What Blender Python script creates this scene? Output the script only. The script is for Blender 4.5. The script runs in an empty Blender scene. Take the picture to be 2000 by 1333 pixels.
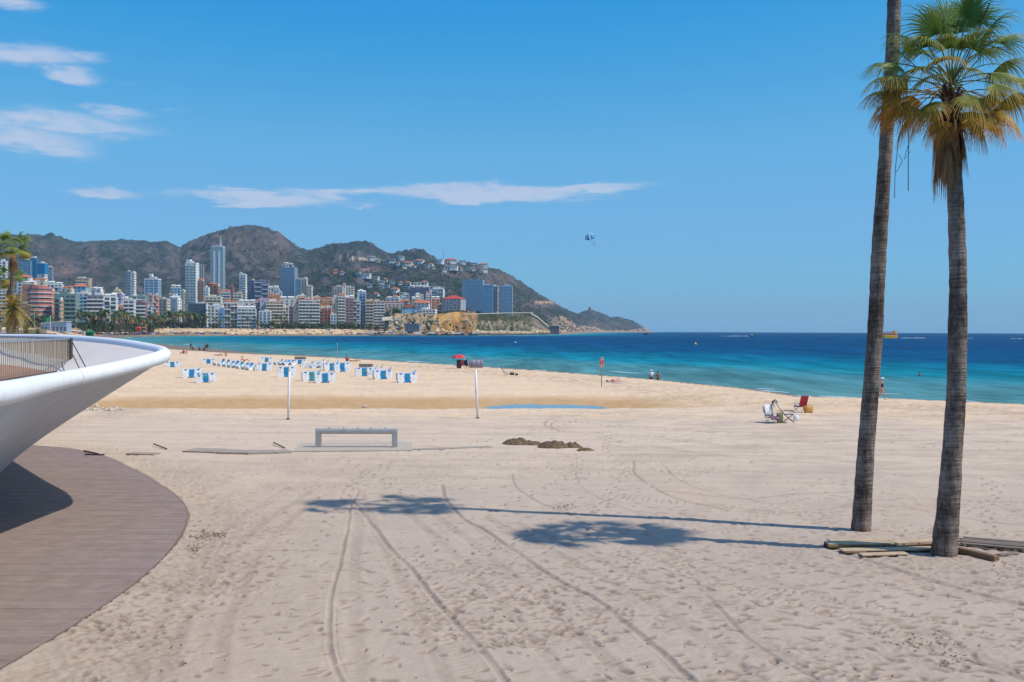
import bpy, bmesh, math, random
import numpy as np
from mathutils import Vector, Matrix, Euler

random.seed(7)
RNG = np.random.default_rng(7)
SC = bpy.context.scene
COL = SC.collection
PI = math.pi
R = math.radians

# ------------------------------------------------------------------ camera
CAM = Vector((0.0, 0.0, 5.0))
PITCH = math.atan((666.5 - 645.0) / 2000.0)
ROLL = 0.0035
FWD = Vector((0, math.cos(PITCH), -math.sin(PITCH)))
_r0 = Vector((1, 0, 0)); _u0 = Vector((0, math.sin(PITCH), math.cos(PITCH)))
RIGHT = _r0 * math.cos(ROLL) + _u0 * math.sin(ROLL)
UP = _u0 * math.cos(ROLL) - _r0 * math.sin(ROLL)
cd = bpy.data.cameras.new('camera'); cam = bpy.data.objects.new('camera', cd); COL.objects.link(cam)
cd.sensor_width = 36.0; cd.lens = 36.0; cd.clip_start = 0.3; cd.clip_end = 60000.0
m = Matrix.Identity(4)
for i in range(3):
    m[i][0] = RIGHT[i]; m[i][1] = UP[i]; m[i][2] = -FWD[i]; m[i][3] = CAM[i]
cam.matrix_world = m
SC.camera = cam

# ------------------------------------------------------------------ light
SUN_DIR = Vector((7.35, -1.85, 10.1)).normalized()      # towards the sun
SUN_EL = math.asin(SUN_DIR.z)
SUN_AZ = math.atan2(SUN_DIR.x, SUN_DIR.y)
sd_ = bpy.data.lights.new('sun', 'SUN'); sun = bpy.data.objects.new('sun', sd_); COL.objects.link(sun)
sd_.energy = 3.95; sd_.angle = R(0.53); sd_.color = (1.0, 0.93, 0.83)
sun.rotation_euler = (-SUN_DIR).to_track_quat('-Z', 'Y').to_euler()
sun.location = (30, -10, 60)

SC.view_settings.view_transform = 'Standard'
SC.view_settings.look = 'None'
SC.view_settings.gamma = 1.0
SC.view_settings.exposure = 0.0
SC.view_settings.use_curve_mapping = False

world = bpy.data.worlds.new('World'); SC.world = world
world.use_nodes = True
def build_world():
    nt = world.node_tree; N = nt.nodes; L = nt.links
    N.clear()
    def mth(op, a, b=None, c=None, clamp=False):
        n = N.new('ShaderNodeMath'); n.operation = op; n.use_clamp = clamp
        for i, v in enumerate((a, b, c)):
            if v is None: continue
            if isinstance(v, (int, float)): n.inputs[i].default_value = v
            else: L.new(v, n.inputs[i])
        return n.outputs[0]
    out = N.new('ShaderNodeOutputWorld'); bg = N.new('ShaderNodeBackground')
    sky = N.new('ShaderNodeTexSky'); sky.sky_type = 'NISHITA'
    sky.sun_disc = False; sky.sun_elevation = SUN_EL; sky.sun_rotation = SUN_AZ
    sky.altitude = 0.0; sky.air_density = 1.0; sky.dust_density = 0.35; sky.ozone_density = 3.2
    # white balance of the sky, channel by channel (deep spring blue, pale blue horizon)
    sp = N.new('ShaderNodeSeparateColor'); L.new(sky.outputs[0], sp.inputs[0])
    tint = N.new('ShaderNodeCombineColor')
    for i, stops in enumerate(SKY_GRADE):
        cr = N.new('ShaderNodeValToRGB'); e = cr.color_ramp.elements
        while len(e) < len(stops): e.new(.5)
        for q, (p, v) in enumerate(stops): e[q].position = p; e[q].color = (v, v, v, 1)
        L.new(mth('MULTIPLY', sp.outputs[i], .025), cr.inputs['Fac'])
        L.new(mth('MULTIPLY', cr.outputs['Color'], 40.0), tint.inputs[i])
    # thin fair-weather clouds, placed by azimuth and elevation
    tc = N.new('ShaderNodeTexCoord'); sx = N.new('ShaderNodeSeparateXYZ')
    L.new(tc.outputs['Generated'], sx.inputs[0])
    az = mth('ARCTAN2', sx.outputs[0], sx.outputs[1])
    el = mth('ARCSINE', sx.outputs[2])
    cv = N.new('ShaderNodeCombineXYZ')
    L.new(mth('MULTIPLY', az, 11.0), cv.inputs[0]); L.new(mth('MULTIPLY', el, 55.0), cv.inputs[1])
    n1 = N.new('ShaderNodeTexNoise'); n1.inputs['Scale'].default_value = 1.0
    n1.inputs['Detail'].default_value = 9.0; n1.inputs['Roughness'].default_value = 0.6
    n1.inputs['Distortion'].default_value = 0.35
    L.new(cv.outputs[0], n1.inputs['Vector'])
    cv2 = N.new('ShaderNodeCombineXYZ')
    L.new(mth('MULTIPLY', az, 60.0), cv2.inputs[0]); L.new(mth('MULTIPLY', el, 160.0), cv2.inputs[1])
    n2 = N.new('ShaderNodeTexNoise'); n2.inputs['Scale'].default_value = 1.0
    n2.inputs['Detail'].default_value = 6.0
    L.new(cv2.outputs[0], n2.inputs['Vector'])
    wob = mth('MULTIPLY', mth('SUBTRACT', n1.outputs[0], 0.5), 0.035)
    el2 = mth('ADD', el, wob)
    az2 = mth('ADD', az, mth('MULTIPLY', mth('SUBTRACT', n2.outputs[0], 0.5), 0.03))
    total = None
    for (px, py, rx, ry, s) in CLOUDS:
        a0 = math.atan((px - 1000) / 2000.0); e0 = math.atan((645 + (px - 1000) * .0035 - py) / 2000.0 * math.cos(a0))
        u = mth('DIVIDE', mth('SUBTRACT', az2, a0), rx / 2000.0)
        v = mth('DIVIDE', mth('SUBTRACT', el2, e0), ry / 2000.0)
        r2 = mth('ADD', mth('MULTIPLY', u, u), mth('MULTIPLY', v, v))
        g = mth('MULTIPLY', mth('EXPONENT', mth('MULTIPLY', r2, -1.0)), s)
        total = g if total is None else mth('MAXIMUM', total, g)
    dens = mth('MULTIPLY', total, mth('ADD', mth('MULTIPLY', n1.outputs[0], 1.0), mth('MULTIPLY', n2.outputs[0], 0.65)))
    mask = N.new('ShaderNodeMapRange'); mask.interpolation_type = 'SMOOTHERSTEP'
    L.new(dens, mask.inputs['Value'])
    mask.inputs['From Min'].default_value = 0.13; mask.inputs['From Max'].default_value = 0.88
    mask.inputs['To Min'].default_value = 0.0; mask.inputs['To Max'].default_value = 0.74
    # broken cloud added overhead, out of view, to whiten the light in the shadows
    zz = mth('MAXIMUM', sx.outputs[2], 0.05); cv3 = N.new('ShaderNodeCombineXYZ')
    L.new(mth('DIVIDE', sx.outputs[0], zz), cv3.inputs[0]); L.new(mth('DIVIDE', sx.outputs[1], zz), cv3.inputs[1])
    n3 = N.new('ShaderNodeTexNoise'); n3.inputs['Scale'].default_value = 1.5; n3.inputs['Detail'].default_value = 8.0; n3.inputs['Roughness'].default_value = .6
    L.new(cv3.outputs[0], n3.inputs['Vector'])
    m3 = N.new('ShaderNodeMapRange'); m3.interpolation_type = 'SMOOTHERSTEP'; L.new(n3.outputs[0], m3.inputs['Value'])
    m3.inputs['From Min'].default_value = .45; m3.inputs['From Max'].default_value = .64; m3.inputs['To Max'].default_value = .85
    g3 = N.new('ShaderNodeMapRange'); g3.interpolation_type = 'SMOOTHSTEP'; L.new(el, g3.inputs['Value']); g3.inputs['From Min'].default_value = .36; g3.inputs['From Max'].default_value = .6
    over = mth('MULTIPLY', m3.outputs[0], g3.outputs[0])
    mix = N.new('ShaderNodeMix'); mix.data_type = 'RGBA'
    L.new(mth('MAXIMUM', mask.outputs[0], over), mix.inputs['Factor'])
    L.new(tint.outputs[0], mix.inputs['A'])
    mix.inputs['B'].default_value = (6.5, 7.0, 8.6, 1)
    L.new(mix.outputs['Result'], bg.inputs['Color'])
    bg.inputs['Strength'].default_value = 0.095
    L.new(bg.outputs[0], out.inputs['Surface'])
SKY_GRADE = [[(0, 0), (.025, .0045), (.03925, .006575), (.0475, .0175), (.06075, .0335), (.0875, .04625), (.13, .054), (.25, .17), (1, .95)],
             [(0, 0), (.0665, .084), (.09575, .11575), (.13, .123), (.25, .23), (1, .95)],
             [(0, 0), (.05, .1375), (.0985, .197), (.1125, .19025), (.1385, .20425), (.25, .26), (1, .95)]]
CLOUDS = [(60, 112, 120, 24, 1.0), (150, 115, 70, 14, .8), (138, 148, 55, 15, .9), (100, 245, 190, 26, 1.0), (50, 275, 130, 26, .95),
          (225, 222, 75, 16, .8), (30, 6, 55, 18, .9), (250, 165, 20, 12, .42), (340, 214, 40, 9, .4),
          (500, 386, 170, 15, 1.15), (460, 368, 60, 10, .8), (700, 380, 190, 11, 1.0), (930, 379, 260, 16, 1.15), (1120, 371, 170, 11, 1.15), (1010, 365, 130, 10, .9),
          (205, 376, 80, 7, .85), (705, 402, 60, 6, .6), (640, 394, 70, 7, .5), (1390, 600, 120, 5, .25), (1020, 80, 300, 8, .1)]
build_world()

# ------------------------------------------------------------------ picture <-> place
def ray(px, py):
    return FWD + RIGHT * ((px - 1000) / 2000.0) + UP * ((666.5 - py) / 2000.0)
def P(px, py, d):
    return CAM + ray(px, py) * d
def G(px, py, z=0.0):
    r = ray(px, py); return CAM + r * ((z - CAM.z) / r.z)
def hor(px):
    return 645.0 + (px - 1000) * .0035

# ------------------------------------------------------------------ helpers
def lin(c):
    return tuple(((v / 255.0) / 12.92 if v / 255.0 <= 0.04045 else ((v / 255.0 + 0.055) / 1.055) ** 2.4) for v in c)

MATS = {}
def mat(name, rgb, rough=0.7, var=0.12, scale=3.0, bump=0.0, bscale=20.0, metal=0.0, spec=0.4, attr=None, coords='Object', stretch=None):
    """plain procedural material: base colour with noise variation and a little relief. rgb is an sRGB triple (0-255) of the real surface."""
    if name in MATS: return MATS[name]
    mt = bpy.data.materials.new(name); mt.use_nodes = True
    nt = mt.node_tree; N = nt.nodes; L = nt.links
    b = N['Principled BSDF']
    b.inputs['Roughness'].default_value = rough; b.inputs['Metallic'].default_value = metal
    b.inputs['Specular IOR Level'].default_value = spec
    c = lin(rgb)
    tc = N.new('ShaderNodeTexCoord')
    nz = N.new('ShaderNodeTexNoise'); nz.inputs['Scale'].default_value = scale; nz.inputs['Detail'].default_value = 6.0
    nz.inputs['Roughness'].default_value = 0.65
    if stretch:
        mp = N.new('ShaderNodeMapping'); mp.inputs['Scale'].default_value = stretch
        L.new(tc.outputs[coords], mp.inputs['Vector']); L.new(mp.outputs[0], nz.inputs['Vector'])
    else: L.new(tc.outputs[coords], nz.inputs['Vector'])
    mr = N.new('ShaderNodeMapRange'); L.new(nz.outputs[0], mr.inputs['Value'])
    mr.inputs['From Min'].default_value = 0.3; mr.inputs['From Max'].default_value = 0.7
    mr.inputs['To Min'].default_value = 1 - var; mr.inputs['To Max'].default_value = 1 + var
    mx = N.new('ShaderNodeVectorMath'); mx.operation = 'SCALE'
    L.new(mr.outputs[0], mx.inputs['Scale'])
    if attr:
        at = N.new('ShaderNodeAttribute'); at.attribute_name = attr
        L.new(at.outputs['Color'], mx.inputs[0])
    else:
        mx.inputs[0].default_value = c
    L.new(mx.outputs[0], b.inputs['Base Color'])
    if bump:
        n2 = N.new('ShaderNodeTexNoise'); n2.inputs['Scale'].default_value = bscale; n2.inputs['Detail'].default_value = 5.0
        L.new(tc.outputs[coords], n2.inputs['Vector'])
        bp = N.new('ShaderNodeBump'); bp.inputs['Strength'].default_value = bump; bp.inputs['Distance'].default_value = 0.02
        L.new(n2.outputs[0], bp.inputs['Height']); L.new(bp.outputs[0], b.inputs['Normal'])
    mt.diffuse_color = (*c, 1)
    MATS[name] = mt
    return mt

def link(o, parent=None):
    COL.objects.link(o)
    if parent is not None: o.parent = parent
    return o
def tag(o, label=None, cat=None, group=None, kind=None):
    if label: o['label'] = label
    if cat: o['category'] = cat
    if group: o['group'] = group
    if kind: o['kind'] = kind
    return o
def thing(name, label, cat, loc=(0, 0, 0), rz=0.0, group=None):
    o = bpy.data.objects.new(name, None); o.empty_display_size = 0.3
    o.location = loc; o.rotation_euler = (0, 0, rz)
    link(o); return tag(o, label, cat, group)
def part(name, mesh, parent, loc=None, rot=None, scl=None, kind=None):
    o = bpy.data.objects.new(name, mesh); link(o, parent)
    if loc is not None: o.location = loc
    if rot is not None: o.rotation_euler = rot
    if scl is not None: o.scale = scl
    if kind: o['kind'] = kind
    return o
KIDS = {}
def copy_tree(o, parent=None):
    c = o.copy(); COL.objects.link(c)
    if parent is not None:
        c.parent = parent
        c.matrix_parent_inverse = o.matrix_parent_inverse
    for ch in list(o.children): copy_tree(ch, c)
    return c

class MB:
    """collects simple shapes, then links them as ONE mesh"""
    def __init__(s): s.v = []; s.f = []; s.c = []; s.cur = None
    def add(s, vs, fs):
        o = len(s.v); s.v += [tuple(p) for p in vs]; s.f += [tuple(i + o for i in q) for q in fs]
        if s.cur is not None: s.c += [s.cur] * len(vs)
        return s
    def box(s, x0, x1, y0, y1, z0, z1, mtx=None):
        vs = [Vector(p) for p in ((x0, y0, z0), (x1, y0, z0), (x1, y1, z0), (x0, y1, z0), (x0, y0, z1), (x1, y0, z1), (x1, y1, z1), (x0, y1, z1))]
        if mtx is not None: vs = [mtx @ p for p in vs]
        return s.add(vs, [(0, 3, 2, 1), (4, 5, 6, 7), (0, 1, 5, 4), (1, 2, 6, 5), (2, 3, 7, 6), (3, 0, 4, 7)])
    def bar(s, a, b, w, h=None, roll=Vector((0, 0, 1))):
        """square bar from a to b"""
        a = Vector(a); b = Vector(b); h = h or w
        d = (b - a).normalized(); r = d.cross(roll)
        if r.length < 1e-4: r = d.cross(Vector((1, 0, 0)))
        r.normalize(); u = r.cross(d)
        vs = [a - r*w/2 - u*h/2, a + r*w/2 - u*h/2, a + r*w/2 + u*h/2, a - r*w/2 + u*h/2]
        vs += [p + (b - a) for p in vs]
        return s.add(vs, [(3, 2, 1, 0), (4, 5, 6, 7), (0, 1, 5, 4), (1, 2, 6, 5), (2, 3, 7, 6), (3, 0, 4, 7)])
    def tube(s, pts, rad, n=8, cap=True, squash=1.0):
        pts = [Vector(p) for p in pts]
        if not hasattr(rad, '__len__'): rad = [rad] * len(pts)
        o = len(s.v); vs = []; ref = None
        for i, p in enumerate(pts):
            t = (pts[min(i + 1, len(pts) - 1)] - pts[max(i - 1, 0)]).normalized()
            if ref is None:
                ref = t.cross(Vector((0, 0, 1)))
                if ref.length < 1e-3: ref = Vector((1, 0, 0))
            ref = (ref - t * ref.dot(t)).normalized(); b = t.cross(ref)
            for k in range(n):
                a = 2 * PI * k / n
                vs.append(p + (ref * math.cos(a) + b * math.sin(a) * squash) * rad[i])
        fs = []
        for i in range(len(pts) - 1):
            for k in range(n):
                k2 = (k + 1) % n
                fs.append((i*n + k, i*n + k2, (i+1)*n + k2, (i+1)*n + k))
        if cap:
            fs.append(tuple(range(n - 1, -1, -1))); fs.append(tuple((len(pts) - 1) * n + k for k in range(n)))
        return s.add(vs, fs)
    def prism(s, poly, y0, y1):
        """polygon in xz extruded along y"""
        n = len(poly); vs = [(x, y0, z) for x, z in poly] + [(x, y1, z) for x, z in poly]
        fs = [tuple(range(n)), tuple(range(2*n - 1, n - 1, -1))] + [((i + 1) % n, i, i + n, (i + 1) % n + n) for i in range(n)]
        return s.add(vs, fs)
    def ball(s, c, r, nu=10, nv=7, jit=0.0, rnd=random):
        c = Vector(c); r = Vector(r) if hasattr(r, '__len__') else Vector((r, r, r)); vs = [c - Vector((0, 0, r.z))]
        for j in range(1, nv):
            ph = -PI/2 + PI*j/nv
            for i in range(nu):
                th = 2*PI*i/nu; q = 1 + rnd.uniform(-jit, jit)
                vs.append(c + Vector((math.cos(th)*math.cos(ph)*r.x, math.sin(th)*math.cos(ph)*r.y, math.sin(ph)*r.z))*1.0 if jit == 0 else
                          c + Vector((math.cos(th)*math.cos(ph)*r.x*q, math.sin(th)*math.cos(ph)*r.y*q, math.sin(ph)*r.z*q)))
        vs.append(c + Vector((0, 0, r.z))); fs = []
        for i in range(nu): fs.append((0, 1 + (i+1) % nu, 1 + i))
        for j in range(nv - 2):
            for i in range(nu):
                a = 1 + j*nu + i; b = 1 + j*nu + (i+1) % nu
                fs.append((a, b, b + nu, a + nu))
        t = len(vs) - 1
        for i in range(nu): fs.append((1 + (nv-2)*nu + i, 1 + (nv-2)*nu + (i+1) % nu, t))
        return s.add(vs, fs)
    def mesh(s, name, m, smooth=False):
        me = bpy.data.meshes.new(name); me.from_pydata(s.v, [], s.f); me.materials.append(m)
        if smooth: me.polygons.foreach_set('use_smooth', [True]*len(me.polygons))
        if s.c and len(s.c) == len(s.v):
            ca = me.color_attributes.new('col', 'FLOAT_COLOR', 'POINT')
            ca.data.foreach_set('color', np.array([(*c, 1) for c in s.c], np.float32).ravel())
        me.update(); return me
    def build(s, name, m, parent=None, smooth=False, kind=None, **k):
        return part(name, s.mesh(name, m, smooth), parent, kind=kind, **k)

def grid_mesh(name, X, Y, Z, m, keep=None, col=None, smooth=True, extra=None):
    """X,Y,Z: 2-D arrays -> one mesh"""
    r, c = X.shape
    idx = np.arange(r*c).reshape(r, c)
    q = np.stack([idx[:-1, :-1], idx[:-1, 1:], idx[1:, 1:], idx[1:, :-1]], -1).reshape(-1, 4)
    if keep is not None:
        k = (keep[:-1, :-1] | keep[:-1, 1:] | keep[1:, 1:] | keep[1:, :-1]).reshape(-1); q = q[k]
    used = np.zeros(r*c, bool); used[q.ravel()] = True
    remap = np.cumsum(used) - 1
    q = remap[q]
    co = np.stack([X, Y, Z], -1).reshape(-1, 3)[used].astype(np.float32)
    me = bpy.data.meshes.new(name)
    me.vertices.add(len(co)); me.vertices.foreach_set('co', co.ravel())
    me.loops.add(q.size); me.loops.foreach_set('vertex_index', q.ravel().astype(np.int32))
    me.polygons.add(len(q)); me.polygons.foreach_set('loop_start', np.arange(0, q.size, 4, dtype=np.int32))
    me.polygons.foreach_set('loop_total', np.full(len(q), 4, np.int32))
    me.polygons.foreach_set('use_smooth', np.full(len(q), smooth))
    me.update(calc_edges=True)
    if col is not None:
        ca = me.color_attributes.new('col', 'FLOAT_COLOR', 'POINT')
        cc = np.ones((used.sum(), 4), np.float32); cc[:, :3] = col.reshape(-1, 3)[used]
        ca.data.foreach_set('color', cc.ravel())
    if extra is not None:
        for nm, arr in extra.items():
            at = me.attributes.new(nm, 'FLOAT', 'POINT'); at.data.foreach_set('value', arr.reshape(-1)[used].astype(np.float32))
    me.materials.append(m); me.validate()
    return me

def _hash(ix, iy, seed):
    h = (ix.astype(np.int64)*374761393 + iy.astype(np.int64)*668265263 + seed*974711) & 0xffffffff
    h = ((h ^ (h >> 13))*1274126177) & 0xffffffff
    return ((h ^ (h >> 16)) & 0xffffff) / float(0xffffff)
def vnoise(x, y, seed=0):
    x = np.asarray(x, float); y = np.asarray(y, float)
    ix = np.floor(x); iy = np.floor(y); fx = x - ix; fy = y - iy
    fx = fx*fx*fx*(fx*(fx*6-15)+10); fy = fy*fy*fy*(fy*(fy*6-15)+10)
    a = _hash(ix, iy, seed); b = _hash(ix+1, iy, seed); c = _hash(ix, iy+1, seed); d = _hash(ix+1, iy+1, seed)
    return (a + (b-a)*fx)*(1-fy) + (c + (d-c)*fx)*fy
def fbm(x, y, seed=0, oct=4, gain=0.5):
    s = 0; a = 1; t = 0
    for o in range(oct):
        s = s + a*vnoise(np.asarray(x)*2.0**o + 17.3*o, np.asarray(y)*2.0**o - 9.1*o, seed + o); t += a; a *= gain
    return s/t
def sstep(a, b, x):
    t = np.clip((np.asarray(x, float)-a)/(b-a), 0, 1); return t*t*(3-2*t)

# ------------------------------------------------------------------ the lie of the land
SEA = -1.2
EARTH = 6.37e6
def sea_z(d2): return SEA - d2/(2*EARTH)
SHORE = [(600, -100), (300, 14), (120, 46), (60, 63)] + [tuple(G(px, py)[:2]) for px, py in (
    (2000, 789), (1760, 779), (1640, 776), (1560, 773.5), (1460, 759.5), (1320, 745), (1140, 730), (1060, 724), (860, 711), (700, 700.5), (600, 694.5),
    (500, 690), (400, 681), (300, 671), (250, 666.5))] + [(-215, 520), (-262, 640), (-290, 745)] + [tuple(G(px, py, SEA)[:2]) for px, py in (
    (330, 656), (450, 656), (600, 655.9), (750, 655.8), (860, 655.6), (950, 655.4), (1040, 654.0), (1095, 652.8))] + \
    [(100, 1950), (150, 2450), (310, 3400), (560, 4300), (690, 5000), (640, 6400)]
LAND = SHORE + [(640, 9000), (-6000, 9000), (-6000, -400), (600, -400)]
def shore_sd(X, Y):
    """distance to the shoreline, positive on land"""
    X = np.asarray(X, float); Y = np.asarray(Y, float)
    best = np.full(X.shape, 1e18)
    for (x0, y0), (x1, y1) in zip(SHORE[:-1], SHORE[1:]):
        dx = x1-x0; dy = y1-y0
        t = np.clip(((X-x0)*dx + (Y-y0)*dy)/(dx*dx+dy*dy), 0, 1)
        best = np.minimum(best, (X-x0-t*dx)**2 + (Y-y0-t*dy)**2)
    ins = np.zeros(X.shape, bool)
    n = len(LAND)
    for i in range(n):
        x0, y0 = LAND[i]; x1, y1 = LAND[(i+1) % n]
        if y0 == y1: continue
        c = ((y0 > Y) != (y1 > Y)) & (X < (x1-x0)*(Y-y0)/(y1-y0)+x0)
        ins ^= c
    s = np.sqrt(best)
    return np.where(ins, s, -s)

RIDGE = [(-900, 470), (-300, 462), (-150, 458), (0, 459), (40, 460), (80, 462), (110, 465), (150, 473), (200, 471), (240, 471), (290, 474), (325, 471), (345, 481), (352, 485),
         (360, 477), (380, 467), (400, 460), (420, 452), (440, 448), (460, 444), (480, 440), (500, 440), (520, 445), (540, 452), (555, 463), (575, 477),
         (590, 486), (600, 488), (620, 485), (640, 478), (660, 475), (690, 473), (712, 471), (725, 475), (740, 485), (755, 493), (765, 496), (780, 491),
         (800, 487), (815, 486), (830, 489), (840, 497), (855, 507), (870, 511), (900, 512), (930, 515), (950, 520), (975, 527), (1000, 540), (1020, 553),
         (1050, 573), (1080, 590), (1100, 601), (1120, 610), (1128, 613), (1135, 609), (1150, 605), (1165, 608), (1180, 613), (1192, 620), (1200, 619),
         (1215, 620), (1235, 626), (1255, 638), (1268, 645), (1280, 651), (1320, 668)]
RPX = np.array([a for a, b in RIDGE], float); RPY = np.array([b for a, b in RIDGE], float)
DRP = ([-900, 0, 352, 480, 600, 720, 860, 1000, 1120, 1150, 1280, 1320], [4600, 4200, 3700, 3300, 3000, 2800, 2700, 2900, 3500, 4400, 5400, 5500])
D0P = ([-900, 200, 500, 700, 900, 1040, 1105, 1125, 1176, 1260, 1320], [1500, 1500, 1550, 1500, 1500, 1650, 1950, 2500, 3450, 4300, 4700])
Z0P = ([-900, 600, 900, 1040, 1105, 1320], [30, 34, 34, 24, -1, -1])
def land_z(X, Y):
    X = np.asarray(X, float); Y = np.asarray(Y, float)
    sd = shore_sd(X, Y)
    px = 1000 + 2000*X/np.maximum(Y, 1.0)
    # beach face under water and up to the berm
    z = np.where(sd < 0, np.maximum(-1.2*np.clip(-sd/8, 0, 1) - np.maximum(-sd-8, 0)*0.09, -6), 0.0)
    far = Y > 600
    # far beach, promenade and the slope the town stands on
    fb = 5.6*sstep(22, 62, sd) + np.maximum(sd-105, 0)*0.05
    fb = np.minimum(fb, 60)
    fb = fb*(1-sstep(1105, 1130, px))
    # cliff-edged headland in front of the town
    n0 = fbm(X/26, Y/26, 31, 4)
    mk = sstep(745, 775, px)*(1-sstep(1035, 1092, px))
    n5 = fbm(X/7, Y/9, 37, 4, .6)*.7 + .3*(1-np.abs(2*vnoise(X/4.6 + .6*vnoise(X/9, Y/9, 3), Y/60, 44)-1))
    zc = mk*(21 + 3*sstep(850, 900, px))*(.55*sstep(13, 24, sd + 12*(n0-.5) + 17*(n5-.5)) + .45*sstep(22, 44, sd + 16*(n0-.5) + 12*(n5-.5))) + mk*(3*(n0-.5) + 3.5*(n5-.5)*sstep(10, 20, sd)*(1-sstep(46, 60, sd))) + sstep(700, 760, px)*(1-sstep(1100, 1115, px))*1.5*sstep(-4, 6, sd)
    fb = np.maximum(fb*1.0, zc)
    # mountains
    zr = (hor(px) - np.interp(px, RPX, RPY))/2000.0
    dr = np.interp(px, *DRP); d0 = np.interp(px, *D0P); z0 = np.interp(px, *Z0P)
    wig = (fbm(px/60, Y*0 + 3, 5, 3)-.5)*260
    dr = dr + wig
    zr = zr*dr + 5.0
    t = (Y-d0)/(dr-d0)
    tt = np.clip(t, 0, 1)
    prof = tt**1.08*(1 + .0*tt)
    amp = np.maximum(zr-z0, 0)
    g1 = 1-np.abs(2*fbm(X/230+.3*vnoise(X/90, Y/90, 77), Y/420, 11, 5, .55)-1)
    g2 = fbm(X/60, Y/110, 23, 5, .55)-.5
    g3 = 1-np.abs(2*vnoise(X/75+vnoise(X/60, Y/60, 9), Y/260, 41)-1)
    env = np.clip(np.minimum(tt*3.2, (1-tt)*3.0), 0, 1)
    gul = ((g1-.72)*.42 + g2*.20 + (g3-.55)*.11)*env
    mt = z0 + amp*np.clip(prof + gul*(.35+.65*tt), -.1, 1.2) + (fbm(px/7, Y/40, 61, 3)-.5)*9*tt
    mt = np.where(t > 1, zr - (Y-dr)*.35, mt)
    mt = np.where(t < 0, -50, mt)
    zf = np.maximum(np.where(sd > 0, fb, z), np.where(sd > -3, mt, -6))
    zf = zf - np.where(Y > 3000, (Y-3000)*0.0003, 0)
    return np.where(far, np.where(sd < 0, np.minimum(z, 0)+0*zf, zf), z)
def lz(x, y): return float(land_z(np.array([x]), np.array([y]))[0])
FS = [(1000 + 2000*x/y, y) for x, y in SHORE if y > 740 and y < 2400]
def ds(px):
    """depth of the far waterline at a bearing"""
    return float(np.interp(px, [a for a, b in FS], [b for a, b in FS]))
_D = np.concatenate([np.arange(700, 2000, 4), np.arange(2000, 5600, 8)])
def hit(px, py):
    """where a sight line meets the far land"""
    r = ray(px, py)
    X = r.x*_D; Y = r.y*_D; Zr = 5 + r.z*_D
    Zl = land_z(X, Y)
    k = np.nonzero(Zl >= Zr)[0]
    i = int(k[0]) if len(k) else int(np.argmin(Zr - Zl))
    return Vector((float(X[i]), float(Y[i]), float(Zl[i])))
FS.sort()
# ------------------------------------------------------------------ beach
DECK_EDGE = [(44.9, -24.5), (44.2, -20.8), (42.7, -18.6), (41.0, -16.6), (37.9, -14.55), (34.7, -12.45), (31.4, -10.5), (28.8, -9.1), (27.0, -8.55), (25.2, -8.08),
             (22.9, -7.65), (20.7, -7.38), (18.8, -7.3), (17.1, -7.33), (14.8, -7.45), (13.8, -7.55), (10.0, -8.2)]
_ey = np.array([a for a, b in DECK_EDGE][::-1]); _ex = np.array([b for a, b in DECK_EDGE][::-1])
def deck_x(y):
    y = np.asarray(y, float)
    x = np.interp(y, _ey, _ex)
    for o in (-.8, .8, -1.6, 1.6): x = x + np.interp(y+o, _ey, _ex)
    return x/5
def pxpath(pts): return [G(*p) for p in pts]
def crom(pts, step):
    """smooth path through ground points, sampled every STEP metres"""
    p = [np.array((q[0], q[1])) for q in pts]; p = [2*p[0]-p[1]] + p + [2*p[-1]-p[-2]]
    out = []
    for i in range(1, len(p)-2):
        n = max(2, int(np.linalg.norm(p[i+1]-p[i])/step))
        for k in range(n):
            t = k/n
            out.append(.5*((2*p[i]) + (-p[i-1]+p[i+1])*t + (2*p[i-1]-5*p[i]+4*p[i+1]-p[i+2])*t*t + (-p[i-1]+3*p[i]-3*p[i+1]+p[i+2])*t**3))
    out.append(p[-2]); return np.array(out)

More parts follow.
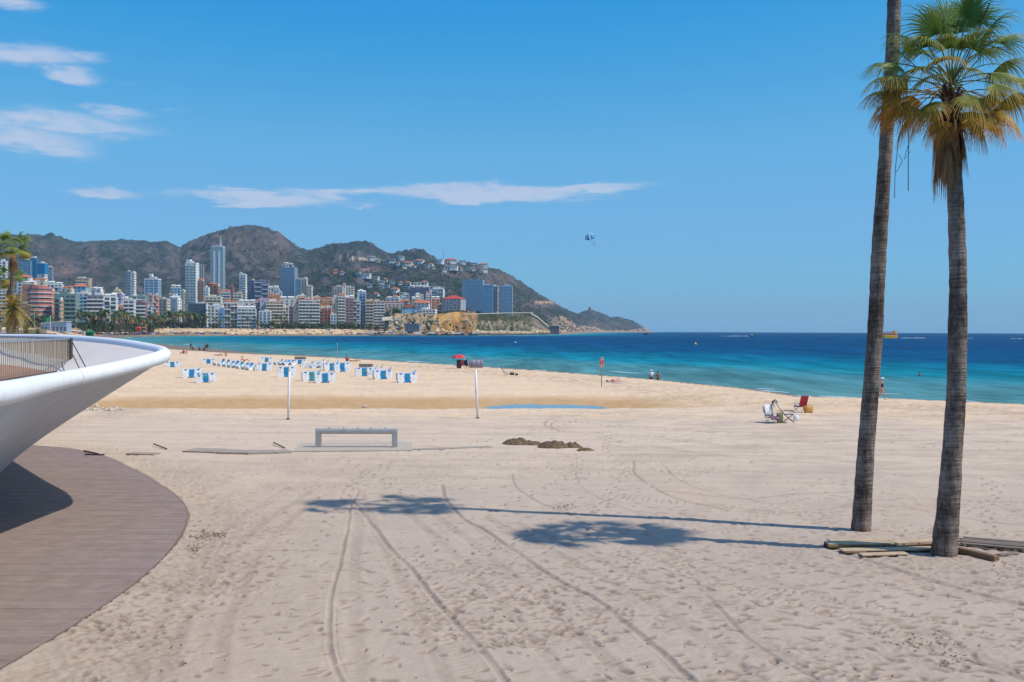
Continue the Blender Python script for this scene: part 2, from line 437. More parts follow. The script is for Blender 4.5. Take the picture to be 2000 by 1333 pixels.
CELL = 0.022
RX0, RX1, RY0, RY1 = -27.0, 33.0, 10.5, 66.0
NX = int((RX1-RX0)/CELL); NY = int((RY1-RY0)/CELL)
def make_raster():
    gx = RX0 + CELL*np.arange(NX); gy = RY0 + CELL*np.arange(NY)
    H = np.zeros((NY, NX), np.float32)
    global DENT_DAMP_SHADE
    DENT_DAMP_SHADE = np.zeros((NY, NX), np.float32)  # damp sand in dents and ruts, with their shade painted in as well
    # tracks: (path in the picture, width, depth, rim)
    ruts = [([(700, 955), (690, 975), (683, 1000), (676, 1040), (660, 1110), (645, 1180), (640, 1225), (648, 1280), (672, 1340), (700, 1400)], .13, .05, .018),
            ([(655, 1190), (655, 1250), (670, 1300), (695, 1345)], .06, .02, .008),
            ([(685, 975), (720, 1015), (760, 1070), (800, 1110), (830, 1150), (870, 1195), (920, 1250), (960, 1295), (995, 1340), (1040, 1400)], .17, .06, .022),
            ([(862, 945), (868, 970), (900, 1010), (945, 1035), (985, 1065), (1030, 1095), (1090, 1135), (1150, 1165), (1200, 1200), (1270, 1255), (1330, 1310), (1370, 1345), (1420, 1400)], .18, .06, .025),
            ([(1000, 925), (1005, 945), (1040, 975), (1100, 1002), (1180, 1030)], .14, .035, .012),
            ([(1122, 925), (1135, 950), (1180, 980), (1260, 1010)], .12, .03, .01),
            ([(1235, 900), (1240, 925), (1270, 950), (1320, 975), (1420, 1000)], .15, .04, .015),
            ([(1290, 905), (1330, 940), (1400, 965), (1520, 985)], .12, .03, .012),
            ([(880, 990), (950, 1050), (1010, 1100), (1060, 1150), (1120, 1200)], .07, .018, .008),
            ([(1100, 1220), (1180, 1300), (1230, 1360)], .06, .018, .008),
            ([(1660, 1085), (1750, 1112), (1850, 1142), (1950, 1168), (2060, 1195)], .3, .07, .03),
            ([(1380, 1165), (1450, 1240), (1540, 1300), (1640, 1345)], .14, .035, .012),
            ([(1900, 1290), (1960, 1310), (2040, 1340)], .25, .05, .02),
            ([(1640, 990), (1750, 990), (1850, 1008), (1940, 1020), (2060, 1035)], .16, .05, .03),
            ([(1540, 940), (1700, 950), (1850, 955), (2060, 965)], .12, .035, .02),
            ([(1090, 842), (1075, 832), (1090, 822), (1150, 828), (1220, 836)], .22, .05, .02),
            ([(1120, 846), (1080, 838), (1062, 828), (1085, 815), (1160, 812)], .22, .05, .02),
            ([(1060, 842), (1200, 848), (1400, 858), (1600, 862), (1900, 868)], .16, .035, .014),
            ([(940, 836), (1100, 842), (1300, 862), (1500, 872)], .14, .03, .012),
            ([(1200, 830), (1350, 842), (1500, 848), (1800, 850)], .2, .04, .02),
            ([(1150, 880), (1300, 905), (1500, 925), (1700, 930), (2050, 938)], .12, .03, .01),
            ([(1300, 960), (1450, 975), (1560, 965), (1700, 960)], .2, .03, .012),
            ([(500, 1000), (560, 960), (640, 930), (760, 915)], .12, .02, .008)]
    for pts in ([(250, 1345), (330, 1180), (430, 1040), (560, 950)], [(310, 1345), (376, 1190), (474, 1050), (604, 960)], [(705, 1345), (692, 1200), (692, 1080), (705, 980)], [(880, 1345), (800, 1180), (735, 1040), (705, 960)], [(1120, 1345), (980, 1180), (860, 1060), (765, 970)],
                [(1240, 1345), (1080, 1190), (930, 1070), (825, 985)], [(1500, 1345), (1300, 1200), (1100, 1090), (950, 1010)], [(1620, 1345), (1400, 1200), (1180, 1100), (1010, 1020)], [(1960, 1300), (1700, 1200), (1450, 1120), (1250, 1070)], [(420, 1345), (450, 1200), (520, 1060), (620, 970)],
                [(1240, 850), (1500, 880), (1800, 890), (2050, 900)], [(1240, 868), (1500, 900), (1800, 912), (2050, 920)], [(1350, 985), (1550, 1000), (1750, 975), (2050, 985)]):
        ruts.append((pts, .34, .018, .012))
    for pts, w, dep, rim in ruts:
        s = crom(pxpath(pts), .05)
        wob = (fbm(np.arange(len(s))*.03, np.zeros(len(s)), 3, 3)-.5)*.12
        s = s + np.stack([wob, -wob], 1)
        x0 = max(0, int((s[:, 0].min()-1-RX0)/CELL)); x1 = min(NX, int((s[:, 0].max()+1-RX0)/CELL))
        y0 = max(0, int((s[:, 1].min()-1-RY0)/CELL)); y1 = min(NY, int((s[:, 1].max()+1-RY0)/CELL))
        if x1 <= x0 or y1 <= y0: continue
        D = np.full((y1-y0, x1-x0), 9.0, np.float32); rr = int(3.2*w/CELL)+2
        for px_, py_ in s:
            cx = int((px_-RX0)/CELL)-x0; cy = int((py_-RY0)/CELL)-y0
            a0 = max(0, cx-rr); a1 = min(x1-x0, cx+rr); b0 = max(0, cy-rr); b1 = min(y1-y0, cy+rr)
            if a1 <= a0 or b1 <= b0: continue
            xx = gx[x0+a0:x0+a1][None]-px_; yy = gy[y0+b0:y0+b1][:, None]-py_
            D[b0:b1, a0:a1] = np.minimum(D[b0:b1, a0:a1], np.sqrt(xx*xx+yy*yy))
        q = D/(w*.40)
        GX, GY = np.meshgrid(gx[x0:x1], gy[y0:y1])
        vary0 = .45+.75*vnoise(GX*.7+5, GY*.7, 18)
        DENT_DAMP_SHADE[y0:y1, x0:x1] = np.maximum(DENT_DAMP_SHADE[y0:y1, x0:x1], (.66*np.exp(-(q*1.05)**4)*min(1, dep*28)*vary0).astype(np.float32))
        vary = .45 + .9*vnoise(GX*.9, GY*.9, 8).astype(np.float32)
        H[y0:y1, x0:x1] += (-dep*.46*np.exp(-(q*1.2)**4)*vary + rim*.28*np.exp(-((q-1.5)*2.4)**2)*(.2+1.4*vnoise(GX*4, GY*4, 9))).astype(np.float32)
    # caterpillar and tyre treads
    treads = [([(735, 1060), (790, 1140), (830, 1190), (860, 1230), (900, 1290), (930, 1345), (965, 1400)], .34, .13),
              ([(606, 1120), (600, 1230), (600, 1345), (604, 1400)], .3, .12),
              ([(372, 1100), (340, 1160), (300, 1240), (278, 1345), (262, 1400)], .42, .14),
              ([(1230, 1060), (1300, 1095), (1400, 1140), (1500, 1168), (1640, 1205), (1800, 1250)], .5, .16),
              ([(1500, 1150), (1650, 1175), (1780, 1200), (1900, 1225), (2050, 1270)], .3, .16),
              ([(1180, 1230), (1240, 1290), (1290, 1350)], .35, .13),
              ([(1330, 1120), (1420, 1180), (1500, 1250)], .35, .13),
              ([(860, 806), (1000, 806), (1200, 808), (1500, 806), (1900, 812)], .5, .55),
              ([(860, 803), (1100, 803), (1300, 801), (1600, 800), (1950, 806)], .4, .5),
              ([(600, 812), (700, 806), (860, 803)], .4, .5),
              ([(1080, 950), (1200, 972), (1350, 985)], .8, .2)]
    for pts, w, pitch in treads:
        s = crom(pxpath(pts), pitch)
        for i in range(1, len(s)-1):
            t = s[i+1]-s[i-1]; t /= np.linalg.norm(t)+1e-9
            stamp(H, gx, gy, s[i][0]+random.gauss(0, .02), s[i][1]+random.gauss(0, .02), math.atan2(t[1], t[0])+PI/2+.35*(1 if i % 2 else .6), w, pitch*.32, .028*random.uniform(.35, 1.1))
    # footprints: trails and strays
    n = 0
    trails = []
    for k in range(85):
        px_ = random.uniform(200, 2050); py_ = random.choice([random.uniform(880, 1400), random.uniform(1000, 1400)])
        g = G(px_, py_); a = random.choice([random.uniform(-.5, .5), random.uniform(0, 2*PI)]); trails.append((g.x, g.y, a, random.randint(10, 45)))
    for x, y, a, k in trails:
        for i in range(k):
            sd = 1 if i % 2 else -1
            x += math.cos(a)*.62; y += math.sin(a)*.62; a += random.gauss(0, .06)
            stamp(H, gx, gy, x - math.sin(a)*.1*sd, y + math.cos(a)*.1*sd, a+random.gauss(0, .12), random.uniform(.22, .31), random.uniform(.09, .13), random.uniform(.03, .055))
    for k in range(9000):
        px_ = random.uniform(120, 2080); py_ = 840 + 560*random.random()**.8
        g = G(px_, py_)
        d = float(vnoise(g.x*.28+50, g.y*.28, 19))
        if random.random() > max(.05, (d-.40)*3.6): continue
        stamp(H, gx, gy, g.x, g.y, random.gauss(.15, .8), random.uniform(.10, .27), random.uniform(.06, .12), random.uniform(.018, .05))
    GX, GY = np.meshgrid(gx.astype(np.float32), gy.astype(np.float32))
    dx = GX - deck_x(gy)[:, None]
    rough = np.exp(-((dx-1.2)/1.6)**2)*(dx > -.2)
    for px_, py_, rx, ry, s in ((1800, 1080, 5.5, 2.4, 1.0), (1940, 1110, 4.5, 2.2, 1.0), (1500, 1030, 3.0, 2.5, .8), (450, 950, 4, 4, .9), (700, 915, 9, 3.5, .7), (1150, 920, 6, 3, .6), (1350, 1010, 3, 1.6, .8), (420, 1040, 2, 3, .7),
                                (1750, 1260, 2.5, 1.4, .9), (1250, 1190, 2, 2, .5), (1900, 990, 6, 1.6, .7)):
        g = G(px_, py_); rough = np.maximum(rough, s*np.exp(-((GX-g.x)/rx)**2-((GY-g.y)/ry)**2))
    rough = rough*sstep(.3, .65, vnoise(GX*.7, GY*.7, 55)+.15)
    H += (rough*(.06*(fbm(GX*4.2, GY*4.2, 91, 3, .6)-.5)+.03*(vnoise(GX*11, GY*11, 92)-.5))).astype(np.float32)
    H += (.012*(vnoise(GX*7, GY*5, 93)-.5)*sstep(.35, .7, vnoise(GX*.35, GY*.35, 94)) + .009*(vnoise(GX*2.2, GY*3.2, 95)-.5)).astype(np.float32)
    return H, rough.astype(np.float32)
def stamp(H, gx, gy, cx, cy, ang, L, W, dep):
    """a pressed mark with a small rim"""
    r = max(L, W)*.95
    i0 = int((cx-r-RX0)/CELL); i1 = int((cx+r-RX0)/CELL)+1; j0 = int((cy-r-RY0)/CELL); j1 = int((cy+r-RY0)/CELL)+1
    if i0 < 0 or j0 < 0 or i1 >= NX or j1 >= NY: return
    x = gx[i0:i1][None]-cx; y = gy[j0:j1][:, None]-cy
    c, s = math.cos(ang), math.sin(ang)
    u = (x*c+y*s)/(L*.5); v = (-x*s+y*c)/(W*.5)
    q = np.sqrt(u*u+v*v)
    H[j0:j1, i0:i1] += (-dep*.72*np.exp(-q**4*.7) + dep*.08*np.exp(-((q-1.4)*3.0)**2)).astype(np.float32)
    DENT_DAMP_SHADE[j0:j1, i0:i1] = np.maximum(DENT_DAMP_SHADE[j0:j1, i0:i1], (min(1, dep*24)*np.exp(-q**4*.8)).astype(np.float32))

def pit(X, Y):
    """the shallow lagoon behind the berm"""
    cy = 69.5 + .05*(X+10) + .9*(fbm(X/6, X*0, 71, 3)-.5)
    up = (Y-cy)/np.where(Y > cy, 11.0, 4.6)
    ends = sstep(-34, -27, X)*(1-sstep(3, 20, X))
    return np.clip(1-up*up, 0, 1)*ends
def beach_xyz():
    b = np.concatenate([np.linspace(-.95, -.53, 60, endpoint=False), np.linspace(-.53, .53, 1060), np.linspace(.53, .85, 50)[1:]])
    rows = [10.8]
    while rows[-1] < 700: rows.append(rows[-1] + max(.022, min(rows[-1]**2/(5*1024)*(.50 if rows[-1] < 32 else .75), 3.0)))
    rows = np.array(rows + [705.0])
    B, Y = np.meshgrid(b, rows); X = B*Y
    Z = land_z(X, Y); SDs = shore_sd(X, Y)
    H, rough = make_raster()
    fx = (X-RX0)/CELL; fy = (Y-RY0)/CELL
    ins = (fx > 1) & (fy > 1) & (fx < NX-2) & (fy < NY-2)
    def samp(A):
        o = np.zeros_like(X)
        x = fx[ins]; y = fy[ins]; i = x.astype(int); j = y.astype(int); u = x-i; v = y-j
        o[ins] = (A[j, i]*(1-u)+A[j, i+1]*u)*(1-v)+(A[j+1, i]*(1-u)+A[j+1, i+1]*u)*v
        return o
    hh = samp(H); rg = samp(rough); fm = samp(DENT_DAMP_SHADE)
    edge = sstep(66, 60, Y)*sstep(-27, -25, X)*sstep(33, 30, X)
    edge = (1-sstep(60, 66, Y))*sstep(-27, -25, X)*(1-sstep(30, 33, X))
    nf = (fbm(X*1.3, Y*.8, 201, 4, .6)-.5)*.10*sstep(52, 62, Y)*(1-.6*sstep(150, 400, Y))
    berm = .22*np.exp(-((SDs-2)/5)**2)*(Y < 140)
    land = sstep(-1.5, 1.5, SDs)
    Z = Z + hh*edge*(Y < 66) + (nf + .10*(fbm(X/4.5, Y/7, 7, 3)-.5)*sstep(12, 16, Y))*land + berm*0
    pt = pit(X, Y)
    Z = Z*(1-.8*pt) - (.30 + .13*sstep(-5, 0, X)*(1-sstep(7, 12, X)))*pt + pt*(.07*(fbm(X*.55, Y*1.1, 73, 4, .6)-.5)+.02*(vnoise(X*3, Y*4, 74)-.5))
    Z = np.where((X < deck_x(Y)+.05) & (Y < 45.3), np.minimum(Z, -.04), np.where((X < deck_x(Y)+1.0) & (Y < 45.8), Z+.03*np.clip(1-(X-deck_x(Y)), 0, 1), Z))
    # colour of the sand: grey and dry near, warmer by the water, ochre where damp
    n1 = fbm(X*.35, Y*.22, 301, 4); n2 = fbm(X*2.2, Y*1.5, 302, 3)
    near = np.array(lin((182, 164, 146))); mid = np.array(lin((204, 183, 160))); warm = np.array(lin((224, 194, 160)))
    damp = np.array(lin((186, 147, 98))); wet = np.array(lin((132, 114, 98)))
    a = sstep(20, 46, Y+8*(n1-.5))[..., None]; c = near*(1-a)+mid*a
    a = sstep(50, 70, Y+14*(n1-.5))[..., None]; c = c*(1-a)+warm*a
    mo = (sstep(.46, .64, fbm(X*.5, Y*.9, 320, 4, .6))*.22*sstep(30, 40, Y)*(1-sstep(66, 76, Y))*sstep(-4, 10, X))[..., None]; c = c*(1-mo)+np.array(lin((140, 120, 106)))*mo
    gs = (sstep(.5, .68, fbm(X*.16, Y*1.7+X*.12, 310, 3))*.10*sstep(26, 40, Y))[..., None]; c = c*(1-gs)
    fr = (fm*.62*edge)[..., None]; c = c*(1-fr)+np.array(lin((126, 106, 92)))*fr  # dents and ruts: damp sand tone, deepened by painted shade
    rr = (rg*.2)[..., None]; c = c*(1-rr) + np.array(lin((140, 120, 105)))*rr
    dm = (sstep(.05, .8, pt+.5*(n1-.5))*(.6+.5*n2))[..., None]; c = c*(1-dm)+damp*dm
    # strand line churned darker sand by the water on the right
    st = (np.exp(-((SDs-8)/5.5)**2)*(Y < 150)*sstep(.42, .62, n2)*.35)[..., None]; c = c*(1-st)+np.array(lin((150, 118, 90)))*st
    ww = np.interp(Y, [60, 110, 180, 240, 330, 450, 700], [.6, .8, 2.0, 9, 26, 34, 40])
    w = (1-sstep(ww*.75, ww*1.15, SDs+ww*.4*(n1-.5)))[..., None]; c = c*(1-w)+wet*w
    c = c*(.94+.12*n2)[..., None]
    keep = SDs > -60
    return X, Y, Z, keep, c
def sand_material():
    mt = bpy.data.materials.new('sand'); mt.use_nodes = True
    nt = mt.node_tree; N = nt.nodes; L = nt.links; b = N['Principled BSDF']
    b.inputs['Roughness'].default_value = .95; b.inputs['Specular IOR Level'].default_value = .12
    at = N.new('ShaderNodeAttribute'); at.attribute_name = 'col'
    tc = N.new('ShaderNodeTexCoord')
    def noise(s, d, r=.6):
        n = N.new('ShaderNodeTexNoise'); n.inputs['Scale'].default_value = s; n.inputs['Detail'].default_value = d; n.inputs['Roughness'].default_value = r
        L.new(tc.outputs['Object'], n.inputs['Vector']); return n
    g = noise(38, 6, .75); g2 = noise(1.1, 6, .7); g3 = noise(6, 5, .7)
    def rng(n, a, b_):
        m_ = N.new('ShaderNodeMapRange'); L.new(n.outputs[0], m_.inputs['Value']); m_.inputs['From Min'].default_value = .3; m_.inputs['From Max'].default_value = .7
        m_.inputs['To Min'].default_value = a; m_.inputs['To Max'].default_value = b_; return m_.outputs[0]
    f1 = N.new('ShaderNodeMath'); f1.operation = 'MULTIPLY'; L.new(rng(g, .88, 1.12), f1.inputs[0]); L.new(rng(g2, .94, 1.05), f1.inputs[1])
    f2 = N.new('ShaderNodeMath'); f2.operation = 'MULTIPLY'; L.new(f1.outputs[0], f2.inputs[0]); L.new(rng(g3, .94, 1.06), f2.inputs[1])
    mx = N.new('ShaderNodeVectorMath'); mx.operation = 'SCALE'; L.new(at.outputs['Color'], mx.inputs[0]); L.new(f2.outputs[0], mx.inputs['Scale'])
    L.new(mx.outputs[0], b.inputs['Base Color'])
    ad = N.new('ShaderNodeMath'); ad.operation = 'ADD'; L.new(g.outputs[0], ad.inputs[0]); L.new(g3.outputs[0], ad.inputs[1])
    bp = N.new('ShaderNodeBump'); bp.inputs['Strength'].default_value = .5; bp.inputs['Distance'].default_value = .025
    L.new(ad.outputs[0], bp.inputs['Height']); L.new(bp.outputs[0], b.inputs['Normal'])
    return mt
SAND = sand_material()
X, Y, Z, K, C_ = beach_xyz()
BX, BY, BZ = X, Y, Z
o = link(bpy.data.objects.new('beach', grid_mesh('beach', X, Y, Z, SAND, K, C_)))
tag(o, kind='structure')
def bz(x, y):
    """height of the near sand at a point (nearest mesh vertex)"""
    j = int(np.clip(np.searchsorted(BY[:, 0], y), 0, BY.shape[0]-1)); i = int(np.argmin(np.abs(BX[j]-x)))
    return float(BZ[j, i])
def GS(px, py):
    """ground point under a pixel on the uneven near sand"""
    g = G(px, py)
    for _ in range(4): g = G(px, py, bz(g.x, g.y))
    return g

# ------------------------------------------------------------------ far land
def far_land():
    b = np.linspace(-.86, .17, 760); b = np.concatenate([np.linspace(-1.25, -.86, 60)[:-1], b])
    rows = [690.0]
    while rows[-1] < 6500: rows.append(rows[-1]*1.0062 if rows[-1] > 1500 else rows[-1]+(4.5 if not 1080 < rows[-1] < 1330 else 1.8))
    B, Y = np.meshgrid(b, np.array(rows)); X = B*Y
    Z = land_z(X, Y); Z = np.where(Y < 700, Z-.4, Z)
    SDs = shore_sd(X, Y); px = 1000+2000*B
    hy = hor(px)-(Z-5)/Y*2000            # height on the sight lines, only used to place paths and clearings that the picture shows
    n1 = fbm(X/120, Y/160, 401, 5, .6); n2 = fbm(X/34, Y/60, 402, 4, .6); n3 = fbm(X/14, Y/26, 403, 3, .6)
    rock = np.array(lin((96, 89, 92))); earth = np.array(lin((84, 80, 82))); scrub = np.array(lin((58, 66, 62))); pine = np.array(lin((42, 54, 52)))
    c = np.broadcast_to(rock, X.shape+(3,)).copy()
    def mixin(c, col, f): f = np.clip(f, 0, 1)[..., None]; return c*(1-f)+np.array(col)*f
    c = mixin(c, earth, sstep(.45, .6, n1))
    c = mixin(c, scrub, sstep(.42, .58, n2*.6+n1*.4)*.85)
    c = mixin(c, pine, sstep(.50, .60, n3)*.75)
    low = sstep(500, 545, hy)*(1-sstep(600, 620, hy))*sstep(560, 640, px)*(1-sstep(890, 960, px))
    c = mixin(c, pine, low*sstep(.36, .56, n2)*.8)
    pink = np.array(lin((132, 108, 102)))
    for x0, y0, rx, ry, s in ((130, 525, 26, 20, .7), (185, 515, 10, 40, .45), (545, 480, 18, 40, .5), (470, 470, 50, 22, .35), (420, 565, 30, 30, .3), (1060, 594, 40, 6, .8), (720, 527, 24, 4, 1.3),
                              (905, 535, 60, 10, .4), (985, 545, 30, 14, .4), (1165, 640, 60, 10, .4), (840, 480, 8, 12, .6), (90, 480, 40, 8, .3), (380, 470, 40, 14, .3)):
        c = mixin(c, pink, s*np.exp(-((px-x0)/rx)**2-((hy-y0)/ry)**2)*sstep(.3, .55, n2+.1))
    path = np.exp(-((hy-(502+(px-665)*.09))/1.5)**2)*sstep(658, 668, px)*(1-sstep(738, 748, px))
    c = mixin(c, lin((205, 185, 160)), path)
    path = np.exp(-((hy-(590+(px-1030)*.03))/2.0)**2)*sstep(1030, 1045, px)*(1-sstep(1090, 1105, px))
    c = mixin(c, lin((205, 165, 130)), path*.8)
    town = (1-sstep(1500, 1750, Y))*(SDs > 0)*(1-sstep(1020, 1100, px))
    c = mixin(c, lin((120, 112, 98)), town*.8)
    n4 = fbm(px/3.2, Z/3.0, 404, 4, .6); n6 = fbm(px/1.6, Z/1.3, 405, 3, .6)
    gold = sstep(838, 862, px)*(1-sstep(924, 932, px))
    cliff = town*(SDs < 85)*sstep(700, 730, px)
    c = mixin(c, lin((188, 160, 122)), cliff*(.6+.4*n3))
    c = mixin(c, lin((140, 118, 92)), cliff*sstep(.48, .62, n6)*.7)
    c = mixin(c, lin((200, 148, 78)), cliff*gold*sstep(.34, .56, n4*.6+n2*.4+.03))
    c = mixin(c, lin((120, 92, 66)), cliff*gold*sstep(.52, .6, n3)*.6)
    c = mixin(c, lin((92, 80, 58)), cliff*sstep(928, 936, px)*(1-sstep(1040, 1060, px))*sstep(14, 20, Z))
    c = mixin(c, lin((150, 138, 122)), cliff*sstep(926, 940, px)*(Z < 14)*.75)
    c = mixin(c, lin((62, 72, 46)), cliff*sstep(928, 936, px)*(1-sstep(1030, 1045, px))*sstep(.42, .52, n4)*(Z > 3)*.9)
    sand = (SDs < 58)*(SDs > -30)*(1-sstep(700, 730, px))*(Y < 1500)
    c = mixin(c, lin((222, 190, 148)), sand*1.0)
    c = mixin(c, lin((150, 128, 104)), sand*(1-sstep(6, 14, SDs)))
    shore_rock = (SDs < 40)*sstep(1060, 1100, px)
    c = mixin(c, lin((176, 146, 124)), shore_rock*.8*sstep(.3, .5, n3+.1))
    return X, Y, Z, SDs > -40, c
def land_material():
    mt = mat('hill_ground', (120, 110, 95), rough=.95, var=.35, scale=.045, bump=.0, spec=.05, attr='col')
    nt = mt.node_tree; N = nt.nodes; L = nt.links
    tc = N.new('ShaderNodeTexCoord'); n = N.new('ShaderNodeTexNoise'); n.inputs['Scale'].default_value = .05; n.inputs['Detail'].default_value = 8; n.inputs['Roughness'].default_value = .7
    L.new(tc.outputs['Object'], n.inputs['Vector'])
    bp = N.new('ShaderNodeBump'); bp.inputs['Strength'].default_value = 1.0; bp.inputs['Distance'].default_value = 7.0
    L.new(n.outputs[0], bp.inputs['Height']); L.new(bp.outputs[0], N['Principled BSDF'].inputs['Normal'])
    return mt
X, Y, Z, K, C_ = far_land()
o = link(bpy.data.objects.new('hills', grid_mesh('hills', X, Y, Z, land_material(), K, C_)))
tag(o, kind='structure')

# ------------------------------------------------------------------ sea
def sea_material():
    mt = bpy.data.materials.new('sea_water'); mt.use_nodes = True
    nt = mt.node_tree; N = nt.nodes; L = nt.links
    N.remove(N['Principled BSDF']); out = N['Material Output']
    at = N.new('ShaderNodeAttribute'); at.attribute_name = 'off'
    tc = N.new('ShaderNodeTexCoord')
    def noise(sx, sy, d, r=.6, sc=1.0):
        mp = N.new('ShaderNodeMapping'); mp.inputs['Scale'].default_value = (sx, sy, 1); L.new(tc.outputs['Object'], mp.inputs['Vector'])
        n = N.new('ShaderNodeTexNoise'); n.inputs['Scale'].default_value = sc; n.inputs['Detail'].default_value = d; n.inputs['Roughness'].default_value = r
        L.new(mp.outputs[0], n.inputs['Vector']); return n.outputs[0]
    def mth(op, a, b_=None):
        n = N.new('ShaderNodeMath'); n.operation = op
        for i, v in enumerate((a, b_)):
            if v is None: continue
            if isinstance(v, (int, float)): n.inputs[i].default_value = v
            else: L.new(v, n.inputs[i])
        return n.outputs[0]
    big = noise(.011, .03, 4); mid = noise(.06, .14, 5); fine = noise(.28, .5, 6, .65); rip = noise(1.6, 2.2, 3)
    # water colour follows the depth of the water: offshore distance, bent by sand bars
    lg = mth('LOGARITHM', mth('MAXIMUM', at.outputs['Fac'], 1.0), 10.0)
    lg = mth('ADD', lg, mth('ADD', mth('MULTIPLY', mth('SUBTRACT', big, .5), .30), mth('MULTIPLY', mth('SUBTRACT', mid, .5), .22)))
    cr = N.new('ShaderNodeValToRGB'); L.new(mth('DIVIDE', lg, 3.6), cr.inputs['Fac'])
    e = cr.color_ramp.elements
    stops = [(.10, (118, 136, 126)), (.30, (88, 134, 132)), (.445, (70, 128, 134)), (.495, (12, 122, 138)), (.54, (0, 106, 132)), (.595, (0, 74, 112)), (.69, (0, 64, 106)), (1.0, (0, 60, 102))]
    while len(e) < len(stops): e.new(.5)
    for i, (p, c) in enumerate(stops): e[i].position = p; e[i].color = (*lin(c), 1)
    vr = N.new('ShaderNodeMapRange'); fl1 = noise(.30, .045, 4, .6); fl2 = noise(.09, .011, 4, .6); L.new(mth('ADD', mth('MULTIPLY', fine, .25), mth('ADD', mth('MULTIPLY', fl1, .4), mth('MULTIPLY', fl2, .35))), vr.inputs['Value'])  # wave glints and shaded wave faces painted as flecks into the water colour
    vr.inputs['From Min'].default_value = .40; vr.inputs['From Max'].default_value = .60; vr.inputs['To Min'].default_value = .62; vr.inputs['To Max'].default_value = 1.34
    sc = N.new('ShaderNodeVectorMath'); sc.operation = 'SCALE'; L.new(cr.outputs['Color'], sc.inputs[0]); L.new(vr.outputs[0], sc.inputs['Scale'])
    h = mth('ADD', mth('ADD', mth('MULTIPLY', mid, 1.2), mth('MULTIPLY', fine, .5)), mth('MULTIPLY', rip, .1))
    bp = N.new('ShaderNodeBump'); bp.inputs['Strength'].default_value = 1.0; bp.inputs['Distance'].default_value = .9; L.new(h, bp.inputs['Height'])
    df = N.new('ShaderNodeBsdfDiffuse'); L.new(sc.outputs[0], df.inputs['Color'])
    gl = N.new('ShaderNodeBsdfGlossy'); gl.inputs['Roughness'].default_value = .22; L.new(bp.outputs[0], gl.inputs['Normal'])
    fr = N.new('ShaderNodeFresnel'); fr.inputs['IOR'].default_value = 1.33; L.new(bp.outputs[0], fr.inputs['Normal'])
    fac = mth('MULTIPLY', mth('MINIMUM', fr.outputs[0], .5), .2)
    mx = N.new('ShaderNodeMixShader'); L.new(fac, mx.inputs[0]); L.new(df.outputs[0], mx.inputs[1]); L.new(gl.outputs[0], mx.inputs[2])
    L.new(mx.outputs[0], out.inputs['Surface'])
    return mt
def sea():
    b = np.linspace(-1.0, 1.2, 300)
    rows = [30.0]
    while rows[-1] < 16000: rows.append(rows[-1]*1.018 + .3)
    B, Y = np.meshgrid(b, np.array(rows)); X = B*Y
    Z = sea_z(X*X+Y*Y); s = -shore_sd(X, Y)
    near_out = np.interp(Y, [60, 700, 1400], [1, 1, 1.0])
    return grid_mesh('sea', X, Y, Z, sea_material(), s > -30, None, extra={'off': np.maximum(s, 0)*near_out})
tag(link(bpy.data.objects.new('sea', sea())), kind='structure')

# lagoon water standing in the hollow behind the berm
def lagoon():
    mt = bpy.data.materials.new('still_water'); mt.use_nodes = True; b = mt.node_tree.nodes['Principled BSDF']
    b.inputs['Base Color'].default_value = (*lin((132, 138, 136)), 1); b.inputs['Roughness'].default_value = .05; b.inputs['IOR'].default_value = 1.33; b.inputs['Specular IOR Level'].default_value = .6
    xs = np.linspace(-36, 22, 120); ys = np.linspace(60, 82, 60); X, Y = np.meshgrid(xs, ys)
    p = pit(X, Y)
    Z = np.full(X.shape, LAGOON_Z)
    return grid_mesh('lagoon', X, Y, Z, mt, (p > .05) & (X > -7) & (X < 14))
LAGOON_Z = -.375
tag(link(bpy.data.objects.new('lagoon', lagoon())), kind='structure')

# far side of the promenade terrace at the left, behind the balcony
def promenade():
    edge = [(-22.6, 46.5), (-34, 62), (-52, 108), (-92, 190), (-192, 400), (-318, 700)]
    mb = MB(); n = len(edge)
    top = [(x, y, 4.25) for x, y in edge]; out = [(-900, y, 4.25) for x, y in edge]
    mb.v = top + out + [(x, y, -.5) for x, y in edge]
    for i in range(n-1):
        mb.f.append((i, i+1, n+i+1, n+i)); mb.f.append((2*n+i, 2*n+i+1, i+1, i))
    mb.f.append((2*n, 0, n))
    return mb.build('promenade', mat('promenade_paving', (150, 132, 118), var=.15, scale=.4, bump=.2))
tag(promenade(), kind='structure')

# ------------------------------------------------------------------ timber deck under the balcony
def timber_deck():
    mb = MB(); w = .105
    y = 10.0; k = 0
    while y < 45.0:
        xe = float(deck_x(y+w/2)); x0 = -40.0
        z = .035 + random.uniform(-.0015, .0015)
        xs = [xe]; x = xe - random.uniform(.4, 4.2)
        while x > x0: xs.append(x); x -= 4.2
        for a, b in zip(xs[1:]+[x0], xs):
            tone = random.uniform(.95, 1.05); base = lin((142, 124, 115))
            mb.cur = (base[0]*tone, base[1]*tone*random.uniform(.97, 1.02), base[2]*tone*random.uniform(.95, 1.03))
            zz = z + random.uniform(-.001, .001)
            o_ = len(mb.v)
            ea = float(deck_x(y)) if b == xe else b; eb = float(deck_x(y+w)) if b == xe else b
            mb.add([(a+.003, y+.001, zz), (ea-.003, y+.001, zz), (eb-.003, y+w-.001, zz), (a+.003, y+w-.001, zz), (a+.003, y+.001, zz-.035), (ea-.003, y+.001, zz-.035), (eb-.003, y+w-.001, zz-.035), (a+.003, y+w-.001, zz-.035)],
                   [(0, 1, 2, 3), (4, 5, 1, 0), (2, 6, 7, 3), (1, 5, 6, 2)])
        y += w; k += 1
    return mb
DECKM = mat('weathered_deck_wood', (150, 128, 124), rough=.8, var=.16, scale=2.2, bump=.15, bscale=30, attr='col')
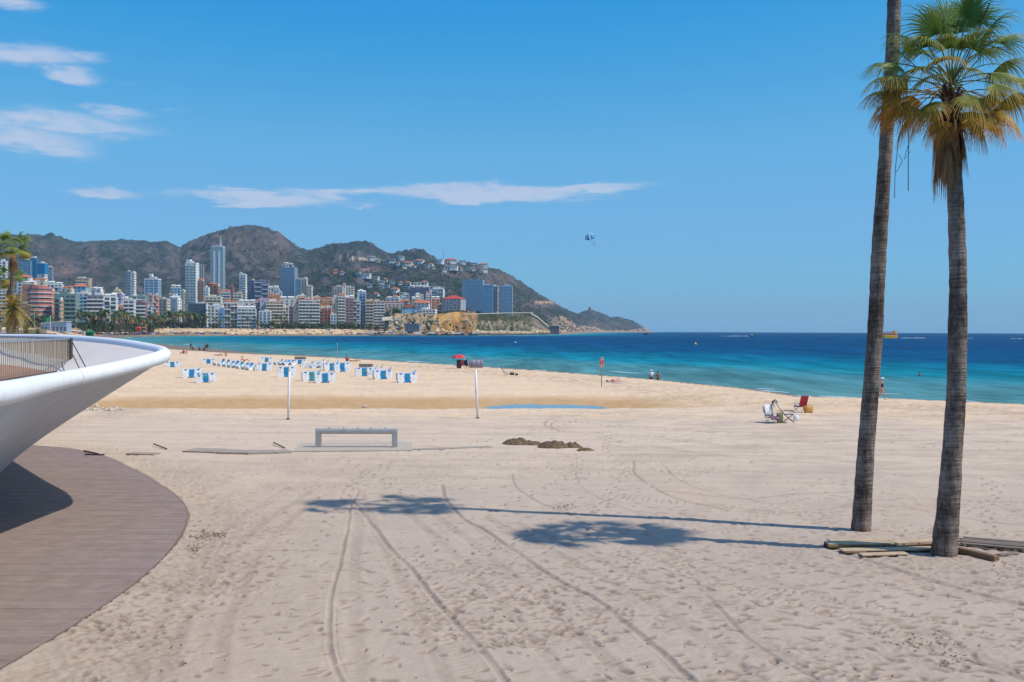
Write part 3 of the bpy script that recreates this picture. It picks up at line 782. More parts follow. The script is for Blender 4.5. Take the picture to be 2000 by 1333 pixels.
def deck_obj():
    root = thing('timber_deck', 'curved mauve timber deck on the sand beneath the overhanging white balcony', 'deck', (0, 0, 0))
    timber_deck().build('deck_boards', DECKM, root, kind='stuff')
    mb = MB(); ys = np.arange(10, 44.9, .3)
    for a, b in zip(ys[:-1], ys[1:]):
        xa, xb = float(deck_x(a)), float(deck_x(b))
        mb.bar((xa+.012, a, .0), (xb+.012, b, .0), .02, .075)
    mb.build('edging', mat('deck_edging', (128, 112, 102)), root)
    mb = MB(); mb.box(-40, -25, 10, 45, -.2, -.035)
    xs = [deck_x(y)-.03 for y in ys]
    vs = [(float(x), float(y), -.02) for x, y in zip(xs, ys)]; n = len(vs)
    mb.add(vs + [(-40, float(y), -.02) for y in ys], [(i+1, i, n+i, n+i+1) for i in range(n-1)])
    mb.build('joists', mat('deck_underside', (60, 50, 46)), root)
deck_obj()
# ------------------------------------------------------------------ balcony: white rim, grey soffit, terrace, railing
DISH = mat('terrace_render', (228, 215, 200), rough=.7, var=.06, scale=.8, bump=.1, bscale=9)
WHITE = mat('white_concrete', (230, 231, 231), rough=.6, var=.07, scale=1.0, stretch=(3.2, 3.2, .5), bump=.12, bscale=6)
GREYC = mat('grey_render', (194, 196, 200), rough=.8, var=.08, scale=1.0, stretch=(1.2, 1.2, .4), bump=.1, bscale=14)
TERRA = mat('terracotta_floor', (176, 120, 86), rough=.75, var=.12, scale=5)
RAILM = mat('rail_timber', (158, 142, 122), rough=.7, var=.2, scale=8)
RAILD = mat('rail_bronze', (70, 62, 54), rough=.5, var=.1, metal=.3)
def balcony():
    root = thing('balcony', 'white concrete promenade balcony with rounded rim overhanging the timber deck', 'balcony', (0, 0, 0))
    near = [Vector((-5.2, 2.0, 4.1)), Vector((-5.9, 8.0, 4.1)), P(-160, 790, 11.6), P(0, 770, 15), P(80, 752, 19), P(146, 738, 22.6), P(225, 721.5, 25), P(285, 707, 26.8), P(316, 697, 27.8), P(318, 690.5, 28.8),
            P(298, 684.5, 30.2), P(250, 675.5, 32.4), P(200, 669.5, 35.2), P(140, 664.5, 39), P(60, 661.5, 43), P(-60, 661, 47), P(-200, 661, 51)]
    pts = []
    p = [2*near[0]-near[1]] + near + [2*near[-1]-near[-2]]
    for i in range(1, len(p)-2):
        for k in range(8):
            t = k/8
            pts.append(.5*((2*p[i]) + (-p[i-1]+p[i+1])*t + (2*p[i-1]-5*p[i]+4*p[i+1]-p[i+2])*t*t + (-p[i-1]+3*p[i]-3*p[i+1]+p[i+2])*t**3))
    pts.append(near[-1])
    n = len(pts)
    cen = Vector((-22.5, 31.0, 0))
    mb = MB(); mb.tube(pts, [.185]*n, n=18, squash=1.0); mb.build('rim', WHITE, root, smooth=True)
    # joint ring in the rim
    i = min(range(n), key=lambda k: (pts[k]-P(146, 738, 22.6)).length)
    mb = MB(); d = (pts[i+1]-pts[i-1]).normalized(); mb.tube([pts[i]-d*.03, pts[i]+d*.03], [.189, .189], n=18); mb.build('rim_joint', mat('joint_seal', (196, 196, 194)), root, smooth=True)
    # soffit: from under the rim down to the foot
    rows = []
    for k in range(15):
        f = k/14; row = []
        for q in pts:
            inn = Vector((cen.x-q.x, cen.y-q.y, 0))
            L_ = inn.length; w = min(.72, 6.1/max(L_, .1)) if L_ > 0 else 0
            z = (q.z-.12)*(1-.82*f-.18*f**6) - .1*f
            s_ = f*w
            row.append((q.x+inn.x*s_, q.y+inn.y*s_, z))
        rows.append(row)
    vs = [v for r in rows for v in r]; fs = []
    for a in range(14):
        for b in range(n-1): fs.append((a*n+b+1, a*n+b, (a+1)*n+b, (a+1)*n+b+1))
    MB().add(vs, fs).build('soffit', GREYC, root, smooth=True)
    # dished terrace inside the rim
    rows = []
    for k in range(9):
        f = k/8; row = []
        for q in pts:
            inn = Vector((cen.x-q.x, cen.y-q.y, 0)); s_ = f*.47
            row.append((q.x+inn.x*s_, q.y+inn.y*s_, (q.z+.10)*(1-f)**1.0 + (q.z+.10-(q.z+.10-3.58)*min(1, f*1.35))*f if False else (q.z+.10) + (3.58-(q.z+.10))*min(1.0, 2.1*f)))
        rows.append(row)
    vs = [v for r in rows for v in r]; fs = []
    for a in range(8):
        for b in range(n-1): fs.append((a*n+b, a*n+b+1, (a+1)*n+b+1, (a+1)*n+b))
    MB().add(vs, fs).build('terrace_dish', DISH, root, smooth=True)
    inner = [Vector(v) for v in rows[-1]]
    # railing along the inner edge of the dish
    rail = part('railing', None, root)
    corner = P(137, 712, 33.6); corner.z = 3.62
    nearl = [corner, Vector((-13.75, 29.5, 3.62)), Vector((-13.1, 26.2, 3.62)), Vector((-12.3, 21, 3.62))]
    farl = [corner, P(118, 724, 34.6), P(70, 714, 38.5), P(0, 708, 43), P(-90, 706, 47)]
    for q in farl[1:]: q.z = 3.62
    top = P(137, 662, 33.6).z
    vs = [(v.x, v.y, 3.635) for v in farl[::-1]+nearl[1:]] + [(-30, 22, 3.635), (-34, 40, 3.635)]
    MB().add(vs, [tuple(range(len(vs)-1, -1, -1))]).build('terrace_floor', TERRA, root)
    bal = MB(); bal.box(-.011, .011, -.012, .012, 0.02, top-3.62-.03); bal_me = bal.mesh('baluster', RAILM)
    def walk(line, step):
        out = []; carry = 0
        for a, b in zip(line[:-1], line[1:]):
            L_ = (b-a).length; t = carry
            while t < L_: out.append((a+(b-a)*(t/L_), math.atan2(b.y-a.y, b.x-a.x))); t += step
            carry = t-L_
        return out
    for line, step in ((nearl, .19), (farl, .2)):
        for q, a in walk(line, step): part('baluster', bal_me, rail, loc=q, rot=(0, 0, a+random.uniform(-.1, .1)))
    for line in (nearl, farl):
        mb = MB()
        for a, b in zip(line[:-1], line[1:]): mb.bar(a+Vector((0, 0, top-3.62)), b+Vector((0, 0, top-3.62)), .07, .05)
        mb.build('top_rail', mat('rail_cap', (150, 160, 168), rough=.4, metal=.4), rail)
        mb = MB()
        for a, b in zip(line[:-1], line[1:]): mb.bar(a+Vector((0, 0, -.02)), b+Vector((0, 0, -.02)), .09, .16)
        mb.build('base_beam', mat('rail_beam', (86, 72, 60), rough=.7, var=.2, scale=5), rail)
    mb = MB(); mb.box(corner.x-.05, corner.x+.05, corner.y-.09, corner.y+.09, 3.6, top+.02); mb.build('corner_post', RAILD, rail)
    for (px, py, d, dz) in ((167, 717, 28.5, .03), (155, 720, 28.2, -.35)):
        mb = MB(); mb.bar(Vector((corner.x, corner.y, top+dz)), P(px, py, d), .022); mb.build('stay_cable', RAILD, rail)
balcony()

# ------------------------------------------------------------------ tall fan palms
def palm_bark():
    mt = bpy.data.materials.new('palm_bark'); mt.use_nodes = True
    nt = mt.node_tree; N = nt.nodes; L = nt.links; b = N['Principled BSDF']
    b.inputs['Roughness'].default_value = .9; b.inputs['Specular IOR Level'].default_value = .1
    tc = N.new('ShaderNodeTexCoord')
    def noise(sx, sz, d, r=.65):
        mp = N.new('ShaderNodeMapping'); mp.inputs['Scale'].default_value = (sx, sx, sz); L.new(tc.outputs['Object'], mp.inputs['Vector'])
        n = N.new('ShaderNodeTexNoise'); n.inputs['Scale'].default_value = 1; n.inputs['Detail'].default_value = d; n.inputs['Roughness'].default_value = r
        L.new(mp.outputs[0], n.inputs['Vector']); return n
    ring = noise(1.6, 24, 3); blot = noise(2.2, 1.3, 5, .7); fis = noise(16, 2.2, 4)
    cr = N.new('ShaderNodeValToRGB'); L.new(blot.outputs[0], cr.inputs['Fac']); e = cr.color_ramp.elements
    e[0].position = .38; e[0].color = (*lin((92, 78, 70)), 1); e[1].position = .62; e[1].color = (*lin((156, 138, 124)), 1)
    mr = N.new('ShaderNodeMapRange'); L.new(ring.outputs[0], mr.inputs['Value']); mr.inputs['From Min'].default_value = .33; mr.inputs['From Max'].default_value = .6
    mr.inputs['To Min'].default_value = .55; mr.inputs['To Max'].default_value = 1.12
    mr2 = N.new('ShaderNodeMapRange'); L.new(fis.outputs[0], mr2.inputs['Value']); mr2.inputs['From Min'].default_value = .35; mr2.inputs['From Max'].default_value = .5
    mr2.inputs['To Min'].default_value = .68; mr2.inputs['To Max'].default_value = 1.05
    ml = N.new('ShaderNodeMath'); ml.operation = 'MULTIPLY'; L.new(mr.outputs[0], ml.inputs[0]); L.new(mr2.outputs[0], ml.inputs[1])
    mx = N.new('ShaderNodeVectorMath'); mx.operation = 'SCALE'; L.new(cr.outputs['Color'], mx.inputs[0]); L.new(ml.outputs[0], mx.inputs['Scale'])
    L.new(mx.outputs[0], b.inputs['Base Color'])
    ad = N.new('ShaderNodeMath'); ad.operation = 'ADD'; L.new(ring.outputs[0], ad.inputs[0]); L.new(fis.outputs[0], ad.inputs[1])
    bp = N.new('ShaderNodeBump'); bp.inputs['Strength'].default_value = .9; bp.inputs['Distance'].default_value = .05
    L.new(ad.outputs[0], bp.inputs['Height']); L.new(bp.outputs[0], b.inputs['Normal'])
    return mt
BARK = palm_bark()
def leaf_mat():
    mt = mat('palm_leaf', (90, 110, 60), rough=.55, var=.18, scale=4, attr='col', spec=.35)
    nt = mt.node_tree; N = nt.nodes; L = nt.links
    b = N['Principled BSDF']; out = N['Material Output']
    tr = N.new('ShaderNodeBsdfTranslucent'); mx = N.new('ShaderNodeMixShader'); mx.inputs[0].default_value = .22
    L.new(b.inputs['Base Color'].links[0].from_socket, tr.inputs['Color'])
    L.new(b.outputs[0], mx.inputs[1]); L.new(tr.outputs[0], mx.inputs[2]); L.new(mx.outputs[0], out.inputs['Surface'])
    return mt
LEAF = leaf_mat()
GRN = [lin((80, 116, 48)), lin((132, 156, 74))]
OLD = [lin((126, 132, 50)), lin((228, 152, 48))]
DEAD = [lin((146, 106, 68)), lin((184, 140, 96))]
def lerp(a, b, t): return tuple(x+(y-x)*t for x, y in zip(a, b))
def age_col(age, s, rnd):
    if age < .5: c = lerp(lerp(*GRN, s), lerp(*OLD, s**1.4), age*2)
    else: c = lerp(lerp(*OLD, s**.9), lerp(*DEAD, s), (age-.5)*2)
    k = rnd.uniform(.82, 1.15)
    return tuple(v*k for v in c)
def fan_frond(org, hub, L_, age, rnd, spread=112, nl=40, grav=1.0, sag=.12):
    """one fan leaf: stalk from ORG to HUB, leaflets joined for their inner half and split beyond, tips hanging"""
    mb = MB(); org = Vector(org); hub = Vector(hub)
    ax = (hub-org); sl = ax.length; ax.normalize()
    mid = (org+hub)/2 + Vector((0, 0, sl*sag))
    mb.cur = age_col(min(1, age*.9+.05), .55, rnd)
    prev = org
    for k in range(1, 6):
        t = k/5; q = org*(1-t)**2 + mid*2*t*(1-t) + hub*t*t
        mb.bar(prev, q, .035*(1-.45*t), .02); prev = q
    tan = (hub-mid).normalized()
    side = tan.cross(Vector((0, 0, 1)))
    if side.length < .2: side = Vector((1, 0, 0))
    side.normalize(); nrm = side.cross(tan).normalized()
    roll = rnd.uniform(-.5, .5); side, nrm = side*math.cos(roll)+nrm*math.sin(roll), nrm*math.cos(roll)-side*math.sin(roll)
    S = (0, .22, .42, .60, .80, 1.0)
    da = R(spread)*2/nl
    for i in range(nl):
        a = -R(spread) + da*(i+.5); u = abs(a)/R(spread)
        ln = L_*(1-.28*u*u)*rnd.uniform(.9, 1.08)
        d0 = (tan*math.cos(a) + side*math.sin(a) - nrm*(.18*u)).normalized()
        g = grav*rnd.uniform(.75, 1.3)
        p = hub.copy(); d = d0.copy(); ring = []
        lat = (-tan*math.sin(a) + side*math.cos(a)).normalized()
        for k, s in enumerate(S):
            if k:
                ds_ = (S[k]-S[k-1])*ln
                d = (d0 + Vector((0, 0, -1))*g*(max(0, s-.22)**1.5)*1.9).normalized()
                p = p + d*ds_
            w = (s*ln*da*.6 if s < .45 else .42*ln*da*.66*max(0.0, 1-(s-.42)/.58)**.75)*(1 if s < .45 else .82)
            w = max(w, .0035)
            if s > .45: lat = (lat + Vector((rnd.uniform(-.25, .25), rnd.uniform(-.25, .25), rnd.uniform(-.25, .25)))).normalized()
            up = lat.cross(d).normalized()
            ring.append((p-lat*w, p+up*w*.55, p+lat*w, s))
        o_ = len(mb.v)
        tone = random.Random(i*7+int(L_*1e4)).uniform(.0, 1)
        for (q0, q1, q2, s) in ring:
            mb.cur = age_col(age, s, rnd); mb.add([q0, q1, q2], [])
        for k in range(len(S)-1):
            b0 = o_+3*k
            mb.f += [(b0, b0+1, b0+4, b0+3), (b0+1, b0+2, b0+5, b0+4)]
    return mb
def trunk_mesh(name, pts, rad, seg=.06):
    """pts/rad: coarse centre line; rings added every SEG metres with slight swellings"""
    P_ = np.array([tuple(p) for p in pts]); r = np.array(rad)
    dist = np.concatenate([[0], np.cumsum(np.linalg.norm(np.diff(P_, axis=0), axis=1))])
    s = np.arange(0, dist[-1], seg); C = np.stack([np.interp(s, dist, P_[:, k]) for k in range(3)], 1)
    for k in range(2):
        kk = np.ones(17)/17; C[:, k] = np.convolve(np.pad(C[:, k], 8, 'edge'), kk, 'valid')
    rr = np.interp(s, dist, r)*(1 + .03*(vnoise(s*1.7, s*0, 3)-.5) + .05*(vnoise(s*9, s*0, 5)-.5))
    n = 22; ang = np.arange(n)*2*PI/n
    A, SS = np.meshgrid(ang, s); RR = rr[:, None]*(1 + .085*(vnoise(np.cos(A)*2.5+9, SS*6+np.sin(A)*2.5, 12)-.5))
    X = C[:, 0:1]+RR*np.cos(A); Y = C[:, 1:2]+RR*np.sin(A); Z = C[:, 2:3]+0*A
    X = np.concatenate([X, X[:, :1]], 1); Y = np.concatenate([Y, Y[:, :1]], 1); Z = np.concatenate([Z, Z[:, :1]], 1)
    return grid_mesh(name, X, Y, Z, BARK)
def near_palms():
    rnd = random.Random(11)
    # right palm, crown in view
    base = GS(1843, 1084); d = base.y
    root = thing('fan_palm', 'fan palm with its whole shaggy crown in view, the right of the two trunks', 'palm tree', base, group='tall palms standing in the sand')
    off = Vector(base)
    line = [(1843, 1100, 26.5), (1843, 1084, 25.5), (1845, 1060, 24), (1852, 1000, 21.8), (1860, 880, 18.6), (1868, 775, 18), (1870, 650, 17.8), (1872, 550, 16.6), (1867, 400, 15), (1861, 300, 14.5), (1857, 230, 13.5), (1857, 180, 12)]
    pts = [P(x, y, d)-off for x, y, w in line]; rad = [w*d/2000 for x, y, w in line]
    part('trunk', trunk_mesh('trunk', pts, rad), root)
    def zc(x, y, dy=0.0): return P(1640+x/3.175, y/3.175, d+dy)-off
    cen = zc(690, 560); fronds = []
    for (x, y, dy, L_, age, grav) in ((600, 215, -.2, .98, .04, .8), (735, 165, .15, 1.05, .0, .55), (880, 235, -.1, 1.0, .05, .9), (985, 265, .3, .95, .1, 1.0), (700, 215, .9, .95, .02, .8), (800, 300, -.6, .85, .08, 1.0),
                                      (345, 395, -.3, .85, .12, 1.2), (420, 505, .2, .8, .40, 1.3), (385, 640, -.2, .82, .55, 1.3), (520, 330, .7, .85, .06, 1.0), (560, 640, -.5, .78, .45, 1.2), (455, 600, .7, .8, .5, 1.3),
                                      (940, 455, -.2, .82, .15, 1.2), (1075, 480, .2, .8, .25, 1.2), (805, 590, -.7, .8, .33, 1.2), (965, 675, -.1, .85, .56, 1.0), (835, 745, -.3, .82, .48, 1.1), (900, 600, .7, .8, .5, 1.2),
                                      (650, 375, -1.1, .72, .35, 1.2), (760, 420, 1.1, .85, .1, 1.0), (610, 760, -.3, .6, .62, 1.4), (1000, 400, .9, .8, .12, 1.1), (690, 300, -.5, .7, .15, .9), (560, 480, 1.1, .8, .3, 1.2), (470, 280, .1, .8, .05, 1.0), (820, 150, .5, .95, .0, .7), (300, 560, .4, .75, .42, 1.3), (440, 720, .1, .75, .6, 1.3), (330, 470, -.6, .8, .25, 1.2), (375, 575, .3, .8, .45, 1.4), (320, 620, -.1, .75, .55, 1.4), (430, 660, -.3, .8, .6, 1.5), (300, 690, .5, .6, .65, 1.5), (930, 740, .2, .75, .58, 1.3), (1010, 690, -.5, .75, .5, 1.2), (520, 690, .4, .75, .55, 1.3), (880, 330, .3, .9, .1, .9), (660, 150, .2, .9, .0, .6), (790, 120, -.3, .9, .02, .6), (550, 290, -.7, .85, .1, 1.0), (960, 520, -.7, .8, .3, 1.2), (640, 690, .5, .7, .55, 1.3), (770, 700, .4, .75, .55, 1.3), (530, 420, -.8, .8, .2, 1.1), (890, 700, -.8, .75, .5, 1.1), (1050, 600, .4, .8, .4, 1.1)):
        h = zc(x, y, dy); o_ = cen + Vector((rnd.uniform(-.08, .08), rnd.uniform(-.08, .08), rnd.uniform(-.25, .18)))
        me = fan_frond(o_, h, L_*1.08, age, rnd, spread=98, nl=46, grav=grav, sag=.15 if y < 600 else .22).mesh('frond', LEAF); part('frond', me, root); fronds.append((me, age))
    skirt = []
    for k in range(44):
        a = rnd.uniform(0, 2*PI); bias = 1.0 if math.cos(a) < 0.2 else .7
        o_ = zc(690 + rnd.uniform(-10, 10), rnd.uniform(600, 760)); r_ = rnd.uniform(.12, .24)
        h = o_ + Vector((math.cos(a)*r_, math.sin(a)*r_, -rnd.uniform(.35, .75)*bias))
        me = fan_frond(o_, h, rnd.uniform(.75, 1.35)*bias, rnd.uniform(.8, 1.0), rnd, spread=rnd.uniform(9, 24), nl=12, grav=2.2, sag=.3).mesh('dead_frond', LEAF); part('dead_frond', me, root); skirt.append(me)
    DRY = mat('dry_stalk', (92, 80, 70), rough=.9)
    for (ps, rr) in (([(690, 540), (480, 420), (330, 290)], .010), ([(700, 520), (800, 330), (930, 20)], .02), ([(480, 640), (380, 760), (362, 900), (345, 1050), (340, 1230)], .008), ([(480, 660), (430, 800), (425, 1000), (426, 1185)], .010), ([(365, 960), (390, 1000), (350, 1070)], .007), ([(425, 900), (400, 990), (440, 940)], .007)):
        mb = MB(); mb.tube([zc(x, y, -.25) for x, y in ps], rr, n=5); mb.build('flower_stalk', DRY, root)
    # old leaf bases under the crown
    mb = MB()
    for k in range(70):
        a = rnd.uniform(0, 2*PI); y = rnd.uniform(560, 860); c = zc(700 if y > 700 else 692, y); r_ = .15
        p0 = c + Vector((math.cos(a)*r_, math.sin(a)*r_, -.06)); mb.bar(p0, p0+Vector((math.cos(a)*.09, math.sin(a)*.09, .17)), .07, .02)
    mb.build('leaf_bases', mat('leaf_base', (86, 52, 40), rough=.9, var=.3), root)
    # left palm: trunk in view, crown above the picture
    base2 = GS(1681, 1037); d2 = base2.y
    r2 = thing('fan_palm', 'fan palm whose trunk rises out of the picture, the left of the two trunks', 'palm tree', base2, group='tall palms standing in the sand')
    off2 = Vector(base2)
    line = [(1681, 1050, 20), (1681, 1037, 19.4), (1684, 1000, 18), (1691, 880, 16), (1700, 775, 15.2), (1709.5, 647, 14.6), (1716, 500, 14.2), (1722.5, 400, 13.6), (1729.5, 300, 12.9), (1735.5, 200, 12.8), (1743.5, 100, 13.2), (1746.5, 0, 12.8), (1751, -170, 12.4), (1755, -355, 11)]
    part('trunk', trunk_mesh('trunk', [P(x, y, d2)-off2 for x, y, w in line], [w*d2/2000 for x, y, w in line]), r2)
    top = P(1755, -346, d2)-off2
    for k in range(32):
        me, age = fronds[k % len(fronds)]
        e = Euler((rnd.uniform(-.2, .2), rnd.uniform(-.2, .2), rnd.uniform(0, 6.28)))
        part('frond', me, r2, loc=top - e.to_matrix() @ cen, rot=e)
    for k in range(12):
        e = Euler((0, 0, rnd.uniform(0, 6.28))); part('dead_frond', skirt[k], r2, loc=top - e.to_matrix() @ zc(690, 640), rot=e)
near_palms()

# ------------------------------------------------------------------ loose timber round the palm
PINE = mat('new_pine', (184, 160, 128), rough=.75, var=.2, scale=6, bump=.1)
PINED = mat('treated_pine', (124, 96, 66), rough=.75, var=.2, scale=6, bump=.1)
PINEG = mat('grey_pine', (122, 106, 92), rough=.85, var=.2, scale=6, bump=.1)
BLACKW = mat('dark_timber_end', (70, 56, 44), rough=.9, var=.3)
def plank(label, a, b, w, h, z, m, name='plank', knots=0):
    h *= .68; z *= .62
    g0 = GS(*a).z; A = G(a[0], a[1], g0+z+h); B = G(b[0], b[1], g0+z+h); A.z = B.z = g0+z
    mid = (A+B)/2; d = (B-A); L_ = d.length; yaw = math.atan2(d.y, d.x); pitch = -math.asin(d.z/L_)
    mb = MB(); c = .012
    mb.add([(-L_/2, -w/2, 0), (L_/2, -w/2, 0), (L_/2, w/2, 0), (-L_/2, w/2, 0), (-L_/2, -w/2, h-c), (L_/2, -w/2, h-c), (L_/2, w/2, h-c), (-L_/2, w/2, h-c), (-L_/2+c, -w/2+c, h), (L_/2-c, -w/2+c, h), (L_/2-c, w/2-c, h), (-L_/2+c, w/2-c, h)],
           [(3, 2, 1, 0), (0, 1, 5, 4), (1, 2, 6, 5), (2, 3, 7, 6), (3, 0, 4, 7), (4, 5, 9, 8), (5, 6, 10, 9), (6, 7, 11, 10), (7, 4, 8, 11), (8, 9, 10, 11)])
    o = mb.build(name, m, None, loc=mid, rot=(0, pitch, yaw)); tag(o, label, 'plank', 'loose timber round the palms')
    for k in range(knots):
        x = -L_/2 + L_*(k+.5)/knots
        q = MB(); q.box(x-.02, x+.02, -w/2-.004, -w/2+.01, h*.25, h*.62); q.build('bolt', BLACKW, o)
    return o
plank('short pale plank at the left end of the timber stack beside the palm trunk', (1614, 1059.5), (1742, 1058.5), .30, .05, .16, PINE, knots=3)
plank('plank lying under the pale top plank at the left of the timber stack', (1616, 1064), (1744, 1062.5), .16, .09, .06, PINED, knots=3)
plank('pale plank of the upper layer right behind the short left one', (1618, 1054), (1738, 1053), .2, .05, .14, PINE)
plank('thick pale timber lying just left of and behind the right palm trunk', (1742, 1058), (1832, 1053), .32, .10, .14, PINE, knots=3)
plank('lower timber beneath the thick pale one behind the right palm trunk', (1744, 1064), (1834, 1058), .2, .09, .04, PINED)
plank('long flat bottom plank running from the left stack to the palm trunk', (1642, 1073), (1826, 1069), .26, .05, .05, PINE)
plank('thin edge plank in front of the long flat bottom one', (1648, 1077), (1690, 1077), .14, .05, .02, PINED)
plank('front plank of the stack half sunk in the sand', (1680, 1082), (1770, 1079), .22, .05, .03, PINE, knots=2)
plank('short dark block of timber at the far left end of the stack', (1609, 1061), (1624, 1062), .3, .14, .02, BLACKW)
plank('heavy brown beam sticking out to the right of the palm trunk', (1868, 1068), (1947, 1086), .16, .16, .02, PINED)
def slat_panel():
    a = GS(1884, 1062); b = GS(2020, 1074)
    d = (b-a); yaw = math.atan2(d.y, d.x); L_ = d.length
    root = thing('walkway_panel', 'grey slatted walkway panel lying on the sand right of the palm trunk', 'walkway panel', a, yaw, 'loose timber round the palms')
    for x in (.08, L_*.5, L_+.3):
        mb = MB(); mb.box(x, x+.09, -.46, .46, -.05, .045); mb.build('bearer', PINED, root)
    for k in range(7):
        s = MB(); s.box(-.05-.04*(k % 3), L_+.5, -.45+k*.13, -.45+k*.13+.105, .047, .078); s.build('slat', PINEG, root, loc=(0, 0, random.uniform(-.004, .006)), rot=(random.uniform(-.03, .03), 0, random.uniform(-.008, .008)))
slat_panel()
plank('weathered offcut beside the end of the heavy brown beam', (1950, 1083), (1985, 1079), .14, .05, .02, PINEG)

# ------------------------------------------------------------------ steel bar, slab, walkway, posts
STEEL = mat('brushed_steel', (176, 174, 170), rough=.4, var=.14, scale=5, metal=.3)
CONC = mat('pale_concrete', (180, 166, 148), rough=.9, var=.12, scale=3, bump=.2)
CONCD = mat('sandy_concrete', (158, 146, 132), rough=.9, var=.18, scale=2, bump=.3)
def bar_frame():
    a = GS(622, 876); b = GS(771, 875); c = (a+b)/2; d = b-a; L_ = d.length; yaw = math.atan2(d.y, d.x)
    z = min(a.z, b.z)-.03
    root = thing('bar_frame', 'low brushed steel bar on two square legs standing on the sand', 'rail', (c.x, c.y, z), yaw)
    for s in (-1, 1):
        mb = MB(); mb.box(s*L_/2-.115, s*L_/2+.115, -.12, .12, 0, .84)
        mb.build('leg', STEEL, root)
    mb = MB(); pr = []
    for k in range(14):
        t = PI*2*k/14; pr.append((.135*math.copysign(abs(math.cos(t))**.7, math.cos(t)), .118*math.copysign(abs(math.sin(t))**.7, math.sin(t))))
    n = 14; x = L_/2+.113
    mb.add([(-x, p, .755+q) for p, q in pr]+[(x, p, .755+q) for p, q in pr], [(i, i+n, (i+1) % n+n, (i+1) % n) for i in range(n)]+[tuple(range(n)), tuple(range(2*n-1, n-1, -1))])
    mb.build('crossbar', STEEL, root, smooth=False)
    for k, x in enumerate((-1.15, -.55, .05, .6, 1.2)):
        mb = MB(); mb.ball((x, 0, .885), (.035, .03, .02), 8, 5); mb.build('stud', mat('stud', (90, 90, 92), metal=.6, rough=.4), root)
bar_frame()
def slab(label, a, b, dep, h, m, name='paving_slab', tilt=0.0):
    A = GS(*a); B = GS(*b); d = B-A; L_ = d.length; z = max(A.z, B.z)
    mb = MB(); mb.box(0, L_, 0, dep, -.25, h)
    o = mb.build(name, m, None, loc=(A.x, A.y, z), rot=(tilt, 0, math.atan2(d.y, d.x)))
    return tag(o, label, 'slab', 'half buried slabs of the beach walkway')
slab('pale flat concrete slab under the steel bar', (572, 883.5), (806, 881), 3.0, .035, CONC)
for i, (a, b, dep, h) in enumerate((((246, 890), (300, 890), .55, .05), ((356, 884), (418, 886), 1.1, .06), ((420, 887), (482, 888.5), 1.0, .07), ((484, 888.5), (540, 887), .9, .07), ((541, 887), (571, 885), .8, .06), ((808, 880), (880, 877.5), .5, .02), ((884, 877.5), (962, 874), .4, .02))):
    slab(('short grey walkway slab lying apart near the corner of the timber deck', 'half buried walkway slab at the left end of the row', 'walkway slab with a dark edge, second in the row', 'walkway slab with a dark edge, third in the row', 'sunken walkway slab touching the pale one under the steel bar', 'sand covered slab just right of the steel bar', 'last sand covered slab, nearest the seaweed heaps')[i], a, b, dep, h, CONCD, 'walkway_slab')
STICK = mat('dark_stick', (72, 60, 50), rough=.9, var=.3)
for i, (a, b, w) in enumerate((((300, 872), (326, 879), .04), ((534, 869), (556, 877), .04), ((164, 887), (192, 890), .05), ((166, 894.5), (204, 895), .05))):
    A = GS(*a); B = GS(*b); A.z += .1; B.z += .04
    if i > 1: A.z = B.z = .09
    o = MB().bar(A-A, B-A, w).build('stick', STICK, None, loc=A)
    tag(o, ('dry dark stick lying in the sand left of the walkway slabs', 'dry dark stick in the sand left of the steel bar', 'upper of two dark battens on the far edge of the deck', 'lower of two dark battens on the far edge of the deck')[i], 'stick')
WPOST = mat('white_post', (226, 226, 224), rough=.45, var=.05)
for i, (x0, yb, x1, yt) in enumerate(((562.5, 820, 565.5, 721), (933, 818, 929, 723))):
    b = GS(x0, yb); t = P(x1, yt, b.y)
    root = thing('net_post', ('white volleyball net post behind the left end of the steel bar', 'white volleyball net post beside the lagoon, with a collar')[i], 'post', b, group='white posts without a net')
    mb = MB(); mb.tube([Vector((0, 0, -.2)), t-b], .062, n=10); mb.build('tube', WPOST, root, smooth=True)
    mb = MB(); mb.tube([Vector((0, 0, -.05)), Vector((0, 0, .07))], .1, n=10); mb.build('foot', mat('post_foot', (96, 88, 80)), root)
    mb = MB(); q = (t-b)*(.56 if i else .985); mb.tube([q-Vector((0, 0, .05)), q+Vector((0, 0, .05))], .085, n=10); mb.build('collar', WPOST, root)

# ------------------------------------------------------------------ heaps of dry seaweed, stones
WEED = mat('dry_seaweed', (112, 92, 70), rough=1.0, var=.45, scale=9, bump=1.0, bscale=16)
def heap(label, x0, x1, yt, yb, seed):
    a = GS(x0, yb); b = GS(x1, yb); c = (a+b)/2; W = (b-a).length/2*1.12; h = (yb-yt)/2000*c.y*1.0
    r = np.linspace(0, 1, 16); th = np.linspace(0, 2*PI, 41); TH, RR = np.meshgrid(th, r)
    X = np.cos(TH)*RR*W; Y = np.sin(TH)*RR*W*.62
    n = fbm(X*1.8+seed*9, Y*1.8, seed, 4, .6); n2 = vnoise(X*9+seed, Y*9, seed+5)
    Z = .8*h*(1-RR**2)**.8*(.25+1.3*n) + (.10*(n2-.5)+.07*(vnoise(X*20, Y*20, seed)-.5))*(1-RR**3) - .03*RR
    X = X*(1+.25*(fbm(np.cos(TH)*1.5+seed, np.sin(TH)*1.5, seed+2, 2)-.5))
    X[:, -1] = X[:, 0]; Y[:, -1] = Y[:, 0]; Z[:, -1] = Z[:, 0]
    o = link(bpy.data.objects.new('seaweed_heap', grid_mesh('seaweed_heap', X, Y, Z, WEED, smooth=False))); o.location = c
    return tag(o, label, 'seaweed', 'heaps of dry seaweed')
heap('dark heap of dry seaweed nearest the steel bar', 983, 1046, 855, 868, 1)
heap('low brown sand and seaweed mound between the two bigger heaps', 1018, 1064, 861, 869, 2)
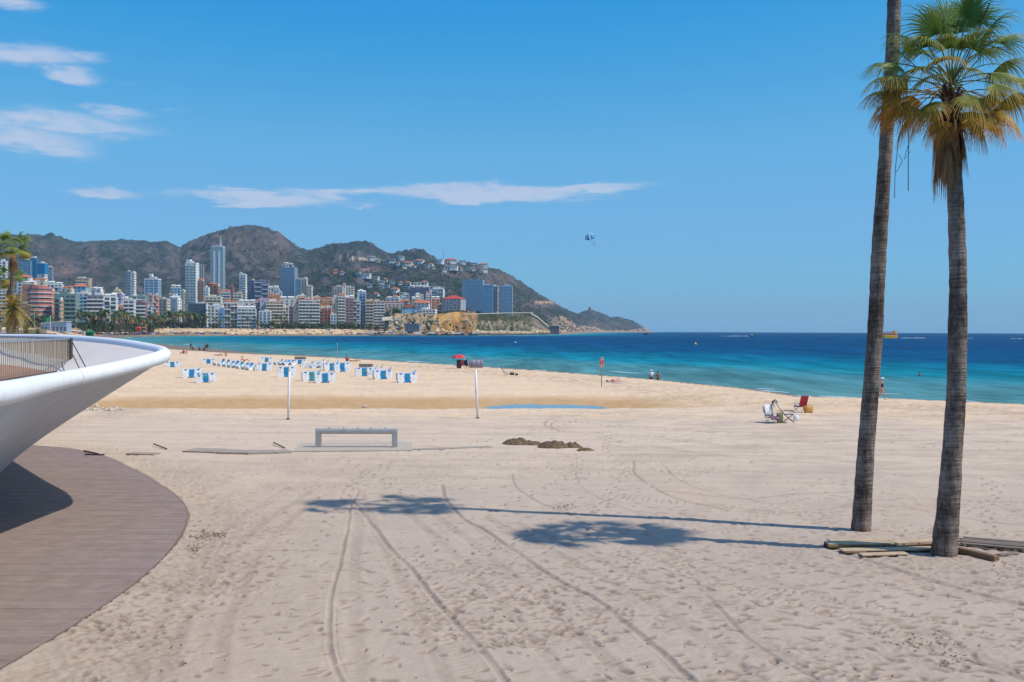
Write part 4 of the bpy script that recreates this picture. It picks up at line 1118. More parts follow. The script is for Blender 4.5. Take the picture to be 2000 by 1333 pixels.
heap('largest and roughest heap of dry seaweed, in the middle of the row', 1050, 1112, 858, 874, 3)
heap('tall narrow heap of seaweed right of the largest one', 1098, 1138, 860, 874, 4)
heap('small low brown heap at the right end of the seaweed row', 1126, 1160, 869, 880, 5)
STONE = mat('pale_stone', (196, 184, 166), rough=.9, var=.2, scale=3)
for i, (px, py, w) in enumerate(((174, 797, .30), (187, 796, .24), (712, 796, .16))):
    p = GS(px, py); mb = MB(); mb.ball((0, 0, w*.45), (w*1.1, w*.8, w*.75), 10, 7, .18, random.Random(i))
    o = mb.build('stone', mat('tan_stone', (186, 140, 108), rough=.9, var=.2) if i == 0 else STONE, None, loc=(p.x, p.y, p.z-.03))
    tag(o, ('reddish stone at the left end of the damp hollow', 'round pale stone beside the reddish one at the damp hollow', 'small pale stone at the near edge of the damp hollow')[i], 'stone')
mb = MB(); rr = random.Random(3)
for k in range(90):
    px = rr.uniform(140, 240); p = GS(px, rr.gauss(800.5, 1.4)); r_ = rr.uniform(.04, .13); mb.ball(p+Vector((0, 0, r_*.4)), (r_*1.2, r_, r_*.8), 6, 4, .2, rr)
o = mb.build('pebbles', STONE); tag(o, 'row of small white pebbles along the near edge of the damp hollow', 'pebbles', kind='stuff')
# flotsam and twigs scattered on the near sand
mb = MB()
for k in range(260):
    px = rr.uniform(200, 2000); py = 880 + 450*rr.random(); p = GS(px, py); a = rr.uniform(0, 6.28); l_ = rr.uniform(.01, .04)
    mb.bar(p+Vector((0, 0, .012)), p+Vector((math.cos(a)*l_, math.sin(a)*l_, .016+.3*l_*rr.random())), rr.uniform(.006, .014))
for (px, py, rx, ry, n) in ((395, 1050, 22, 12, 110), (425, 1045, 15, 5, 60), (1800, 1255, 60, 16, 60), (1960, 1110, 40, 18, 30), (1870, 1290, 40, 14, 30), (380, 1075, 12, 5, 40), (1110, 990, 25, 6, 60)):
    for k in range(n):
        p = GS(rr.gauss(px, rx*.6), rr.gauss(py, ry*.6)); a = rr.uniform(0, 6.28); l_ = rr.uniform(.02, .07)
        mb.bar(p+Vector((0, 0, .012)), p+Vector((math.cos(a)*l_, math.sin(a)*l_, .02)), rr.uniform(.005, .011))
tag(mb.build('dry_debris', mat('dry_debris', (110, 88, 64), rough=1, var=.4)), 'bits of dry seaweed and twigs strewn over the near sand', 'debris', kind='stuff')
# ------------------------------------------------------------------ people
def skin_mesh(name, verts, edges, m, sub=1):
    """verts: [(x,y,z,r[,r2])], first is the root; one continuous skinned surface"""
    me = bpy.data.meshes.new(name); me.from_pydata([v[:3] for v in verts], edges, [])
    o = bpy.data.objects.new('tmp', me); COL.objects.link(o)
    sk = o.modifiers.new('skin', 'SKIN')
    lay = me.skin_vertices[0] if me.skin_vertices else None
    if lay is None:
        bm = bmesh.new(); bm.from_mesh(me); bm.verts.layers.skin.verify(); bm.to_mesh(me); bm.free(); lay = me.skin_vertices[0]
    for i, v in enumerate(verts):
        lay.data[i].radius = (v[3], v[4] if len(v) > 4 else v[3]); lay.data[i].use_root = (i == 0)
    ss = o.modifiers.new('sub', 'SUBSURF'); ss.levels = sub; ss.render_levels = sub
    dg = bpy.context.evaluated_depsgraph_get()
    out = bpy.data.meshes.new_from_object(o.evaluated_get(dg)); out.name = name
    out.materials.clear(); out.materials.append(m)
    out.polygons.foreach_set('use_smooth', [True]*len(out.polygons))
    bpy.data.objects.remove(o); bpy.data.meshes.remove(me)
    return out
SKINS = [mat('skin_tan', (196, 142, 112), rough=.55, var=.06), mat('skin_brown', (158, 104, 76), rough=.55, var=.06), mat('skin_pale', (216, 168, 142), rough=.55, var=.06)]
HAIRS = {'dark': mat('hair_dark', (38, 30, 26), rough=.7), 'grey': mat('hair_grey', (160, 156, 150), rough=.7), 'brown': mat('hair_brown', (84, 60, 42), rough=.7)}
def cloth(name, rgb): return mat('cloth_'+name, rgb, rough=.85, var=.08, scale=8)
STAND = dict(pel=(0, 0, .95), spi=(0, .012, 1.14), che=(0, .0, 1.34), nec=(0, .0, 1.49), hea=(0, -.03, 1.585), top=(0, -.02, 1.69),
             shl=(-.185, 0, 1.42), ell=(-.25, .03, 1.15), wrl=(-.26, -.06, .91), shr=(.185, 0, 1.42), elr=(.25, .03, 1.15), wrr=(.26, -.06, .91),
             hil=(-.095, 0, .91), knl=(-.105, -.02, .50), anl=(-.105, .03, .09), tol=(-.12, -.13, .035), hir=(.095, 0, .91), knr=(.105, -.02, .50), anr=(.105, .03, .09), tor=(.12, -.13, .035))
SIT = dict(STAND, pel=(0, 0, .12), spi=(0, .07, .32), che=(0, .07, .53), nec=(0, .05, .68), hea=(0, .0, .775), top=(0, .01, .88), shl=(-.185, .06, .61), ell=(-.27, -.10, .42), wrl=(-.16, -.33, .40),
           shr=(.185, .06, .61), elr=(.27, -.10, .42), wrr=(.16, -.33, .40), hil=(-.095, -.02, .11), knl=(-.13, -.42, .43), anl=(-.12, -.62, .08), tol=(-.13, -.77, .04), hir=(.095, -.02, .11), knr=(.13, -.42, .43), anr=(.12, -.62, .08), tor=(.13, -.77, .04))
RECL = dict(SIT, spi=(0, .14, .26), che=(0, .27, .42), nec=(0, .34, .55), hea=(0, .34, .65), top=(0, .36, .75), shl=(-.185, .30, .49), shr=(.185, .30, .49), ell=(-.26, .48, .28), wrl=(-.24, .50, .05), elr=(.26, .48, .28), wrr=(.24, .50, .05),
            knl=(-.12, -.46, .28), anl=(-.12, -.85, .07), tol=(-.14, -.93, .17), knr=(.12, -.44, .33), anr=(.12, -.80, .07), tor=(.14, -.90, .15))
LIE = dict(STAND, pel=(0, 0, .12), spi=(0, .19, .13), che=(0, .39, .14), nec=(0, .54, .13), hea=(0, .63, .13), top=(0, .74, .12), shl=(-.185, .47, .12), ell=(-.30, .24, .09), wrl=(-.31, 0, .06),
           shr=(.185, .47, .12), elr=(.30, .24, .09), wrr=(.31, 0, .06), hil=(-.095, -.04, .11), knl=(-.13, -.45, .12), anl=(-.16, -.86, .07), tol=(-.2, -.92, .18), hir=(.095, -.04, .11), knr=(.13, -.42, .34), anr=(.14, -.72, .07), tor=(.14, -.86, .05))
CHAIR = dict(SIT, pel=(0, 0, .42), spi=(0, .06, .62), che=(0, .09, .82), nec=(0, .08, .97), hea=(0, .05, 1.06), top=(0, .06, 1.17), shl=(-.185, .08, .9), shr=(.185, .08, .9), ell=(-.27, -.04, .68), wrl=(-.2, -.26, .60), elr=(.27, -.04, .68), wrr=(.2, -.26, .60),
             hil=(-.095, -.02, .42), knl=(-.13, -.45, .46), anl=(-.13, -.52, .08), tol=(-.13, -.68, .035), hir=(.095, -.02, .42), knr=(.13, -.45, .46), anr=(.13, -.52, .08), tor=(.13, -.68, .035))
WALK = dict(STAND, knl=(-.1, -.16, .53), anl=(-.1, -.20, .1), tol=(-.11, -.36, .06), knr=(.1, .06, .50), anr=(.1, .34, .14), tor=(.1, .24, .03), ell=(-.25, .12, 1.17), wrl=(-.24, .10, .93), elr=(.25, -.05, 1.15), wrr=(.22, -.24, .98))
def body(pose, m, s=1.0, build=1.0):
    J = {k: Vector(v)*s for k, v in pose.items()}
    V = []; E = []; I = {}
    def add(k, p, r, r2=None): I[k] = len(V); V.append((p.x, p.y, p.z, r*s*build, (r2 or r)*s*build))
    R_ = dict(pel=(.135, .105), spi=(.125, .095), che=(.145, .105), nec=(.052,), hea=(.083, .095), top=(.062, .07), sh=(.062,), el=(.042,), wr=(.03,), hi=(.09,), kn=(.058,), an=(.04,), to=(.036, .028))
    for k in ('pel', 'spi', 'che', 'nec', 'hea', 'top'): add(k, J[k], *R_[k])
    # a nose-side bulge gives the head a face side
    f = (J['hea']-J['nec']).normalized()
    for sd in 'lr':
        for k in ('sh', 'el', 'wr', 'hi', 'kn', 'an', 'to'): add(k+sd, J[k+sd], *R_[k])
    for a, b in (('pel', 'spi'), ('spi', 'che'), ('che', 'nec'), ('nec', 'hea'), ('hea', 'top')): E.append((I[a], I[b]))
    for sd in 'lr':
        for a, b in (('che', 'sh'+sd), ('sh'+sd, 'el'+sd), ('el'+sd, 'wr'+sd), ('pel', 'hi'+sd), ('hi'+sd, 'kn'+sd), ('kn'+sd, 'an'+sd), ('an'+sd, 'to'+sd)): E.append((I[a], I[b]))
        d = (J['wr'+sd]-J['el'+sd]).normalized(); w = J['wr'+sd]; q = w+d*.085*s
        I['pa'+sd] = len(V); V.append((q.x, q.y, q.z, .034*s, .018*s)); E.append((I['wr'+sd], I['pa'+sd]))
        lat = d.cross(Vector((1, 0, 0))); lat = lat.normalized() if lat.length > .1 else Vector((0, 1, 0))
        for n, (o_, ln) in enumerate(((-.030, .060), (-.010, .078), (.010, .074), (.028, .058))):
            t = q+lat*o_*s+d*ln*s+Vector((0, -.015, 0))*s; V.append((t.x, t.y, t.z, .009*s, .009*s)); E.append((I['pa'+sd], len(V)-1))
        t = w+d*.06*s-lat*.06*s; V.append((t.x, t.y, t.z, .011*s, .011*s)); E.append((I['wr'+sd], len(V)-1))
    return skin_mesh('body', V, E, m), J
def garment(name, J, chain, m, s=1.0):
    V = []; E = []; I = {}
    for k, (p, r, r2) in chain['v'].items():
        p = J[p] if isinstance(p, str) else J[p[0]].lerp(J[p[1]], p[2])
        I[k] = len(V); V.append((p.x, p.y, p.z, r*s, r2*s))
    return skin_mesh(name, V, [(I[a], I[b]) for a, b in chain['e']], m)
SHIRT = dict(v=dict(pel=(('pel', 'spi', .15), .155, .125), spi=('spi', .148, .118), che=('che', .165, .125), nk=(('che', 'nec', .6), .075, .07), sl=('shl', .082, .082), al=(('shl', 'ell', .75), .068, .068), sr=('shr', .082, .082), ar=(('shr', 'elr', .75), .068, .068)),
             e=(('pel', 'spi'), ('spi', 'che'), ('che', 'nk'), ('che', 'sl'), ('sl', 'al'), ('che', 'sr'), ('sr', 'ar')))
SHORTS = dict(v=dict(pel=(('pel', 'spi', .2), .150, .122), c=('pel', .152, .124), hl=('hil', .108, .108), kl=(('hil', 'knl', .6), .092, .092), hr=('hir', .108, .108), kr=(('hir', 'knr', .6), .092, .092)), e=(('pel', 'c'), ('c', 'hl'), ('hl', 'kl'), ('c', 'hr'), ('hr', 'kr')))
TRUNKS = dict(v=dict(pel=(('pel', 'spi', .25), .146, .118), c=('pel', .148, .12), hl=('hil', .102, .102), kl=(('hil', 'knl', .18), .096, .096), hr=('hir', .102, .102), kr=(('hir', 'knr', .18), .096, .096)), e=(('pel', 'c'), ('c', 'hl'), ('hl', 'kl'), ('c', 'hr'), ('hr', 'kr')))
SWIM = dict(v=dict(pel=('pel', .19, .16), spi=('spi', .185, .155), che=(('spi', 'che', .9), .21, .165), hl=(('pel', 'hil', 1.0), .118, .118), hr=(('pel', 'hir', 1.0), .118, .118)), e=(('pel', 'spi'), ('spi', 'che'), ('pel', 'hl'), ('pel', 'hr')))
def person(label, loc, rz, pose, skin=0, hair='dark', shirt=None, shorts=None, swim=None, trunks=None, hat=None, s=1.0, group=None, build=1.0):
    root = thing('person', label, 'person', loc, rz, group)
    bm_, J = body(pose, SKINS[skin], s, build); part('body', bm_, root)
    up = (J['top']-J['hea']).normalized()
    if hair:
        mb = MB(); mb.ball((0, 0, 0), (.092*s, .102*s, .085*s), 12, 8)
        o = mb.build('hair', HAIRS[hair], root, smooth=True); o.location = J['hea'].lerp(J['top'], .72)+Vector((0, .022*s, 0)); o.rotation_euler = up.to_track_quat('Z', 'Y').to_euler()
    # eyes and nose on the face side (-y)
    mb = MB(); c = J['hea'].lerp(J['top'], .25); fw = Vector((0, -1, 0)); fw = (fw-up*fw.dot(up)); fw = fw.normalized() if fw.length > .2 else Vector((0, 0, 1))
    rt = up.cross(fw)
    for e in (-1, 1): mb.ball(c+fw*.088*s+rt*e*.033*s, .011*s, 6, 4)
    mb.build('eyes', mat('eye', (40, 34, 30)), root)
    mb = MB(); mb.ball(c+fw*.098*s-up*.035*s, (.014*s, .02*s, .022*s), 6, 5); mb.build('nose', SKINS[skin], root, smooth=True)
    if shirt: part('shirt', garment('shirt', J, SHIRT, shirt, s*build), root)
    if shorts: part('shorts', garment('shorts', J, SHORTS, shorts, s*build), root)
    if trunks: part('swim_trunks', garment('swim_trunks', J, TRUNKS, trunks, s*build), root)
    if swim: part('swimsuit', garment('swimsuit', J, SWIM, swim, s*build), root)
    if hat:
        mb = MB(); c = J['top']+up*.0
        mb.ball(c-up*.02*s, (.105*s, .115*s, .075*s), 12, 8); n = 14
        d0 = [c-up*.03*s+Vector((math.cos(2*PI*k/n)*.17*s, math.sin(2*PI*k/n)*.18*s-.02, -.01)) for k in range(n)]; d1 = [p-up*.018*s for p in d0]
        mb.add(d0+d1, [tuple(range(n)), tuple(range(2*n-1, n-1, -1))]+[((k+1) % n, k, k+n, (k+1) % n+n) for k in range(n)])
        mb.build('hat', hat, root, smooth=False)
    return root
BLACKC = cloth('black', (26, 26, 30)); WHITEC = cloth('white', (232, 232, 230)); NAVYC = cloth('navy', (38, 44, 72)); REDC = cloth('red', (190, 52, 52)); BLUEC = cloth('blue', (90, 158, 205)); DARKC = cloth('dark', (52, 48, 50)); TEALC = cloth('teal', (60, 120, 130)); PURPLE = cloth('plum', (120, 84, 104)); LILAC = cloth('lilac', (180, 172, 186)); NAVYP = cloth('navy_print', (40, 58, 92))
def shore_z(p): return lz(p.x, p.y)
# the woman walking along the edge
b = GS(1722, 782); person('woman in a dark swimsuit and white hat walking along the edge of the water', b, 1.25, WALK, 0, 'grey', swim=NAVYP, hat=WHITEC, s=.96)
# two men standing in the shallows, seen from behind
p = P(1272, 740, 108); person('man in a white shirt and pale cap standing in the shallows, seen from behind', (p.x, p.y, 5-(722.5-645.95)/2000*108-1.74), PI+.1, STAND, 0, None, shirt=WHITEC, shorts=DARKC, hat=WHITEC, build=1.1)
p = P(1285, 740, 108); person('bare-backed man in black trunks standing beside the man in white', (p.x, p.y, 5-(725.5-645.99)/2000*108-1.74*.95), PI-.1, STAND, 1, 'dark', trunks=BLACKC, s=.95)
# sunbather by the lifebuoy post
b = GS(1200, 748)
TOWEL = cloth('white_towel', (226, 222, 216))
o = MB().box(-.42, .42, -1.0, .95, 0, .035).build('beach_towel', TOWEL, None, loc=b, rot=(0, 0, PI/2+.06)); tag(o, 'white beach towel under the sunbather by the lifebuoy post', 'towel')
person('person in a red swimsuit sunbathing on a towel by the lifebuoy post', b+Vector((0, 0, .03)), PI/2+.06, LIE, 2, 'dark', swim=REDC)
# people among and beyond the sunbeds
for (px, py, pose, rz, kw, label) in (
    (353, 691, SIT, .9, dict(skin=2, hair='brown', shirt=WHITEC), 'person in a white top sitting on the sand nearest the balcony rim'),
    (358.5, 692, SIT, .2, dict(skin=1, hair='dark', shirt=REDC, shorts=BLACKC), 'person in a red top sitting between two others near the balcony rim'),
    (364.5, 692, SIT, -.8, dict(skin=2, hair='dark', trunks=DARKC), 'bare-shouldered person sitting at the right of the trio near the balcony rim'),
    (372.5, 684, STAND, .6, dict(skin=1, hair='dark', shirt=NAVYC, shorts=DARKC), 'person in navy standing on the wet sand at the left of the beach'),
    (376, 684.5, SIT, 2.2, dict(skin=1, hair='dark', shirt=DARKC), 'small dark figure sitting at the feet of the person in navy'),
    (389.5, 685.5, SIT, 2.6, dict(skin=1, hair='dark', shirt=DARKC), 'lone dark figure sitting at the water between two standing groups'),
    (398, 686, SIT, 3.0, dict(skin=1, hair='dark', shirt=NAVYC), 'dark figure sitting just left of the standing pair'),
    (402, 686, STAND, 2.7, dict(skin=0, hair='brown', shirt=PURPLE, shorts=DARKC), 'person in plum, left of the pair standing at the water'),
    (405.5, 686, STAND, 3.2, dict(skin=1, hair='dark', shirt=BLACKC, shorts=BLACKC), 'person in black, right of the pair standing at the water'),
    (441, 696, SIT, .4, dict(skin=0, hair='brown', trunks=REDC), 'person sitting on the sand behind the long row of sunbeds'),
    (427, 695, LIE, 1.4, dict(skin=1, hair='dark', trunks=BLACKC), 'person lying on the sand left of the one sitting behind the sunbeds'),
    (477, 706, RECL, 1.35, dict(skin=0, hair='brown', trunks=DARKC), 'person leaning back on their hands beside the long row of sunbeds'),
    (488, 687.5, SIT, 2.9, dict(skin=0, hair='brown', shirt=PURPLE), 'person sitting at the waterline above the row of sunbeds'),
    (677, 706, SIT, .9, dict(skin=1, hair='dark', shirt=REDC, shorts=BLACKC), 'person in a red top sitting beyond the sunbeds right of the thin pole'),
    (694, 706.5, LIE, 1.5, dict(skin=0, hair='dark', trunks=BLACKC), 'sunbather lying on the sand right of the thin pole')):
    person(label, GS(px, py), rz, pose, **kw)
# heads and shoulders of bathers in the water
def bather(label, px, py, rz, skin, hair, depth=1.15):
    d = (5-SEA)*2000/(py-hor(px)); p = P(px, py, d)
    person(label, (p.x, p.y, SEA-depth), rz, STAND, skin, hair)
bather('bather standing chest deep in the sea right of the left palm trunk', 1796.5, 735, .5, 1, 'dark')
bather('bather chest deep in the sea far behind the windbreak', 1009, 671, 2, 0, 'brown')
for px, py, lb in ((412, 681.5, 'bather in the water just right of the standing pair'), (427, 680, 'bather furthest right of those near the standing pair'), (438, 683, 'dark haired bather in the water above the sitting people')): bather(lb, px, py, 1.0, 1, 'dark')

# ------------------------------------------------------------------ folding chairs and beach things
ALU = mat('chair_tube', (196, 198, 200), rough=.35, metal=.6, var=.05); NAVYT = mat('navy_tube', (44, 52, 84), rough=.4, metal=.2)
def folding_chair(label, loc, rz, fabric, frame, seat_h=.38, back=.75, tilt=.45, stripe=None, group='folding beach chairs'):
    root = thing('folding_chair', label, 'chair', loc, rz, group)
    w = .27
    MB().box(-w+.03, w-.03, -.26, .22, seat_h-.012, seat_h+.012).build('seat', fabric, root)
    mb = MB(); mt_ = Matrix.Translation((0, .22, seat_h)) @ Matrix.Rotation(-tilt, 4, 'X'); mb.box(-w+.03, w-.03, -.012, .012, .05, back, mt_); mb.build('backrest', fabric, root)
    for sx in (-1, 1):
        mb = MB(); mb.tube([mt_ @ Vector((sx*w, 0, -.05)), mt_ @ Vector((sx*w, 0, back+.03))], .014, n=6); mb.build('back_post', frame, root)
        mb = MB(); mb.tube([Vector((sx*w, -.28, seat_h)), Vector((sx*w, .30, 0))], .014, n=6); mb.build('leg', frame, root)
        mb = MB(); mb.tube([Vector((sx*(w+.02), .20, seat_h)), Vector((sx*(w+.02), -.34, 0))], .014, n=6); mb.build('leg', frame, root)
        mb = MB(); mb.box(sx*w-.025, sx*w+.025, -.28, .24, seat_h+.19, seat_h+.215); mb.build('armrest', frame, root)
    mb = MB(); mb.tube([Vector((-w, .30, .012)), Vector((w, .30, .012))], .012, n=6); mb.tube([Vector((-w, -.28, seat_h)), Vector((w, -.28, seat_h))], .012, n=6); mb.tube([mt_ @ Vector((-w, 0, back+.03)), mt_ @ Vector((w, 0, back+.03))], .014, n=6); mb.build('cross_tubes', frame, root)
    return root
CHB = cloth('chair_blue', (52, 74, 130)); CHR = cloth('chair_red', (176, 44, 56)); CHP = cloth('chair_plum', (128, 92, 112)); STRAW = mat('straw', (198, 150, 76), rough=.9, var=.3, scale=20, bump=.4); OLIVE = cloth('olive', (110, 112, 82))
def drape(label, pts, w, m, name='towel', cat='towel'):
    """cloth hung over a chair back: a folded strip through PTS, W wide along x"""
    mb = MB(); n = 7; vs = []
    for (x, y, z) in pts:
        for k in range(n): vs.append((x+(k/(n-1)-.5)*w, y+.02*math.sin(k*2.1+z*9), z+.012*math.sin(k*1.7+y*7)))
    fs = [(a*n+b, a*n+b+1, (a+1)*n+b+1, (a+1)*n+b) for a in range(len(pts)-1) for b in range(n-1)]
    o = mb.add(vs, fs).build(name, m, None, smooth=True)
    md = o.modifiers.new('thick', 'SOLIDIFY'); md.thickness = .012
    return tag(o, label, cat)
def place(o, base, rz): o.location = base; o.rotation_euler = (0, 0, rz); return o
def bag(label, loc, rz, m, w=.4, d=.22, h=.34):
    root = thing('beach_bag', label, 'bag', loc, rz)
    pr = []; n = 14
    vs = []; fs = []
    for j, (f, z) in enumerate(((.86, 0), (1.0, h*.3), (1.04, h*.7), (.92, h), (.84, h*.98), (.80, h*.25))):
        for k in range(n):
            a = 2*PI*k/n; vs.append((math.copysign(abs(math.cos(a))**.6, math.cos(a))*w/2*f, math.copysign(abs(math.sin(a))**.6, math.sin(a))*d/2*f, z+.02*math.sin(3*a)*(j > 1)))
    for j in range(5):
        for k in range(n): fs.append((j*n+k, j*n+(k+1) % n, (j+1)*n+(k+1) % n, (j+1)*n+k))
    fs.append(tuple(range(n-1, -1, -1))); fs.append(tuple(5*n+k for k in range(n)))
    MB().add(vs, fs).build('pouch', m, root, smooth=True)
    for y in (-d/2, d/2):
        mb = MB(); mb.tube([Vector((math.cos(t)*w*.28, y*.95, h*.95+math.sin(t)*.16)) for t in np.linspace(0, PI, 9)], .012, n=6); mb.build('handle', m, root)
    return root
# group of three chairs on the sand
cA = GS(1507, 827); cB = GS(1539, 826); cC = GS(1563, 806)
folding_chair('low plum folding chair with a white towel over it, left of the blue chair', cA, .35, CHP, ALU, seat_h=.30, back=.62, tilt=.25)
place(drape('white towel hanging over the back of the low plum chair', [(0, .20, .36), (0, .27, .62), (0, .35, .93), (0, .42, .99), (0, .47, .82), (0, .42, .55)], .5, TOWEL), cA, .35)
place(drape('dark red cloth heaped on the seat of the low plum chair', [(0, -.34, .22), (0, -.27, .36), (0, -.05, .40), (0, .15, .38)], .46, PURPLE, 'folded_cloth', 'cloth'), cA, .35)
folding_chair('blue folding chair with a reclined back draped in towels', cB, 1.35, CHB, NAVYT, seat_h=.46, back=.86, tilt=.62)
place(drape('pale green and white towel over the reclined back of the blue chair', [(0, .24, .56), (0, .42, .84), (0, .62, 1.12), (0, .70, 1.22), (0, .80, 1.06), (0, .74, .84)], .44, cloth('pale_green', (196, 214, 196))), cB, 1.35)
place(drape('navy and white cloth hung on the top end of the blue chair', [(0, .56, 1.10), (0, .69, 1.26), (0, .84, 1.14), (0, .86, .9)], .3, cloth('navy_white', (50, 60, 100)), 'shirt', 'cloth'), cB, 1.35)
q = GS(1523, 826.5); bag('olive bag standing between the plum chair and the blue chair', q, .4, OLIVE, .36, .22, .55)
q = GS(1555, 822); bag('small white bag on the sand beside the blue chair', q, .2, WHITEC, .3, .2, .3)
folding_chair('red folding chair with its back towards the boardwalk, beside a straw bag', cC, PI+.35, CHR, NAVYT, seat_h=.36, back=.72, tilt=.35)
q = GS(1579, 807); bag('straw bag standing on the sand beside the red chair', q, .3, STRAW, .58, .3, .42)
place(drape('pale blue towel crumpled on the seat of the red chair', [(0, -.42, .34), (0, -.30, .46), (0, -.1, .44), (0, .1, .40)], .4, cloth('pale_blue', (176, 190, 206))), cC, PI+.35)
# low lounger with a bag beyond, near the water
c = GS(989, 733); folding_chair('low dark reclining chair near the water right of the windbreak', c, 1.45, DARKC, ALU, seat_h=.24, back=.95, tilt=.6)
bag('dark bag on the sand beside the low reclining chair', GS(1000, 733), .2, DARKC, .5, .28, .26)
bag('small dark bundle on the sand furthest right of the low reclining chair', GS(1009, 733.5), 1.2, BLACKC, .4, .26, .16)
# red parasol, windbreak, two people
c = GS(897, 719.5)
root = thing('parasol', 'open red beach parasol planted in the sand beside the grey windbreak', 'parasol', c)
mb = MB(); mb.tube([Vector((0, 0, -.2)), Vector((0, 0, 1.72))], .018, n=8); mb.build('pole', ALU, root)
REDP = [mat('parasol_red', (214, 36, 48), rough=.6, var=.06), mat('parasol_red_light', (232, 72, 72), rough=.6, var=.06)]
for g in range(8):
    vs = []; fs = []
    for j in range(6):
        f = j/5; r_ = .99*f; z = 1.80-.40*f**1.7
        for k in range(4):
            a = 2*PI*(g+k/3)/8; sc = 1-.05*math.sin(PI*k/3)*f; vs.append((math.cos(a)*r_*sc, math.sin(a)*r_*sc, z-.03*math.sin(PI*k/3)*f))
    for j in range(5):
        for k in range(3): fs.append((j*4+k, (j+1)*4+k, (j+1)*4+k+1, j*4+k+1))
    o = MB().add(vs, fs).build('gore', REDP[g % 2], root, smooth=True); o.modifiers.new('thick', 'SOLIDIFY').thickness = .006
root.rotation_euler = (.05, -.06, 0)
def windbreak(label, px0, px1, yb, h, m, posts):
    a = GS(px0, yb); b = GS(px1, yb); d = b-a; L_ = d.length
    r_ = thing('windbreak', label, 'windbreak', a, math.atan2(d.y, d.x), 'cloth screens on the beach')
    vs = []; n = 17
    for j in range(2):
        for k in range(n): vs.append((L_*k/(n-1), .04*math.sin(k*1.1), .05+(h-.05)*j))
    o = MB().add(vs, [(k, k+1, n+k+1, n+k) for k in range(n-1)]).build('cloth', m, r_, smooth=True); o.modifiers.new('thick', 'SOLIDIFY').thickness = .008
    for k in range(posts):
        x = L_*k/(posts-1); mb = MB(); mb.tube([Vector((x, 0, -.2)), Vector((x, 0, h+.06))], .018, n=6); mb.build('stake', mat('stake_wood', (150, 124, 92)), r_)
windbreak('lilac grey cloth windbreak right of the red parasol', 917, 943, 719.5, 1.12, mat('wind_lilac', (150, 146, 160), rough=.8, var=.12), 4)
windbreak('dark cloth windbreak under the red parasol', 892, 901, 720, 1.1, mat('wind_dark', (74, 70, 84), rough=.8, var=.15), 3)
cc = GS(902.5, 719.5); folding_chair('red and white folding chair under the parasol', cc, PI+.6, REDC, ALU, seat_h=.4)
person('person in a white hat sitting in the red chair under the parasol', cc+Vector((0, 0, -.02)), PI+.6, CHAIR, 0, None, shirt=WHITEC, shorts=REDC, hat=WHITEC)
cc = GS(911, 720); folding_chair('navy folding chair between the parasol and the windbreak', cc, PI-.2, NAVYC, ALU, seat_h=.42)
person('person in a light blue shirt sitting between the parasol and the windbreak', cc, PI-.2, CHAIR, 1, 'dark', shirt=BLUEC, shorts=NAVYC)

# ------------------------------------------------------------------ lifebuoy post, thin pole, grey boxes
b = GS(1175, 755.5); t = P(1175.5, 697, b.y)
root = thing('lifebuoy_post', 'grey post holding a red and white lifebuoy, standing on the sand near the water', 'lifebuoy post', b)
mb = MB(); mb.tube([Vector((0, 0, -.2)), Vector((0, 0, t.z-b.z-.1))], .045, n=8); mb.build('post', mat('post_grey', (138, 134, 126), var=.2), root)
h = t.z-b.z-.52; n = 24
pl = [(math.cos(2*PI*k/n)*.19, h+math.sin(2*PI*k/n)*.50) for k in range(n)]
MB().prism(pl, -.075, -.05).build('backboard', mat('board_white', (232, 222, 206), rough=.4), root)
mb = MB(); pts = [Vector((math.cos(2*PI*k/n)*.12, -.10, h+math.sin(2*PI*k/n)*.38)) for k in range(n+1)]; mb.tube(pts, .058, n=8, cap=False); mb.build('lifebuoy', mat('buoy_red', (214, 40, 40), rough=.4), root, smooth=True)
for k in (3, 9, 15, 21):
    mb = MB(); mb.tube([pts[k], pts[k+1]], .061, n=8); mb.build('reflective_band', mat('band_white', (230, 230, 228)), root)
b = GS(659, 706); root = thing('flag_pole', 'thin bare pole standing in the sand among the sunbeds', 'pole', b)
mb = MB(); mb.tube([Vector((0, 0, -.2)), Vector((0, 0, 2.75))], .035, n=6); mb.build('shaft', mat('pole_grey', (158, 162, 160), rough=.5), root)
mb = MB(); mb.ball((0, 0, 2.77), .06, 8, 6); mb.build('finial', WPOST, root)
BOXG = mat('locker_grey', (150, 138, 124), rough=.7, var=.12)
for i, (x0, x1, yt, yb) in enumerate(((575, 596, 698, 706), (703, 725, 712, 721))):
    a = GS(x0, yb); b = GS(x1, yb); c = (a+b)/2; w = (b-a).length/2; hh = (yb-yt)/2000*c.y
    root = thing('beach_locker', ('tan grey locker box standing behind the middle sunbeds', 'tan grey locker box left of the right hand sunbed stacks')[i], 'locker', c, -.05, 'grey boxes among the sunbeds')
    MB().box(-w, w, 0, .8, -.1, hh).build('carcass', BOXG, root)
    MB().box(-w-.05, w+.05, -.06, .86, hh, hh+.06).build('lid', mat('locker_lid', (172, 162, 150)), root)
    for k in range(4): MB().box(-w+.1+k*(2*w-.1)/4, -w+k*(2*w-.1)/4+(2*w-.1)/4, -.025, -.002, .08, hh-.08).build('door_panel', BOXG, root)

